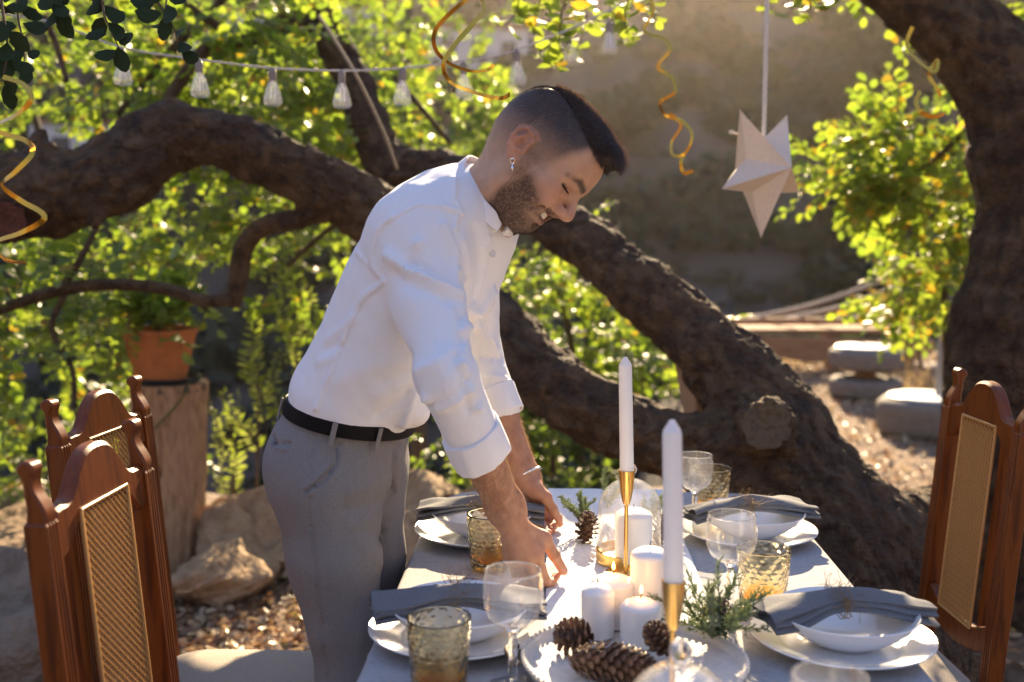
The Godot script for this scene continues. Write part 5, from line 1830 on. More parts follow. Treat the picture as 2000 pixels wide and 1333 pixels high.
func build_glasses() -> void:
	M.pane = glass_material(0.014)
	var solid := mat(0.98, 0.985, 0.98, 0.02)
	solid.refraction_enabled = true
	solid.refraction_scale = 0.05
	solid.albedo_color.a = 0.0
	M.crystal = solid
	var amber := mat(1, 1, 1, 0.03)
	amber.vertex_color_use_as_albedo = true
	amber.refraction_enabled = true
	amber.refraction_scale = 0.045
	amber.albedo_color.a = 0.0
	# wine glass: foot and stem, thin bowl, rim
	var wine := [["near left, in front of the near left plate", 1002, 1347, 1.0], ["right of the brass candlestick, before the far right plate", 1425, 1202, 1.0], ["farthest, beside the lower limb of the tree", 1356, 1033, 0.94], ["nearest the lower edge, only its rim in view", 1612, 1620, 1.0]]
	for e in wine:
		var p := on(e[1], e[2])
		var t := thing("wine_glass", "clear wine glass " + e[0], "wine glass", p + Vector3(0, 0.003, 0), 0.0, "wine glasses on the table")
		var k: float = e[3]
		var foot := Shape.new()
		var rings := [Vector2(0, 0), Vector2(0.034, 0), Vector2(0.035, 0.0015), Vector2(0.030, 0.003), Vector2(0.012, 0.006), Vector2(0.0065, 0.012)]
		for b in 9:
			rings.push_back(Vector2(0.0052 + 0.0012 * (b % 2), 0.016 + b * 0.0062))
		rings.append_array([Vector2(0.006, 0.073), Vector2(0.010, 0.079), Vector2(0.013, 0.083), Vector2(0, 0.0835)])
		foot.lathe(rings, 8)
		part("stem", foot.creased(35), M.crystal, t, Transform3D(Basis().scaled(Vector3.ONE * k)))
		var bowl := Shape.new()
		var side_of_bowl := [Vector2(0.010, 0.0805), Vector2(0.022, 0.085), Vector2(0.032, 0.095), Vector2(0.038, 0.110), Vector2(0.0395, 0.124), Vector2(0.0388, 0.140), Vector2(0.0362, 0.157)]
		bowl.lathe(side_of_bowl, 48)
		bowl.lathe(side_of_bowl.map(func(q): return Vector2(q.x - 0.0013, q.y + 0.0012)), 48)
		part("bowl", bowl.mesh(), M.pane, t, Transform3D(Basis().scaled(Vector3.ONE * k)))
		var rim := Shape.new()
		var loop := []
		for b in 41: loop.push_back(Vector3(cos(TAU * b / 40) * 0.0362, 0.157, sin(TAU * b / 40) * 0.0362))
		rim.tube(loop, [0.0010], 6, false)
		part("rim", rim.mesh(), M.crystal, t, Transform3D(Basis().scaled(Vector3.ONE * k)))
	# amber tumblers with hammered walls
	var tumbler := Shape.new()
	var rows := 40
	var sides := 90
	for layer in 2:
		for y in rows + 1:
			var v := float(y) / rows
			for x in sides:
				var a := TAU * x / sides
				var r := lerpf(0.0350, 0.0420, v) - (0.0 if layer == 0 else 0.0024)
				var h := lerpf(0.0, 0.098, v)
				if layer == 0:
					if v < 0.05: r -= 0.004 * (1.0 - v / 0.05) ** 2
					var cellx := a * 22.0 / TAU
					var celly := v * 12.0
					var shift := 0.5 if int(celly) % 2 else 0.0
					var fx := fposmod(cellx + shift, 1.0) - 0.5
					var fy := fposmod(celly, 1.0) - 0.5
					if v > 0.06 and v < 0.93: r += 0.0009 - 0.0042 * (fx * fx + fy * fy)
				else:
					h = lerpf(0.014, 0.098, v)
					r += 0.0005 * sin(a * 11.0 + v * 20.0)
					if v < 0.08: r *= 0.9 + v * 1.25
				tumbler.v.push_back(Vector3(cos(a) * r, h, sin(a) * r))
				var tint := Color(1.0, 0.93, 0.70).lerp(Color(1.0, 0.53, 0.07), ss(0.36, 0.02, v))
				tumbler.c.push_back(tint)
	for layer in 2:
		var b := layer * (rows + 1) * sides
		for y in rows:
			for x in sides:
				var x2 := (x + 1) % sides
				var q := [b + y * sides + x, b + y * sides + x2, b + (y + 1) * sides + x2, b + (y + 1) * sides + x]
				if layer == 0: tumbler.quad(q[0], q[1], q[2], q[3])
				else: tumbler.quad(q[0], q[3], q[2], q[1])
	var half := (rows + 1) * sides
	for x in sides:
		var x2 := (x + 1) % sides
		tumbler.quad(rows * sides + x, rows * sides + x2, half + rows * sides + x2, half + rows * sides + x)
	for layer in 2:
		var m := tumbler.v.size()
		tumbler.v.push_back(Vector3(0, 0.0 if layer == 0 else 0.014, 0))
		tumbler.c.push_back(Color(1.0, 0.58, 0.10))
		for x in sides:
			var x2 := (x + 1) % sides
			if layer == 0: tumbler.tri(m, x2, x)
			else: tumbler.tri(m, half + x, half + x2)
	var mesh := tumbler.mesh()
	for e in [[858, 1352, "nearest, before the near left bowl"], [958, 1112, "beside the man's right hand"], [1489, 1192, "between the right wine glass and the near right plate"], [1387, 1005, "farthest, next to the farthest wine glass"]]:
		var o := part("amber_tumbler", mesh, amber)
		o.position = on(e[0], e[1]) + Vector3(0, 0.003, 0)
		tag(o, "hammered amber glass tumbler " + e[2], "tumbler", "amber tumblers on the table")

func build_candles() -> void:
	M.wax = mat(0.80, 0.795, 0.765, 0.40)
	M.wax.subsurf_scatter_enabled = true
	M.wax.subsurf_scatter_strength = 0.06
	M.brass = mat(0.72, 0.47, 0.16, 0.27, 1.0)
	M.wick = mat(0.015, 0.012, 0.01, 0.9)
	var flame := mat(1.0, 0.8, 0.4, 0.9)
	flame.emission_enabled = true
	flame.emission = Color(1.0, 0.74, 0.32)
	flame.emission_energy_multiplier = 5.0
	# pillars: px, py of the base, radius, height, lit
	for e in [[1167, 1262, 0.0240, 0.068, false, "white pillar candle, left of the group, unlit, by the pine cones"], [1196, 1238, 0.0330, 0.066, true, "broad lit pillar candle behind the left pillar candle"], [1268, 1238, 0.0290, 0.108, false, "tallest white pillar candle, beside the front taper"], [1250, 1278, 0.0285, 0.057, true, "short lit pillar candle in front of the tall pillar"], [1237, 1112, 0.0330, 0.086, false, "white pillar candle under the glass dome"]]:
		var p := on(e[0], e[1]) + Vector3(0, 0.016, 0)
		var t := thing("pillar_candle", e[5], "candle", p, e[0] * 0.1, "white pillar candles")
		var r: float = e[2]
		var h: float = e[3]
		var s := Shape.new()
		s.lathe([Vector2(0, 0), Vector2(r * 0.97, 0), Vector2(r, 0.002), Vector2(r, h * 0.5), Vector2(r * 1.005, h - 0.006), Vector2(r * 0.97, h - 0.002), Vector2(r * 0.86, h + 0.001), Vector2(r * 0.6, h + 0.005), Vector2(r * 0.25, h + 0.0075), Vector2(0.0, h + 0.008)], 40)
		part("wax", s.mesh(), M.wax, t)
		var w := Shape.new()
		w.tube([Vector3(0, h + 0.006, 0), Vector3(0.0005, h + 0.012, 0), Vector3(0.002, h + 0.017, 0)], [0.0009, 0.0008, 0.0006], 6)
		part("wick", w.mesh(), M.wick, t)
		if e[4]: add_flame(t, Vector3(0.001, h + 0.015, 0), flame)
	# tapers in brass holders
	for e in [[1222, 1131, 0.204, 1.0, "tall white taper candle in the far brass candlestick", "slim brass candlestick standing before the glass dome", true], [1311, 1438, 0.200, 1.03, "tall white taper candle in the near brass candlestick", "near brass candlestick cut off by the lower edge", false]]:
		var p := on(e[0], e[1]) + Vector3(0, 0.006, 0)
		var hold := thing("brass_candlestick", e[5], "candlestick", p, 0.0, "brass candlesticks")
		var foot := Shape.new()
		foot.lathe([Vector2(0, 0), Vector2(0.037, 0), Vector2(0.038, 0.002), Vector2(0.037, 0.004), Vector2(0.010, 0.006), Vector2(0.004, 0.008)], 36)
		part("foot", foot.creased(40), M.brass, hold)
		var stem := Shape.new()
		stem.lathe([Vector2(0.0037, 0.006), Vector2(0.0037, 0.06), Vector2(0.0034, 0.125)], 16)
		part("stem", stem.mesh(), M.brass, hold)
		var cup := Shape.new()
		cup.lathe([Vector2(0.0034, 0.123), Vector2(0.006, 0.126), Vector2(0.0085, 0.135), Vector2(0.0115, 0.152), Vector2(0.0135, 0.172), Vector2(0.0142, 0.184), Vector2(0.0136, 0.1845), Vector2(0.0125, 0.182), Vector2(0.0115, 0.17)], 28)
		part("cup", cup.creased(40), M.brass, hold)
		var c := thing("taper_candle", e[4], "candle", p + Vector3(0, 0.172, 0), 0.0, "white taper candles")
		c.rotation.z = 0.022
		var w := Shape.new()
		var h: float = e[2]
		w.lathe([Vector2(0.0105, 0), Vector2(0.0121, 0.012), Vector2(0.0117, h * 0.5), Vector2(0.0112, h - 0.014), Vector2(0.0098, h - 0.009), Vector2(0.0052, h - 0.002), Vector2(0.003, h + 0.002), Vector2(0, h + 0.003)], 28)
		for q in w.v.size():                             # a little out of true, as dipped candles are
			w.v[q].x += 0.0007 * sin(w.v[q].y * 30.0)
		part("wax", w.mesh(), M.wax, c)
		var wi := Shape.new()
		wi.tube([Vector3(0, h, 0), Vector3(0, h + 0.006, 0), Vector3(0.002, h + 0.010, 0)], [0.0009, 0.0008, 0.0006], 6)
		part("wick", wi.mesh(), M.wick, c)

func add_flame(t: Node3D, p: Vector3, m: Material) -> void:
	var s := Shape.new()
	s.lathe([Vector2(0, 0), Vector2(0.0016, 0.0015), Vector2(0.0023, 0.004), Vector2(0.0019, 0.008), Vector2(0.0009, 0.0115), Vector2(0, 0.0135)], 12)
	part("flame", s.mesh(), m, t, Transform3D(Basis(), p))
	var l := OmniLight3D.new()
	l.name = "flame_light"
	l.light_color = Color(1.0, 0.72, 0.36)
	l.light_energy = 0.0006
	l.light_size = 0.003
	l.omni_range = 4.0
	l.omni_attenuation = 2.0
	l.shadow_enabled = true
	l.position = p + Vector3(0, 0.006, 0)
	t.add_child(l, true)

func build_domes() -> void:
	M.dome_glass = glass_material(0.02, 0.085)
	for e in [[1229, 1101, 0.056, 0.150, "glass dome on a brass base over a pillar candle", true], [1325, 1560, 0.058, 0.140, "second glass dome with round knob at the lower edge", true]]:
		var p := on(e[0], e[1]) + Vector3(0, 0.006, 0)
		var t := thing("glass_dome", e[4], "cloche", p, 0.0, "glass domes on brass bases")
		var r: float = e[2]
		var h: float = e[3]
		var b := Shape.new()
		b.lathe([Vector2(0, 0), Vector2(r + 0.003, 0), Vector2(r + 0.004, 0.001), Vector2(r + 0.004, 0.020), Vector2(r + 0.003, 0.021), Vector2(r + 0.002, 0.020), Vector2(r + 0.0015, 0.008), Vector2(0, 0.008)], 56)
		part("base", b.creased(40), M.brass, t)
		var g := Shape.new()
		var rings := [Vector2(r, 0.009), Vector2(r, h * 0.62)]
		for k in 10:
			var a := PI / 2 * (k + 1) / 10.0
			rings.push_back(Vector2(r * cos(a) + 0.0005, h * 0.62 + h * 0.38 * sin(a)))
		g.lathe(rings, 56)
		g.lathe(rings.map(func(q): return Vector2(maxf(q.x - 0.0022, 0.0002), q.y - (0.0022 if q.y > h * 0.8 else 0.0))), 56)
		part("dome", g.mesh(), M.dome_glass, t)
		var k := Shape.new()
		k.lathe([Vector2(0.004, h - 0.001), Vector2(0.0045, h + 0.003), Vector2(0.009, h + 0.007), Vector2(0.0125, h + 0.0145), Vector2(0.0125, h + 0.0175), Vector2(0.009, h + 0.0245), Vector2(0.004, h + 0.028), Vector2(0, h + 0.0285)], 24)
		part("knob", k.mesh(), M.crystal, t)

func build_tray() -> void:
	var p := on(1238, 1318) + Vector3(0, 0.0055, 0)
	var t := thing("serving_tray", "round whitewashed tray with beaded rim under the candles and cones", "tray", p)
	var s := Shape.new()
	s.lathe([Vector2(0, 0), Vector2(0.138, 0), Vector2(0.142, 0.003), Vector2(0.150, 0.016), Vector2(0.1515, 0.019), Vector2(0.149, 0.0195), Vector2(0.142, 0.012), Vector2(0.137, 0.008), Vector2(0, 0.0075)], 72)
	var m := mat(0.62, 0.59, 0.54, 0.7)
	cloth_texture(m, 2.0)
	part("dish", s.creased(40), m, t)
	var bead := Shape.new()
	bead.lathe([Vector2(0, -0.003), Vector2(0.0024, -0.0018), Vector2(0.003, 0), Vector2(0.0024, 0.0018), Vector2(0, 0.003)], 8)
	var bm := bead.mesh()
	for k in 84:
		var a := TAU * k / 84
		part("bead", bm, m, t, Transform3D(Basis(), Vector3(cos(a) * 0.1505, 0.021, sin(a) * 0.1505)))
	for sd: float in [-1.0]:
		var h := Shape.new()
		var loop := []
		for k in 13:
			var a := lerpf(-1.2, 1.2, k / 12.0)
			loop.push_back(Vector3(sd * (0.147 + 0.025 * cos(a)), 0.017 + 0.012 * cos(a), 0.03 * sin(a) * 1.1))
		h.tube(loop, [0.004], 8)
		part("handle", h.mesh(true, Vector3.ZERO), mat(0.11, 0.07, 0.045, 0.7), t)

func pine_cone(label: String, p: Vector3, axis: Vector3, length: float, width: float, open: float, sd: int) -> void:
	var t := thing("pine_cone", label, "pine cone", p, 0.0, "pine cones among the candles")
	rng.seed = sd
	if not M.has("cone"):
		M.cone = mat(0.095, 0.048, 0.026, 0.55)
		M.cone_pale = mat(0.17, 0.095, 0.055, 0.6)
		var c := Shape.new()                             # one woody scale: a tapered tongue with a raised, thickened tip
		var prof := [[0.0, 0.25, 0.05], [0.5, 0.75, 0.06], [0.85, 1.0, 0.10], [1.0, 0.8, 0.20], [1.06, 0.35, 0.12]]
		for e in prof:
			c.v.push_back(Vector3(-0.5 * e[1], e[2] * 0.3, e[0])); c.v.push_back(Vector3(0, e[2] * 0.3 + 0.12 * e[1], e[0])); c.v.push_back(Vector3(0.5 * e[1], e[2] * 0.3, e[0])); c.v.push_back(Vector3(0, -e[2] * 0.7, e[0]))
		for k in 4:
			for q in 4:
				var q2 := (q + 1) % 4
				c.quad(k * 4 + q, k * 4 + q2, k * 4 + 4 + q2, k * 4 + 4 + q)
		c.quad(16, 17, 18, 19)
		M.cone_scale = c.creased(30)
	var core := Shape.new()
	core.lathe([Vector2(0.001, 0), Vector2(width * 0.26, length * 0.15), Vector2(width * 0.26, length * 0.5), Vector2(width * 0.12, length * 0.9), Vector2(0.001, length)], 10)
	var y := axis.normalized()
	var x := y.cross(Vector3(0.2, 1, 0.4)).normalized()
	var b := Basis(x, y, x.cross(y))
	part("core", core.mesh(), M.cone, t, Transform3D(b, Vector3.ZERO))
	var n := int(length / 0.0011)
	n = 150 if open < 0.4 else clampi(n, 46, 120)
	for k in n:
		var u := (k + 0.5) / n
		var a := k * 2.39996
		var r := width * 0.5 * (sin(PI * clampf(0.14 + u * 0.80, 0, 1)) ** 0.7)
		var out := Vector3(cos(a), 0, sin(a))
		var shut := open < 0.4
		var d := (out * 0.62 + Vector3.UP * lerpf(0.55, 1.1, u)).normalized() if shut else (out + Vector3.UP * lerpf(-0.15, 1.5, u) * (1.25 - open)).normalized()
		var side := d.cross(Vector3.UP).normalized()
		var sc := width * (0.27 if shut else 0.40) * (0.62 + 0.38 * sin(PI * u))
		var inner := b * (Vector3.UP * length * (0.02 + 0.86 * u) + (out * r * 0.45 if shut else Vector3.ZERO))
		var reach := maxf(r * (0.78 if shut else 1.0), 0.004)
		var bb := Basis(side * sc * 0.78, side.cross(d) * -sc * 0.7, d * reach)
		part("scale", M.cone_scale, M.cone_pale if rng.randf() < 0.35 else M.cone, t, Transform3D(b * bb, inner))

func sprig(label: String, p: Vector3, n: int, reach: float, lean: Vector3, sd: int, called := "cypress_sprig") -> void:
	rng.seed = sd
	if not M.has("sprig"):
		M.sprig = leaf_material(0.085, 0.110, 0.055, Color(0.12, 0.16, 0.05), 0.5)
		M.sprig_pale = leaf_material(0.17, 0.19, 0.12, Color(0.12, 0.16, 0.05), 0.5)
	var t := thing(called, label, "greenery", p, 0.0, "evergreen sprigs on the table")
	for k in n:
		var s := Shape.new()
		var d := (Vector3(rng.randf_range(-1, 1), rng.randf_range(0.05, 1.0), rng.randf_range(-1, 1)) + lean).normalized()
		var l := reach * rng.randf_range(0.6, 1.0)
		var q := Vector3(rng.randf_range(-0.01, 0.01), 0.004, rng.randf_range(-0.01, 0.01))
		var path := [q]
		for e in 5:
			q += d * l / 5.0
			d = (d + Vector3(rng.randf_range(-0.2, 0.2), -0.08, rng.randf_range(-0.2, 0.2))).normalized()
			path.push_back(q)
		s.tube(path, [0.0012, 0.0010, 0.0009, 0.0008, 0.0006, 0.0004], 4, false)
		for e in 38:                                     # side shoots, each set with short scale leaves
			var u := 0.10 + 0.90 * e / 37.0
			var i := mini(int(u * 5.0), 4)
			var o: Vector3 = (path[i] as Vector3).lerp(path[i + 1], u * 5.0 - i)
			var along: Vector3 = (path[i + 1] - path[i]).normalized()
			var sd2 := (along * 0.9 + Vector3(rng.randf_range(-1, 1), rng.randf_range(-0.6, 1), rng.randf_range(-1, 1))).normalized()
			var sl := l * rng.randf_range(0.12, 0.27) * (1.1 - 0.6 * u)
			strand(s, o, sd2, Vector3.ZERO, sl, 0.0010)
			for f in 7:
				var w := o + sd2 * sl * (0.15 + 0.85 * f / 7.0)
				strand(s, w, (sd2 * 0.8 + Vector3(rng.randf_range(-1, 1), rng.randf_range(-0.5, 1), rng.randf_range(-1, 1))).normalized(), Vector3.ZERO, rng.randf_range(0.0025, 0.0055), 0.0007)
		part("twig", s.mesh(), M.sprig if rng.randf() < 0.65 else M.sprig_pale, t)

func build_greenery() -> void:
	pine_cone("large closed pine cone lying in front of the candles on the tray", on(1108, 1338) + Vector3(0, 0.036, 0.0), Vector3(1.0, -0.02, 0.25), 0.128, 0.058, 0.25, 601)
	pine_cone("open dark pine cone at the tray's left handle", on(1152, 1290) + Vector3(0, 0.034, 0), Vector3(-0.9, 0.1, 0.3), 0.055, 0.055, 0.95, 602)
	pine_cone("small pine cone right of the short lit candle", on(1305, 1310) + Vector3(0, 0.030, 0), Vector3(-0.35, 0.5, 0.3), 0.06, 0.042, 0.6, 603)
	pine_cone("upright pine cone standing left of the far glass dome", on(1143, 1064) + Vector3(0, 0.006, 0), Vector3(0.1, 1.0, 0.1), 0.062, 0.048, 0.6, 604)
	pine_cone("pine cone behind the candle inside view of the glass dome", on(1282, 1068) + Vector3(0, 0.006, 0), Vector3(0.3, 0.7, -0.2), 0.06, 0.046, 0.6, 605)
	pine_cone("pine cone behind the near candlestick, by the large sprig", on(1385, 1262) + Vector3(0, 0.028, 0), Vector3(0.2, 0.6, 0.3), 0.055, 0.045, 0.7, 606)
	sprig("small cypress sprig behind the upright pine cone", on(1138, 1042) + Vector3(0, 0.022, 0), 11, 0.070, Vector3(-0.2, 0.7, 0), 611)
	sprig("cypress tip showing above the glass dome's left shoulder", on(1185, 1015) + Vector3(0, 0.02, 0), 6, 0.085, Vector3(0, 1.3, 0), 612)
	sprig("cypress sprig behind the candle in the glass dome", on(1270, 1045) + Vector3(0, 0.02, 0), 9, 0.075, Vector3(0.2, 0.9, 0), 613)
	sprig("large cypress sprig right of the near candlestick on the tray", on(1400, 1275) + Vector3(0, 0.022, 0), 30, 0.105, Vector3(0.1, 0.12, 0.15), 614)

# ---------------------------------------------------------------- chairs
func wood_materials() -> void:
	var m := mat(0.165, 0.038, 0.003, 0.40)
	var n := noise(0.012, FastNoiseLite.TYPE_SIMPLEX_SMOOTH, 4, 81)
	n.domain_warp_enabled = true
	n.domain_warp_amplitude = 12.0
	m.albedo_texture = tone_map(n, 512, [[0.0, Color(0.35, 0.3, 0.28)], [0.4, Color(0.75, 0.7, 0.66)], [0.6, Color(1.15, 1.15, 1.15)], [1.0, Color(1.7, 1.8, 1.9)]])
	m.uv1_triplanar = true
	m.uv1_scale = Vector3(9.0, 0.8, 9.0)
	m.clearcoat_enabled = true
	m.clearcoat = 0.10
	m.metallic_specular = 0.38
	m.clearcoat_roughness = 0.18
	M.wood = m
	M.cane = mat(0.50, 0.26, 0.085, 0.30)
	M.seat = mat(0.42, 0.36, 0.29, 0.85)
	var w := noise(0.2, FastNoiseLite.TYPE_CELLULAR, 1, 82)
	M.seat.heightmap_enabled = true
	M.seat.heightmap_texture = grey_map(w, 256)
	M.seat.heightmap_scale = 0.08
	M.seat.albedo_texture = tone_map(w, 256, [[0.0, Color(0.7, 0.68, 0.65)], [1.0, Color(1.15, 1.15, 1.15)]])
	M.seat.uv1_triplanar = true
	M.seat.uv1_scale = Vector3.ONE * 8.0

func extrude(s: Shape, outline: PackedVector2Array, depth: float, place: Callable, bevel := 0.0) -> void:
	# a flat outline given thickness; place(Vector2, w) puts a point, w from -1 to 1 through the thickness
	var rings := [[-1.0, bevel], [-1.0 + 2.0 * bevel / depth, 0.0], [1.0 - 2.0 * bevel / depth, 0.0], [1.0, bevel]] if bevel > 0.0 else [[-1.0, 0.0], [1.0, 0.0]]
	var n := outline.size()
	var b := s.v.size()
	var nrm := []
	for k in n:
		var e := (outline[(k + 1) % n] - outline[(k - 1 + n) % n]).normalized()
		nrm.push_back(Vector2(-e.y, e.x))
	var area := 0.0
	for k in n: area += outline[k].cross(outline[(k + 1) % n])
	var sg := 1.0 if area > 0 else -1.0
	for r in rings:
		for k in n: s.v.push_back(place.call(outline[k] + nrm[k] * r[1] * sg, r[0]))
	for r in rings.size() - 1:
		for k in n:
			var k2 := (k + 1) % n
			s.quad(b + r * n + k, b + (r + 1) * n + k, b + (r + 1) * n + k2, b + r * n + k2)
	var tris := Geometry2D.triangulate_polygon(outline)
	for k in range(0, tris.size(), 3):
		s.tri(b + tris[k], b + tris[k + 1], b + tris[k + 2])
		s.tri(b + (rings.size() - 1) * n + tris[k], b + (rings.size() - 1) * n + tris[k + 2], b + (rings.size() - 1) * n + tris[k + 1])

func curve2(pts: Array, steps := 6) -> PackedVector2Array:
	var out := PackedVector2Array()
	for q in smooth_path(pts.map(func(p): return Vector4(p[0], p[1], 0, 0)), steps): out.push_back(Vector2(q.x, q.y))
	return out

func make_chair(label: String) -> Node3D:                # faces +x, its back round x = 0
	var t := thing("dining_chair", label, "chair", Vector3.ZERO, 0.0, "carved dining chairs with cane backs")
	var half := 0.150
	var lean := func(y: float) -> float: return -0.085 * maxf(y - 0.46, 0.0) - 0.10 * maxf(0.3 - y, 0.0) * 0.6
	for sd: float in [-1.0, 1.0]:
		var s := Shape.new()
		# fluted post: the outline across it, grooves in the front face
		var o := [Vector2(-0.014, -0.017), Vector2(0.014, -0.017), Vector2(0.0155, -0.0155), Vector2(0.0155, -0.010), Vector2(0.0120, -0.0075), Vector2(0.0155, -0.005), Vector2(0.0155, -0.0025), Vector2(0.0120, 0.0), Vector2(0.0155, 0.0025), Vector2(0.0155, 0.005), Vector2(0.0120, 0.0075), Vector2(0.0155, 0.010), Vector2(0.0155, 0.0155), Vector2(0.014, 0.017), Vector2(-0.014, 0.017), Vector2(-0.0155, 0.0155), Vector2(-0.0155, -0.0155)]
		var ys := [0.0, 0.15, 0.30, 0.44, 0.60, 0.75, 0.90, 0.984, 0.988]
		for y: float in ys:
			var g := 0.85 if y < 0.1 or y > 0.987 else 1.0
			for p in o: s.v.push_back(Vector3(lean.call(y) + p.x * g, y, sd * half + p.y * g))
		var n := o.size()
		for r in ys.size() - 1:
			for k in n:
				var k2 := (k + 1) % n
				s.quad(r * n + k, r * n + n + k, r * n + n + k2, r * n + k2)
		var tri := Geometry2D.triangulate_polygon(PackedVector2Array(o))
		for k in range(0, tri.size(), 3):
			s.tri((ys.size() - 1) * n + tri[k], (ys.size() - 1) * n + tri[k + 1], (ys.size() - 1) * n + tri[k + 2])
		var post := part("back_post", s.creased(25), M.wood, t)
		var f := Shape.new()                             # the swan-necked finial
		var out := curve2([[0.013, 0.984], [0.015, 1.000], [0.010, 1.014], [0.002, 1.030], [0.002, 1.044], [0.006, 1.056], [0.003, 1.064], [-0.006, 1.067], [-0.015, 1.063], [-0.018, 1.053], [-0.013, 1.046], [-0.012, 1.036], [-0.012, 1.022], [-0.011, 1.008], [-0.014, 0.984]], 4)
		extrude(f, out, 0.028, func(p: Vector2, w: float) -> Vector3: return Vector3(lean.call(p.y) + p.x, p.y, sd * half + w * 0.014), 0.0035)
		part("finial", f.creased(35), M.wood, post)
	# crest rail with its bell-shaped top
	var crest := curve2([[-0.135, 0.935], [-0.135, 0.990], [-0.118, 0.999], [-0.098, 1.000], [-0.082, 1.008], [-0.060, 1.034], [-0.034, 1.054], [0.0, 1.060], [0.034, 1.054], [0.060, 1.034], [0.082, 1.008], [0.098, 1.000], [0.118, 0.999], [0.135, 0.990], [0.135, 0.935], [0.116, 0.932], [0.092, 0.950], [0.07, 0.966], [0.0, 0.970], [-0.07, 0.966], [-0.092, 0.950], [-0.116, 0.932], [-0.135, 0.935]], 4)
	crest.remove_at(crest.size() - 1)
	var cs := Shape.new()
	extrude(cs, crest, 0.024, func(p: Vector2, w: float) -> Vector3: return Vector3(lean.call(p.y) + w * 0.012, p.y, p.x), 0.005)
	part("crest_rail", cs.creased(35), M.wood, t)
	var apron := curve2([[-0.131, 0.560], [-0.131, 0.608], [-0.10, 0.600], [-0.06, 0.585], [0.0, 0.580], [0.06, 0.585], [0.10, 0.600], [0.131, 0.608], [0.131, 0.560], [0.08, 0.545], [0.0, 0.535], [-0.08, 0.545], [-0.131, 0.560]], 4)
	apron.remove_at(apron.size() - 1)
	var ap := Shape.new()
	extrude(ap, apron, 0.022, func(p: Vector2, w: float) -> Vector3: return Vector3(lean.call(p.y) + w * 0.011, p.y, p.x), 0.003)
	part("lower_rail", ap.creased(35), M.wood, t)
	for sd: float in [-1.0, 1.0]:
		var st := Shape.new()
		for y: float in [0.575, 0.975]:
			for p in [Vector2(-0.008, -0.010), Vector2(0.008, -0.010), Vector2(0.008, 0.010), Vector2(-0.008, 0.010)]:
				st.v.push_back(Vector3(lean.call(y) - 0.006 + p.x, y, sd * 0.085 + p.y))
		for k in 4:
			var k2 := (k + 1) % 4
			st.quad(k, 4 + k, 4 + k2, k2)
		part("back_stile", st.creased(20), M.wood, t)
	# cane: upright, level and slanting strands
	var c := Shape.new()
	var hw := 0.071
	var y0 := 0.585
	var y1 := 0.982
	var strip := func(a: Vector2, b: Vector2, off: float, w: float) -> void:
		var d := (b - a).normalized()
		var nn := Vector2(-d.y, d.x) * w / 2
		var i := c.v.size()
		for z: float in [off - 0.0005, off + 0.0005]:
			for p in [a - nn, b - nn, b + nn, a + nn]:
				c.v.push_back(Vector3(lean.call(p.y) + 0.010 + z, p.y, p.x))
		c.quad(i, i + 1, i + 2, i + 3); c.quad(i + 7, i + 6, i + 5, i + 4)
		for k in 4: c.quad(i + k, i + 4 + k, i + 4 + (k + 1) % 4, i + (k + 1) % 4)
	var pitch := 0.0125
	var x := -hw + pitch / 2
	while x < hw:
		strip.call(Vector2(x - 0.0016, y0), Vector2(x - 0.0016, y1), 0.0, 0.0017)
		strip.call(Vector2(x + 0.0016, y0), Vector2(x + 0.0016, y1), 0.0, 0.0017)
		x += pitch
	var y := y0 + pitch / 2
	while y < y1:
		strip.call(Vector2(-hw, y - 0.0016), Vector2(hw, y - 0.0016), 0.0013, 0.0017)
		strip.call(Vector2(-hw, y + 0.0016), Vector2(hw, y + 0.0016), 0.0013, 0.0017)
		y += pitch
	for sd: float in [-1.0, 1.0]:
		var q := y0 - hw * 2.0
		while q < y1:
			var a := Vector2(-hw * sd, q)
			var b := Vector2(hw * sd, q + hw * 2.0)
			var t0 := clampf((y0 - a.y) / (b.y - a.y), 0, 1)
			var t1 := clampf((y1 - a.y) / (b.y - a.y), 0, 1)
			if t1 > t0: strip.call(a.lerp(b, t0), a.lerp(b, t1), 0.0026 + 0.001 * sd, 0.0021)
			q += pitch
	var cane := part("cane_panel", c.mesh(false), M.cane, t)
	cane.set_meta("kind", "stuff")
	var edge := Shape.new()
	for e in [[Vector2(-hw, y0), Vector2(-hw, y1)], [Vector2(hw, y0), Vector2(hw, y1)], [Vector2(-hw, y0), Vector2(hw, y0)], [Vector2(-hw, y1), Vector2(hw, y1)]]:
		var a: Vector2 = e[0]
		var b: Vector2 = e[1]
		edge.tube([Vector3(lean.call(a.y) + 0.013, a.y, a.x), Vector3(lean.call(b.y) + 0.013, b.y, b.x)], [0.0028], 6)
	part("cane_edging", edge.mesh(), M.cane, t)
	# seat
	var seat := Shape.new()
	var rows := [[0.0, 0.0], [0.6, 0.002], [0.88, -0.004], [0.97, -0.014], [1.0, -0.028], [1.0, -0.045]]
	for r in rows:
		for k in 64:
			var a := TAU * k / 64
			var d := Vector2(cos(a), sin(a))
			var rad := pow(pow(absf(d.x) / 0.20, 6.0) + pow(absf(d.y) / (0.195 + 0.02 * d.x), 6.0), -1.0 / 6.0)
			seat.v.push_back(Vector3(0.205 + d.x * rad * r[0], 0.508 + r[1], d.y * rad * r[0]))
	for r in rows.size() - 1:
		for k in 64:
			var k2 := (k + 1) % 64
			seat.quad(r * 64 + k, r * 64 + 64 + k, r * 64 + 64 + k2, r * 64 + k2)
	part("seat", seat.mesh(), M.seat, t)
	var frame := Shape.new()
	frame.soft_box(Vector3(0.20, 0.425, 0), Vector3(0.40, 0.055, 0.37), 0.006)
	part("seat_frame", frame.mesh(false), M.wood, t)
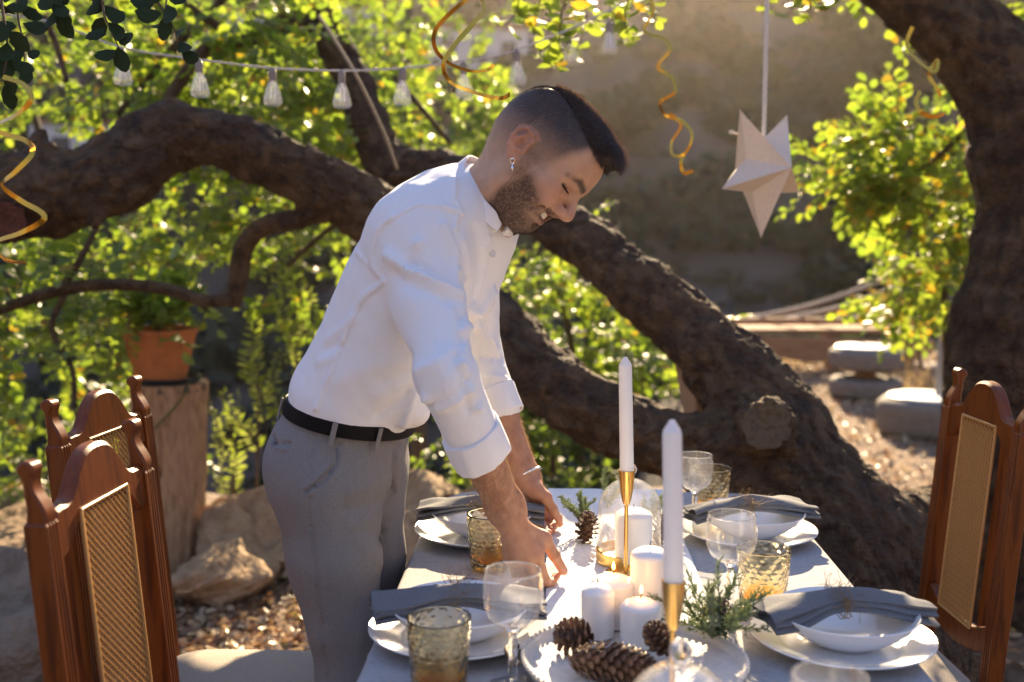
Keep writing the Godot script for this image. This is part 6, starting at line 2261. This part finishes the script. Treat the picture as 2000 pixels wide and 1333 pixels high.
	for sd: float in [-1.0, 1.0]:
		var l := Shape.new()
		l.lathe([Vector2(0.014, 0), Vector2(0.018, 0.03), Vector2(0.015, 0.05), Vector2(0.022, 0.10), Vector2(0.025, 0.30), Vector2(0.018, 0.34), Vector2(0.025, 0.36), Vector2(0.025, 0.40)], 14, Vector3(0.37, 0, sd * 0.16))
		part("front_leg", l.creased(40), M.wood, t)
		var st := Shape.new()
		st.tube([Vector3(-0.01, 0.16, sd * 0.15), Vector3(0.37, 0.16, sd * 0.16)], [0.011], 8)
		part("stretcher", st.mesh(), M.wood, t)
	return t

func build_chairs() -> void:
	# each chair's back stands where its two posts are
	var list := [
		["nearest left chair with carved crest and cane back", at(258, 815, 1.655), at(68, 895, 1.37), 1],
		["left chair behind the nearest one, its seat by the man's legs", at(262, 733, 2.14), at(106, 768, 1.86), 1],
		["right chair with cane back beside the near right plate", at(1868, 715, 2.27), at(2015, 808, 1.96), -1]]
	var first: Node3D = null
	for e in list:
		var a: Vector3 = e[1]
		var b: Vector3 = e[2]
		var m := (a + b) / 2
		var d := a - b                                   # from the near post to the far one
		var turn := atan2(-d.x, -d.z) if e[3] > 0 else atan2(d.x, d.z)
		var c: Node3D
		if first == null:
			first = make_chair(e[0])
			c = first
		else:
			c = copy_of(first, e[0])
		var k := d.length() / 0.30
		c.rotation.y = turn
		c.position = Vector3(m.x, 0, m.z) + Basis(Vector3.UP, turn) * Vector3(0.052, 0, 0)

# ---------------------------------------------------------------- hanging decorations
func build_star() -> void:
	var d := 2.8
	var o := at(1490, 330, d)
	var yaw := deg_to_rad(42.0)
	var X := Vector3(cos(yaw), 0, -sin(yaw))
	var N := Vector3(sin(yaw), 0, cos(yaw))
	var t := thing("paper_star", "pale patterned paper star hanging on a rope", "star", o)
	var paper := mat(0.72, 0.66, 0.585, 0.8)
	var n := noise(0.06, FastNoiseLite.TYPE_CELLULAR, 2, 91)
	n.cellular_return_type = FastNoiseLite.RETURN_DISTANCE2_SUB
	paper.albedo_texture = tone_map(n, 512, [[0.0, Color(0.78, 0.74, 0.7)], [0.12, Color(0.85, 0.8, 0.76)], [0.25, Color(1.05, 1.03, 1.0)], [1.0, Color(1.1, 1.08, 1.05)]])
	paper.uv1_triplanar = true
	paper.uv1_scale = Vector3.ONE * 6.0
	paper.backlight_enabled = true
	paper.backlight = Color(0.66, 0.64, 0.61)
	var R := 0.178
	var r := 0.076
	var ring := []
	for k in 10:
		var a := -PI / 2 + TAU * k / 10
		var rad := R if k % 2 == 0 else r
		ring.push_back(X * cos(a) * rad + Vector3.UP * sin(a) * rad)
	for side: float in [1.0, -1.0]:
		for k in 5:                                      # every arm folded from two facets
			var s := Shape.new()
			var tip: Vector3 = ring[k * 2]
			var a: Vector3 = ring[(k * 2 + 1) % 10]
			var b: Vector3 = ring[(k * 2 + 9) % 10]
			var apex := N * side * 0.088
			if side > 0:
				s.face([apex, tip, a]); s.face([apex, b, tip])
			else:
				s.face([apex, a, tip]); s.face([apex, tip, b])
			part("star_arm", s.mesh(false), paper, t)
	var edge := Shape.new()
	for k in 10: edge.tube([ring[k], ring[(k + 1) % 10]], [0.0013], 5)
	part("paper_seam", edge.mesh(), paper, t)
	var rope := Shape.new()
	for w in 3:
		var path := []
		for k in 120:
			var u := k / 119.0
			var a := u * 70.0 + w * TAU / 3
			path.push_back(at(lerpf(1492, 1503, u), lerpf(272, -160, u), d) + Vector3(cos(a), 0, sin(a)) * 0.0028)
		rope.tube(path, [0.0036], 6)
	var white := mat(0.62, 0.58, 0.52, 0.9)
	tag(part("rope", rope.mesh(), white), "white twisted rope that the paper star hangs on", "rope")
	var pin := Shape.new()
	pin.tube([at(1446, 262, 2.80), at(1430, 259, 2.78)], [0.003], 6)
	pin.soft_box(at(1429, 258, 2.78), Vector3(0.013, 0.010, 0.012), 0.003)
	part("tassel", pin.mesh(true, o), white, t)

func build_bulbs() -> void:
	var cord := mat(0.50, 0.47, 0.43, 0.8)
	var line := [[-60, 20, 2.75], [95, 42, 2.7], [235, 92, 2.65], [388, 116, 2.6], [532, 133, 2.6], [667, 138, 2.6], [786, 133, 2.62], [905, 118, 2.68], [1010, 97, 2.75], [1190, 20, 2.9], [1300, -60, 3.0]]
	var path := smooth_path(line.map(func(e): return w4(at(e[0], e[1], e[2]), 0.0017)), 8)
	var c := Shape.new()
	for w in 2:
		var pts := []
		for k in path.size() * 3 - 2:
			var i := mini(k / 3, path.size() - 2)
			var p := xyz(path[i]).lerp(xyz(path[i + 1]), (k - i * 3) / 3.0)
			var a := k * 0.8 + w * PI
			pts.push_back(p + Vector3(0, cos(a), sin(a)) * 0.0018)
		c.tube(pts, [0.0018], 5)
	tag(part("light_cord", c.mesh(), cord), "pale twisted cord of the bulb string slung across the top", "cord")
	var hung := mat(0.26, 0.21, 0.16, 0.9)
	var w2 := Shape.new()
	w2.tube(smooth_path([w4(at(622, 30, 3.4), 0), w4(at(690, 138, 3.4), 0), w4(at(745, 250, 3.5), 0), w4(at(775, 330, 3.6), 0)], 5).map(func(z): return xyz(z)), [0.0055], 6)
	tag(part("tied_rope", w2.mesh(), hung), "thin rope running down the sloping branch behind the bulbs", "rope")
	var bulbs := [[238, 95, 2.65, 2, "leftmost hanging bulb, half behind dark leaves"], [388, 118, 2.6, 1, "clear hanging bulb second from the left"], [532, 134, 2.6, 2, "clear hanging bulb left of the one before the sloping branch"], [667, 139, 2.6, 1, "clear hanging bulb in front of the sloping branch"], [786, 134, 2.62, 2, "clear hanging bulb left of the gold curl"], [905, 122, 2.72, 4, "clear hanging bulb seen through the gold curl"], [1008, 98, 2.75, 5, "clear hanging bulb above the back of the man's head"], [1108, 66, 3.0, 9, "clear tilted bulb among the sunlit leaves"], [1190, 42, 2.9, 3, "rightmost hanging bulb among the sunlit leaves"]]
	var socket := mat(0.20, 0.17, 0.15, 0.5)
	var metal := mat(0.75, 0.72, 0.66, 0.3)
	var bulb_glass := glass_material(0.02, 0.06)
	for e in bulbs:
		var t := thing("string_bulb", e[4], "light bulb", at(e[0], e[1], e[2]), e[0] * 0.3, "clear bulbs on the string")
		t.rotation.z = deg_to_rad(e[3] * 1.5 - 2.0)
		t.scale = Vector3.ONE * 0.97
		var s := Shape.new()
		s.lathe([Vector2(0, -0.030), Vector2(0.0088, -0.030), Vector2(0.0095, -0.027), Vector2(0.0098, -0.010), Vector2(0.0085, -0.004), Vector2(0.004, 0.002), Vector2(0, 0.003)], 16)
		part("socket", s.creased(40), socket, t)
		var g := Shape.new()
		g.lathe([Vector2(0, -0.0925), Vector2(0.012, -0.0920), Vector2(0.0205, -0.0885), Vector2(0.0243, -0.083), Vector2(0.0245, -0.078), Vector2(0.0205, -0.062), Vector2(0.0150, -0.044), Vector2(0.0105, -0.034), Vector2(0.0092, -0.028)], 28)
		g.lathe([Vector2(0.0185, -0.0865), Vector2(0.0228, -0.082), Vector2(0.0230, -0.078), Vector2(0.0190, -0.062), Vector2(0.0136, -0.044), Vector2(0.0090, -0.034)], 28)
		part("glass", g.mesh(), bulb_glass, t)
		var r := Shape.new()
		r.lathe([Vector2(0, -0.040), Vector2(0.0035, -0.038), Vector2(0.0045, -0.030)], 10)
		for k in 4:
			var a := TAU * k / 4
			r.tube([Vector3(cos(a) * 0.003, -0.036, sin(a) * 0.003), Vector3(cos(a) * 0.0075, -0.045, sin(a) * 0.0075), Vector3(cos(a) * 0.0085, -0.074, sin(a) * 0.0085)], [0.0009], 4)
		part("filament", r.mesh(), metal, t)

func ribbon(label: String, pts: Array, width: float) -> void:
	# a strip of foil: points are [px, py, depth, twist]
	var path := smooth_path(pts.map(func(e): return w4(at(e[0], e[1], e[2]), e[3])), 10)
	var o := xyz(path[0])
	var s := Shape.new()
	var n := path.size()
	for k in n:
		var p := xyz(path[k])
		var dir := (xyz(path[mini(k + 1, n - 1)]) - xyz(path[maxi(k - 1, 0)])).normalized()
		var a := dir.cross(Vector3(0, 0, 1)).normalized()
		var b := a.cross(dir)
		var tw: float = path[k].w
		var side := (a * cos(tw) + b * sin(tw)) * width / 2
		var nn := side.cross(dir).normalized() * 0.0003
		for e in [-side - nn, side - nn, side + nn, -side + nn]: s.v.push_back(p + e - o)
	for k in n - 1:
		for q in 4:
			var q2 := (q + 1) % 4
			s.quad(k * 4 + q, k * 4 + q2, k * 4 + 4 + q2, k * 4 + 4 + q)
	s.quad(0, 3, 2, 1)
	s.quad(n * 4 - 4, n * 4 - 3, n * 4 - 2, n * 4 - 1)
	var m := part("gold_streamer", s.creased(45), M.foil)
	m.position = o
	tag(m, label, "streamer", "curled gold foil streamers")

func build_streamers() -> void:
	M.foil = mat(0.68, 0.40, 0.055, 0.20, 1.0)
	ribbon("large gold foil curl hanging above the man's head", [[925, -40, 1.9, 0.4], [945, 15, 1.86, 0.5], [925, 45, 1.82, 0.2], [890, 85, 1.80, -0.3], [866, 125, 1.80, -0.6], [880, 160, 1.82, -0.9], [925, 180, 1.84, -1.0], [975, 192, 1.86, -0.9], [996, 184, 1.88, -0.6]], 0.0085)
	ribbon("second gold foil curl crossing the large one", [[918, -6, 1.88, 0.6], [880, 25, 1.90, 0.2], [850, 60, 1.92, -0.1], [850, 95, 1.94, -0.4], [875, 122, 1.95, -0.8], [915, 138, 1.95, -1.0], [950, 137, 1.94, -1.0], [965, 126, 1.93, -0.7]], 0.0075)
	ribbon("gold foil spiral hanging at the left edge", [[5, 150, 1.6, 0.2], [45, 165, 1.58, 0.6], [60, 195, 1.56, 0.2], [30, 225, 1.58, -0.4], [0, 240, 1.62, -0.7], [-10, 255, 1.64, -0.2], [50, 275, 1.6, 0.3], [62, 300, 1.57, 0.1], [30, 335, 1.57, -0.2], [4, 362, 1.6, -0.5], [40, 392, 1.6, -0.1], [80, 415, 1.57, 0.3], [82, 432, 1.56, 0.4], [40, 455, 1.58, -0.3], [-10, 475, 1.62, -0.6], [10, 508, 1.62, -0.8], [50, 513, 1.6, -0.9]], 0.0075)
	ribbon("gold foil spiral hanging left of the paper star", [[1262, -30, 2.6, 0.3], [1276, 20, 2.6, -0.2], [1258, 60, 2.6, 0.4], [1296, 75, 2.58, 0.2], [1308, 98, 2.56, -0.2], [1285, 130, 2.58, -0.4], [1312, 152, 2.57, 0.2], [1318, 180, 2.55, 0.4], [1290, 200, 2.56, -0.2], [1300, 225, 2.6, -0.4], [1334, 238, 2.58, 0.0], [1352, 265, 2.56, 0.4], [1338, 300, 2.56, 0.2], [1315, 303, 2.58, -0.4], [1312, 278, 2.6, -0.6], [1330, 245, 2.6, -0.3], [1308, 222, 2.58, 0.2]], 0.008)
	ribbon("short gold foil tail under the spiral by the star", [[1338, 300, 2.57, 0.2], [1330, 318, 2.56, 0.0], [1336, 338, 2.57, -0.3], [1354, 334, 2.58, -0.6]], 0.009)
	ribbon("gold foil curl hanging before the thick right trunk", [[1783, 52, 2.9, 0.1], [1772, 85, 2.9, 0.0], [1790, 115, 2.88, 0.6], [1825, 140, 2.86, 0.3], [1832, 118, 2.88, 0.0], [1815, 145, 2.88, -0.3], [1830, 172, 2.88, 0.3], [1838, 188, 2.9, 0.1]], 0.011)
	ribbon("gold foil crescent below the curl on the right trunk", [[1798, 178, 2.9, 0.1], [1790, 200, 2.88, 0.1], [1800, 220, 2.87, -0.3], [1825, 228, 2.88, -0.6], [1846, 222, 2.9, -0.8]], 0.013)

# ---------------------------------------------------------------- stump, pot and plant
func build_stump() -> void:
	var p := at(344, 1110, 4.3)
	p.y = ground_height(p.x, p.z)
	var top := 0.765
	var t := thing("tree_stump", "tall upright cracked log standing as a pedestal under the flower pot", "stump", p)
	var n := noise(1.6, FastNoiseLite.TYPE_SIMPLEX_SMOOTH, 3, 92)
	var s := Shape.new()
	var sides := 72
	var rows := 44
	for y in rows + 1:
		var v := float(y) / rows
		for x in sides:
			var a := TAU * x / sides
			var r := lerpf(0.112, 0.148, pow(v, 0.8)) + 0.02 * n.get_noise_2d(cos(a) * 1.6, sin(a) * 1.6 + v * 0.5) + 0.003 * sin(a * 23.0 + n.get_noise_2d(a, v * 2.0) * 3.0)
			var crack := absf(angle_difference(a, 1.72 + 0.12 * sin(v * 5.0)))
			if v < 0.62: r -= 0.09 * exp(-(crack / 0.10) ** 2) * ss(0.62, 0.45, v)
			if v > 0.42 and v < 0.68: r -= 0.05 * exp(-(crack / 0.2) ** 2) * exp(-((v - 0.56) / 0.06) ** 2)
			s.v.push_back(Vector3(cos(a) * r - 0.02 * (1.0 - v), v * top, sin(a) * r))
	for y in rows:
		for x in sides:
			var x2 := (x + 1) % sides
			s.quad(y * sides + x, y * sides + x2, (y + 1) * sides + x2, (y + 1) * sides + x)
	var m := mat(0.50, 0.31, 0.175, 0.85)
	var g := noise(0.02, FastNoiseLite.TYPE_SIMPLEX_SMOOTH, 5, 93)
	m.albedo_texture = tone_map(g, 512, [[0.0, Color(0.4, 0.36, 0.33)], [0.4, Color(0.85, 0.8, 0.75)], [0.7, Color(1.15, 1.1, 1.05)], [1.0, Color(1.6, 1.6, 1.6)]])
	m.heightmap_enabled = true
	m.heightmap_texture = grey_map(g, 512)
	m.heightmap_scale = 0.8
	m.uv1_triplanar = true
	m.uv1_scale = Vector3(4.5, 0.9, 4.5)
	part("log", s.mesh(), m, t)
	var c := Shape.new()
	var rings := []
	for k in 12: rings.push_back(Vector2(0.140 * (1.0 - k / 11.0) + 0.0002, top + 0.002 * (k % 2)))
	rings.push_front(Vector2(0.143, top - 0.03))
	c.lathe(rings, 40)
	part("cut_top", c.creased(30), mat(0.15, 0.10, 0.065, 0.9), t)
	var green := Shape.new()
	green.tube(smooth_path([w4(p + Vector3(0.10, top + 0.01, 0.08), 0), w4(p + Vector3(0.085, top - 0.05, 0.142), 0), w4(p + Vector3(0.0, top - 0.14, 0.155), 0), w4(p + Vector3(-0.08, top - 0.22, 0.13), 0), w4(p + Vector3(-0.16, top - 0.26, 0.03), 0)], 5).map(func(z): return xyz(z)), [0.004], 6)
	tag(part("garden_hose", green.mesh(), mat(0.10, 0.12, 0.025, 0.5)), "thin green hose trailing down across the stump", "hose")
	var black := Shape.new()
	var coil := []
	for k in 70:
		var a := k * 0.19
		coil.push_back(p + Vector3(cos(a) * (0.112 + 0.003 * sin(k * 0.7)), top + 0.010 + 0.0045 * (k / 34.0), sin(a) * (0.112 + 0.003 * sin(k * 0.7))))
	black.tube(coil, [0.006], 6)
	tag(part("black_hose", black.mesh(), mat(0.012, 0.011, 0.012, 0.5)), "coil of thin black hose round the foot of the flower pot", "hose")
	# pot
	var pp := p + Vector3(-0.035, top + 0.012, 0.0)
	var pot := Shape.new()
	pot.lathe([Vector2(0, 0), Vector2(0.094, 0), Vector2(0.097, 0.004), Vector2(0.138, 0.178), Vector2(0.142, 0.181), Vector2(0.146, 0.186), Vector2(0.147, 0.197), Vector2(0.144, 0.200), Vector2(0.134, 0.200), Vector2(0.130, 0.17), Vector2(0.02, 0.165), Vector2(0, 0.165)], 56)
	var clay := mat(0.58, 0.20, 0.065, 0.85)
	clay.albedo_texture = tone_map(noise(0.015, FastNoiseLite.TYPE_SIMPLEX_SMOOTH, 4, 94), 256, [[0.0, Color(0.72, 0.68, 0.66)], [0.5, Color(1, 1, 1)], [1.0, Color(1.15, 1.3, 1.5)]])
	clay.uv1_triplanar = true
	clay.uv1_scale = Vector3.ONE * 3.0
	var po := part("flower_pot", pot.creased(40), clay)
	po.position = pp
	tag(po, "terracotta flower pot standing on the stump", "pot")
	var plant := thing("potted_plant", "leafy green plant spilling over the rim of the terracotta pot", "plant", pp + Vector3(0, 0.18, 0))
	plant.scale = Vector3.ONE * 1.22
	rng.seed = 701
	var lf := Shape.new()
	leaf_shape(lf, Vector3.ZERO, Vector3(0, 0, 1), Vector3.UP, 0.058, 0.036, 0.25, 0.35)
	var lm := lf.mesh()
	var mats := [M.leaf_green, M.leaf_lime, M.leaf_lime, leaf_material(0.14, 0.21, 0.06, Color(0.36, 0.5, 0.06), 0.4)]
	for k in 22:
		var a := k * 2.4
		var reach := rng.randf_range(0.05, 0.20)
		var tall := rng.randf_range(0.08, 0.22) * (1.25 - reach * 3.0)
		var path := []
		for e in 7:
			var u := e / 6.0
			path.push_back(Vector3(cos(a) * reach * u, tall * sin(u * 2.2) - 0.10 * u * u * u * (reach / 0.15) + 0.05 * u, sin(a) * reach * u))
		var st := Shape.new()
		st.tube(path, [0.0022, 0.002, 0.0018, 0.0015, 0.0012, 0.001, 0.0008], 5)
		part("stem", st.mesh(), M.twig, plant)
		for e in 11:
			var u := 0.25 + 0.75 * e / 10.0
			var i := mini(int(u * 6.0), 5)
			var o: Vector3 = (path[i] as Vector3).lerp(path[i + 1], u * 6.0 - i)
			var d := Vector3(cos(a) * 0.6 + rng.randf_range(-0.8, 0.8), rng.randf_range(-0.7, 0.45), sin(a) * 0.6 + rng.randf_range(-0.8, 0.8)).normalized()
			var x := d.cross(Vector3(rng.randf_range(-0.5, 0.5), 1, rng.randf_range(-0.5, 0.5))).normalized()
			part("leaf", lm, mats[rng.randi() % 4], plant, Transform3D(Basis(x, d.cross(x), d).scaled(Vector3.ONE * rng.randf_range(0.6, 1.25)), o + d * 0.01))

# ---------------------------------------------------------------- far end of the terrace
func build_far_terrace() -> void:
	var wood := mat(0.33, 0.185, 0.095, 0.85)
	wood.albedo_texture = tone_map(noise(0.02, FastNoiseLite.TYPE_SIMPLEX_SMOOTH, 4, 95), 256, [[0.0, Color(0.6, 0.55, 0.5)], [0.5, Color(1, 0.95, 0.9)], [1.0, Color(1.4, 1.35, 1.3)]])
	wood.uv1_triplanar = true
	wood.uv1_scale = Vector3(0.5, 3.0, 3.0)
	# plank bench with a wavy live edge
	var a := at(1415, 648, 10.4)
	var b := at(1800, 655, 10.4)
	var bench := thing("slab_bench", "long rustic slab bench with a wavy live edge at the terrace end", "bench", Vector3(a.x, 0, a.z))
	var o := PackedVector2Array()
	var w := b.x - a.x
	o.append(Vector2(0, a.y)); o.append(Vector2(w, b.y - 0.02))
	for k in 19:
		var u := 1.0 - k / 18.0
		o.append(Vector2(w * u, a.y - 0.17 - 0.10 * exp(-((u - 0.42) / 0.12) ** 2) - 0.03 * sin(u * 9.0) - 0.02 * (1.0 - u)))
	var s := Shape.new()
	extrude(s, o, 0.06, func(p: Vector2, z: float) -> Vector3: return Vector3(p.x, p.y, 0.30 + z * 0.03), 0.01)
	part("live_edge_slab", s.creased(35), wood, bench)
	for k in 2:
		var pl := Shape.new()
		pl.soft_box(Vector3(w / 2, a.y + 0.02, 0.12 - k * 0.24), Vector3(w - 0.02 - k * 0.1, 0.05, 0.22), 0.008)
		part("seat_plank", pl.mesh(false), wood, bench)
	for k in 3:
		var l := Shape.new()
		l.soft_box(Vector3(w * [0.16, 0.55, 0.93][k], (a.y - 0.02) / 2 - 0.05, 0.05), Vector3(0.09, a.y + 0.08, 0.16), 0.01)
		part("leg", l.mesh(false), wood, bench)
	var rail := thing("wooden_railing", "low timber beam railing behind the slab bench", "railing", Vector3(a.x - 0.3, 0, a.z - 0.55))
	var beam := Shape.new()
	var y := at(1600, 630, 11.0).y
	beam.soft_box(Vector3(1.4, y, 0), Vector3(3.6, 0.10, 0.12), 0.015)
	part("beam", beam.mesh(false), wood, rail)
	for k in 3:
		var l := Shape.new()
		l.soft_box(Vector3(0.2 + k * 1.25, y / 2 - 0.30, -0.01), Vector3(0.10, y + 0.5, 0.10), 0.01)
		part("post", l.mesh(false), wood, rail)
	# ropes slung to the right
	var hemp := mat(0.42, 0.37, 0.32, 0.9)
	for e in [[1462, 622, 11.2, 1730, 545, 9.0, "upper pale rope slung from the railing towards the young tree"], [1540, 622, 11.2, 1790, 545, 9.0, "middle pale rope slung from the railing towards the young tree"], [1640, 625, 11.2, 1800, 580, 9.5, "lowest short rope slung from the railing towards the young tree"]]:
		var r := Shape.new()
		var path := []
		for k in 9:
			var u := k / 8.0
			path.push_back(at(lerpf(e[0], e[3], u), lerpf(e[1], e[4], u) + 10.0 * sin(PI * u), lerpf(e[2], e[5], u)))
		r.tube(path, [0.022], 8)
		tag(part("slung_rope", r.mesh(), hemp), e[6], "rope")
	# seats made of tyres
	var rubber := mat(0.20, 0.172, 0.145, 0.85)
	rubber.albedo_texture = tone_map(noise(0.03, FastNoiseLite.TYPE_SIMPLEX_SMOOTH, 4, 96), 256, [[0.0, Color(0.6, 0.6, 0.6)], [0.5, Color(1.1, 1.05, 1.0)], [0.75, Color(1.8, 1.6, 1.4)], [1.0, Color(2.2, 2.0, 1.7)]])
	rubber.uv1_triplanar = true
	rubber.uv1_scale = Vector3.ONE * 2.0
	var lid := mat(0.66, 0.64, 0.60, 0.5)
	var tyre := func(r: float, h: float) -> Shape:
		var t := Shape.new()
		t.lathe([Vector2(r * 0.56, h * 0.12), Vector2(r * 0.64, 0.0), Vector2(r * 0.88, 0.004), Vector2(r * 0.985, h * 0.14), Vector2(r, h * 0.3), Vector2(r, h * 0.7), Vector2(r * 0.985, h * 0.86), Vector2(r * 0.88, h - 0.004), Vector2(r * 0.64, h), Vector2(r * 0.56, h * 0.88), Vector2(r * 0.60, h * 0.5), Vector2(r * 0.56, h * 0.12)], 56)
		for q in t.v.size():                             # tread
			var p := t.v[q]
			if Vector2(p.x, p.z).length() > r * 0.97 and (q % 56) % 2: t.v[q] = p * Vector3(0.975, 1, 0.975)
		return t
	var g0 := on(1690, 770, 0.02)
	g0.y = ground_height(g0.x, g0.z)
	var t1 := part("tyre", tyre.call(0.29, 0.155).creased(50), rubber)
	t1.position = g0
	tag(t1, "lower tyre of the stacked tyre seat by the bench", "tyre", "tyre seats on the terrace")
	var neck := Shape.new()
	neck.lathe([Vector2(0, 0.150), Vector2(0.10, 0.152), Vector2(0.075, 0.19), Vector2(0.11, 0.225), Vector2(0, 0.227)], 24)
	var ne := part("spacer_block", neck.creased(40), wood)
	ne.position = g0
	tag(ne, "wooden block between the two stacked tyres", "block")
	var t2 := part("tyre", tyre.call(0.295, 0.165).creased(50), rubber)
	t2.position = g0 + Vector3(0, 0.225, 0)
	tag(t2, "upper tyre of the stacked tyre seat under a white lid", "tyre", "tyre seats on the terrace")
	var l1 := Shape.new()
	l1.lathe([Vector2(0, 0), Vector2(0.245, 0), Vector2(0.25, 0.006), Vector2(0.24, 0.018), Vector2(0, 0.022)], 48)
	var lo := part("seat_lid", l1.creased(50), lid)
	lo.position = g0 + Vector3(0, 0.391, 0)
	tag(lo, "round white seat lid on the stacked tyres", "lid")
	var g1 := on(1812, 842, 0.02)
	g1.y = ground_height(g1.x, g1.z)
	var t3 := part("tyre", tyre.call(0.33, 0.25).creased(50), rubber)
	t3.position = g1
	tag(t3, "single large tyre seat nearer the right chair", "tyre", "tyre seats on the terrace")
	var l2 := part("seat_lid", l1.creased(50), lid)
	l2.position = g1 + Vector3(0, 0.251, 0)
	l2.scale = Vector3(1.06, 1, 1.06)
	tag(l2, "round white seat lid on the single large tyre", "lid")
	var box := on(1840, 762, 0.02)
	var cr := Shape.new()
	cr.soft_box(Vector3(0, 0.12, 0), Vector3(0.36, 0.26, 0.36), 0.012)
	var bo := part("stone_block", cr.mesh(false), mat(0.30, 0.22, 0.16, 0.9))
	bo.position = Vector3(box.x, ground_height(box.x, box.z), box.z)
	tag(bo, "square brown block between the tyre seats and the right trunk", "block")
	# dry grass at the terrace end
	rng.seed = 721
	for e in [[1780, 715, 9.6, 0.35, 90, "tuft of dry pale grass right of the stacked tyres"], [1500, 705, 10.6, 0.20, 60, "low dry grass under the left end of the bench"], [1590, 705, 10.7, 0.22, 60, "low dry grass under the middle of the bench"], [1840, 705, 8.6, 0.3, 60, "tuft of dry grass behind the square block"]]:
		var p := on(e[0], e[1], 0.0)
		p = at(e[0], 445, e[2])
		p.y = ground_height(p.x, p.z)
		var gs := Shape.new()
		for k in e[4]:
			var q := Vector3(rng.randf_range(-0.3, 0.3), 0, rng.randf_range(-0.2, 0.2))
			strand(gs, q, Vector3(rng.randf_range(-0.4, 0.4), 1, rng.randf_range(-0.4, 0.4)).normalized(), Vector3(rng.randf_range(-0.6, 0.6), -0.2, 0), e[3] * rng.randf_range(0.5, 1.2), 0.006)
		var gg := part("dry_grass", gs.mesh(), leaf_material(0.36, 0.27, 0.13, Color(0.3, 0.22, 0.1), 0.7))
		gg.position = p
		tag(gg, e[5], "grass", "", "stuff")
	var post := Shape.new()
	post.tube([ground_at(1846, 7.0), at(1846, 480, 7.0)], [0.022, 0.018], 8)
	tag(part("thin_pole", post.mesh(), mat(0.30, 0.28, 0.26, 0.8)), "thin grey pole standing left of the thick right trunk", "pole")
	# the pale flap caught in the crotch of the tree
	var f := Shape.new()
	var c0 := at(1352, 770, 3.22)
	f.grid(14, 14, func(u: float, v: float) -> Vector3:
		var px := lerpf(1318 + 20 * v, 1352 + 60 * v, u)
		var py := lerpf(718, 822 - 10 * u, v) - 24.0 * (1.0 - absf(u - 0.6)) * (1.0 - v)
		return at(px, py, 3.26 - 0.10 * u + 0.03 * sin(u * 7.0 + v * 3.0)) - c0)
	var fl := part("bark_flap", f.mesh(), mat(0.37, 0.27, 0.185, 0.9))
	fl.position = c0
	tag(fl, "pale beige torn flap hanging in the crotch of the gnarled tree", "bark")

func _ready() -> void:
	# --- camera, sky, sun, exposure
	var cam := Camera3D.new()
	cam.name = "camera"
	add_child(cam)
	cam.transform = Transform3D(look, eye)
	var lens := CameraAttributesPhysical.new()
	lens.frustum_focal_length = 12.0 / (666.5 / FOCAL)
	lens.exposure_aperture = 2.8
	lens.frustum_focus_distance = 1.86
	lens.frustum_near = 0.05
	lens.frustum_far = 600.0
	cam.attributes = lens
	var env := WorldEnvironment.new()
	env.name = "world"
	var e := Environment.new()
	e.background_mode = Environment.BG_SKY
	var sky := Sky.new()
	var sm := ProceduralSkyMaterial.new()
	sm.sky_top_color = Color(0.53, 0.63, 0.84)
	sm.sky_horizon_color = Color(0.84, 0.81, 0.78)
	sm.sky_curve = 0.18
	sm.ground_bottom_color = Color(0.30, 0.25, 0.20)
	sm.ground_horizon_color = Color(0.55, 0.52, 0.48)
	sm.sky_energy_multiplier = 0.62
	sky.sky_material = sm
	e.sky = sky
	e.tonemap_mode = Environment.TONE_MAPPER_LINEAR
	e.tonemap_exposure = 3.7
	e.volumetric_fog_enabled = true
	e.volumetric_fog_density = 0.00042
	e.volumetric_fog_albedo = Color(1.0, 0.95, 0.90)
	e.volumetric_fog_anisotropy = 0.84
	e.sdfgi_enabled = true
	e.ssao_enabled = true
	e.ssil_enabled = true
	env.environment = e
	add_child(env)
	var sun := DirectionalLight3D.new()
	sun.name = "sun"
	sun.light_energy = 1.6
	sun.light_color = Color(1.0, 0.89, 0.72)
	sun.light_angular_distance = 0.5
	sun.shadow_enabled = true
	sun.rotation_degrees = Vector3(-24.0, 180.0 - 8.0, 0)
	add_child(sun)
	# --- setting
	build_ground()
	leaf_materials()
	wood_materials()
	build_houses()
	build_hill_cover()
	build_old_tree()
	build_right_tree()
	build_bushes()
	build_rocks()
	build_litter()
	build_far_terrace()
	build_stump()
	# --- things
	build_table()
	build_chairs()
	build_person()
	crockery()
	build_glasses()
	build_candles()
	build_domes()
	build_tray()
	build_greenery()
	build_star()
	build_bulbs()
	build_streamers()
	build_dark_sprig()
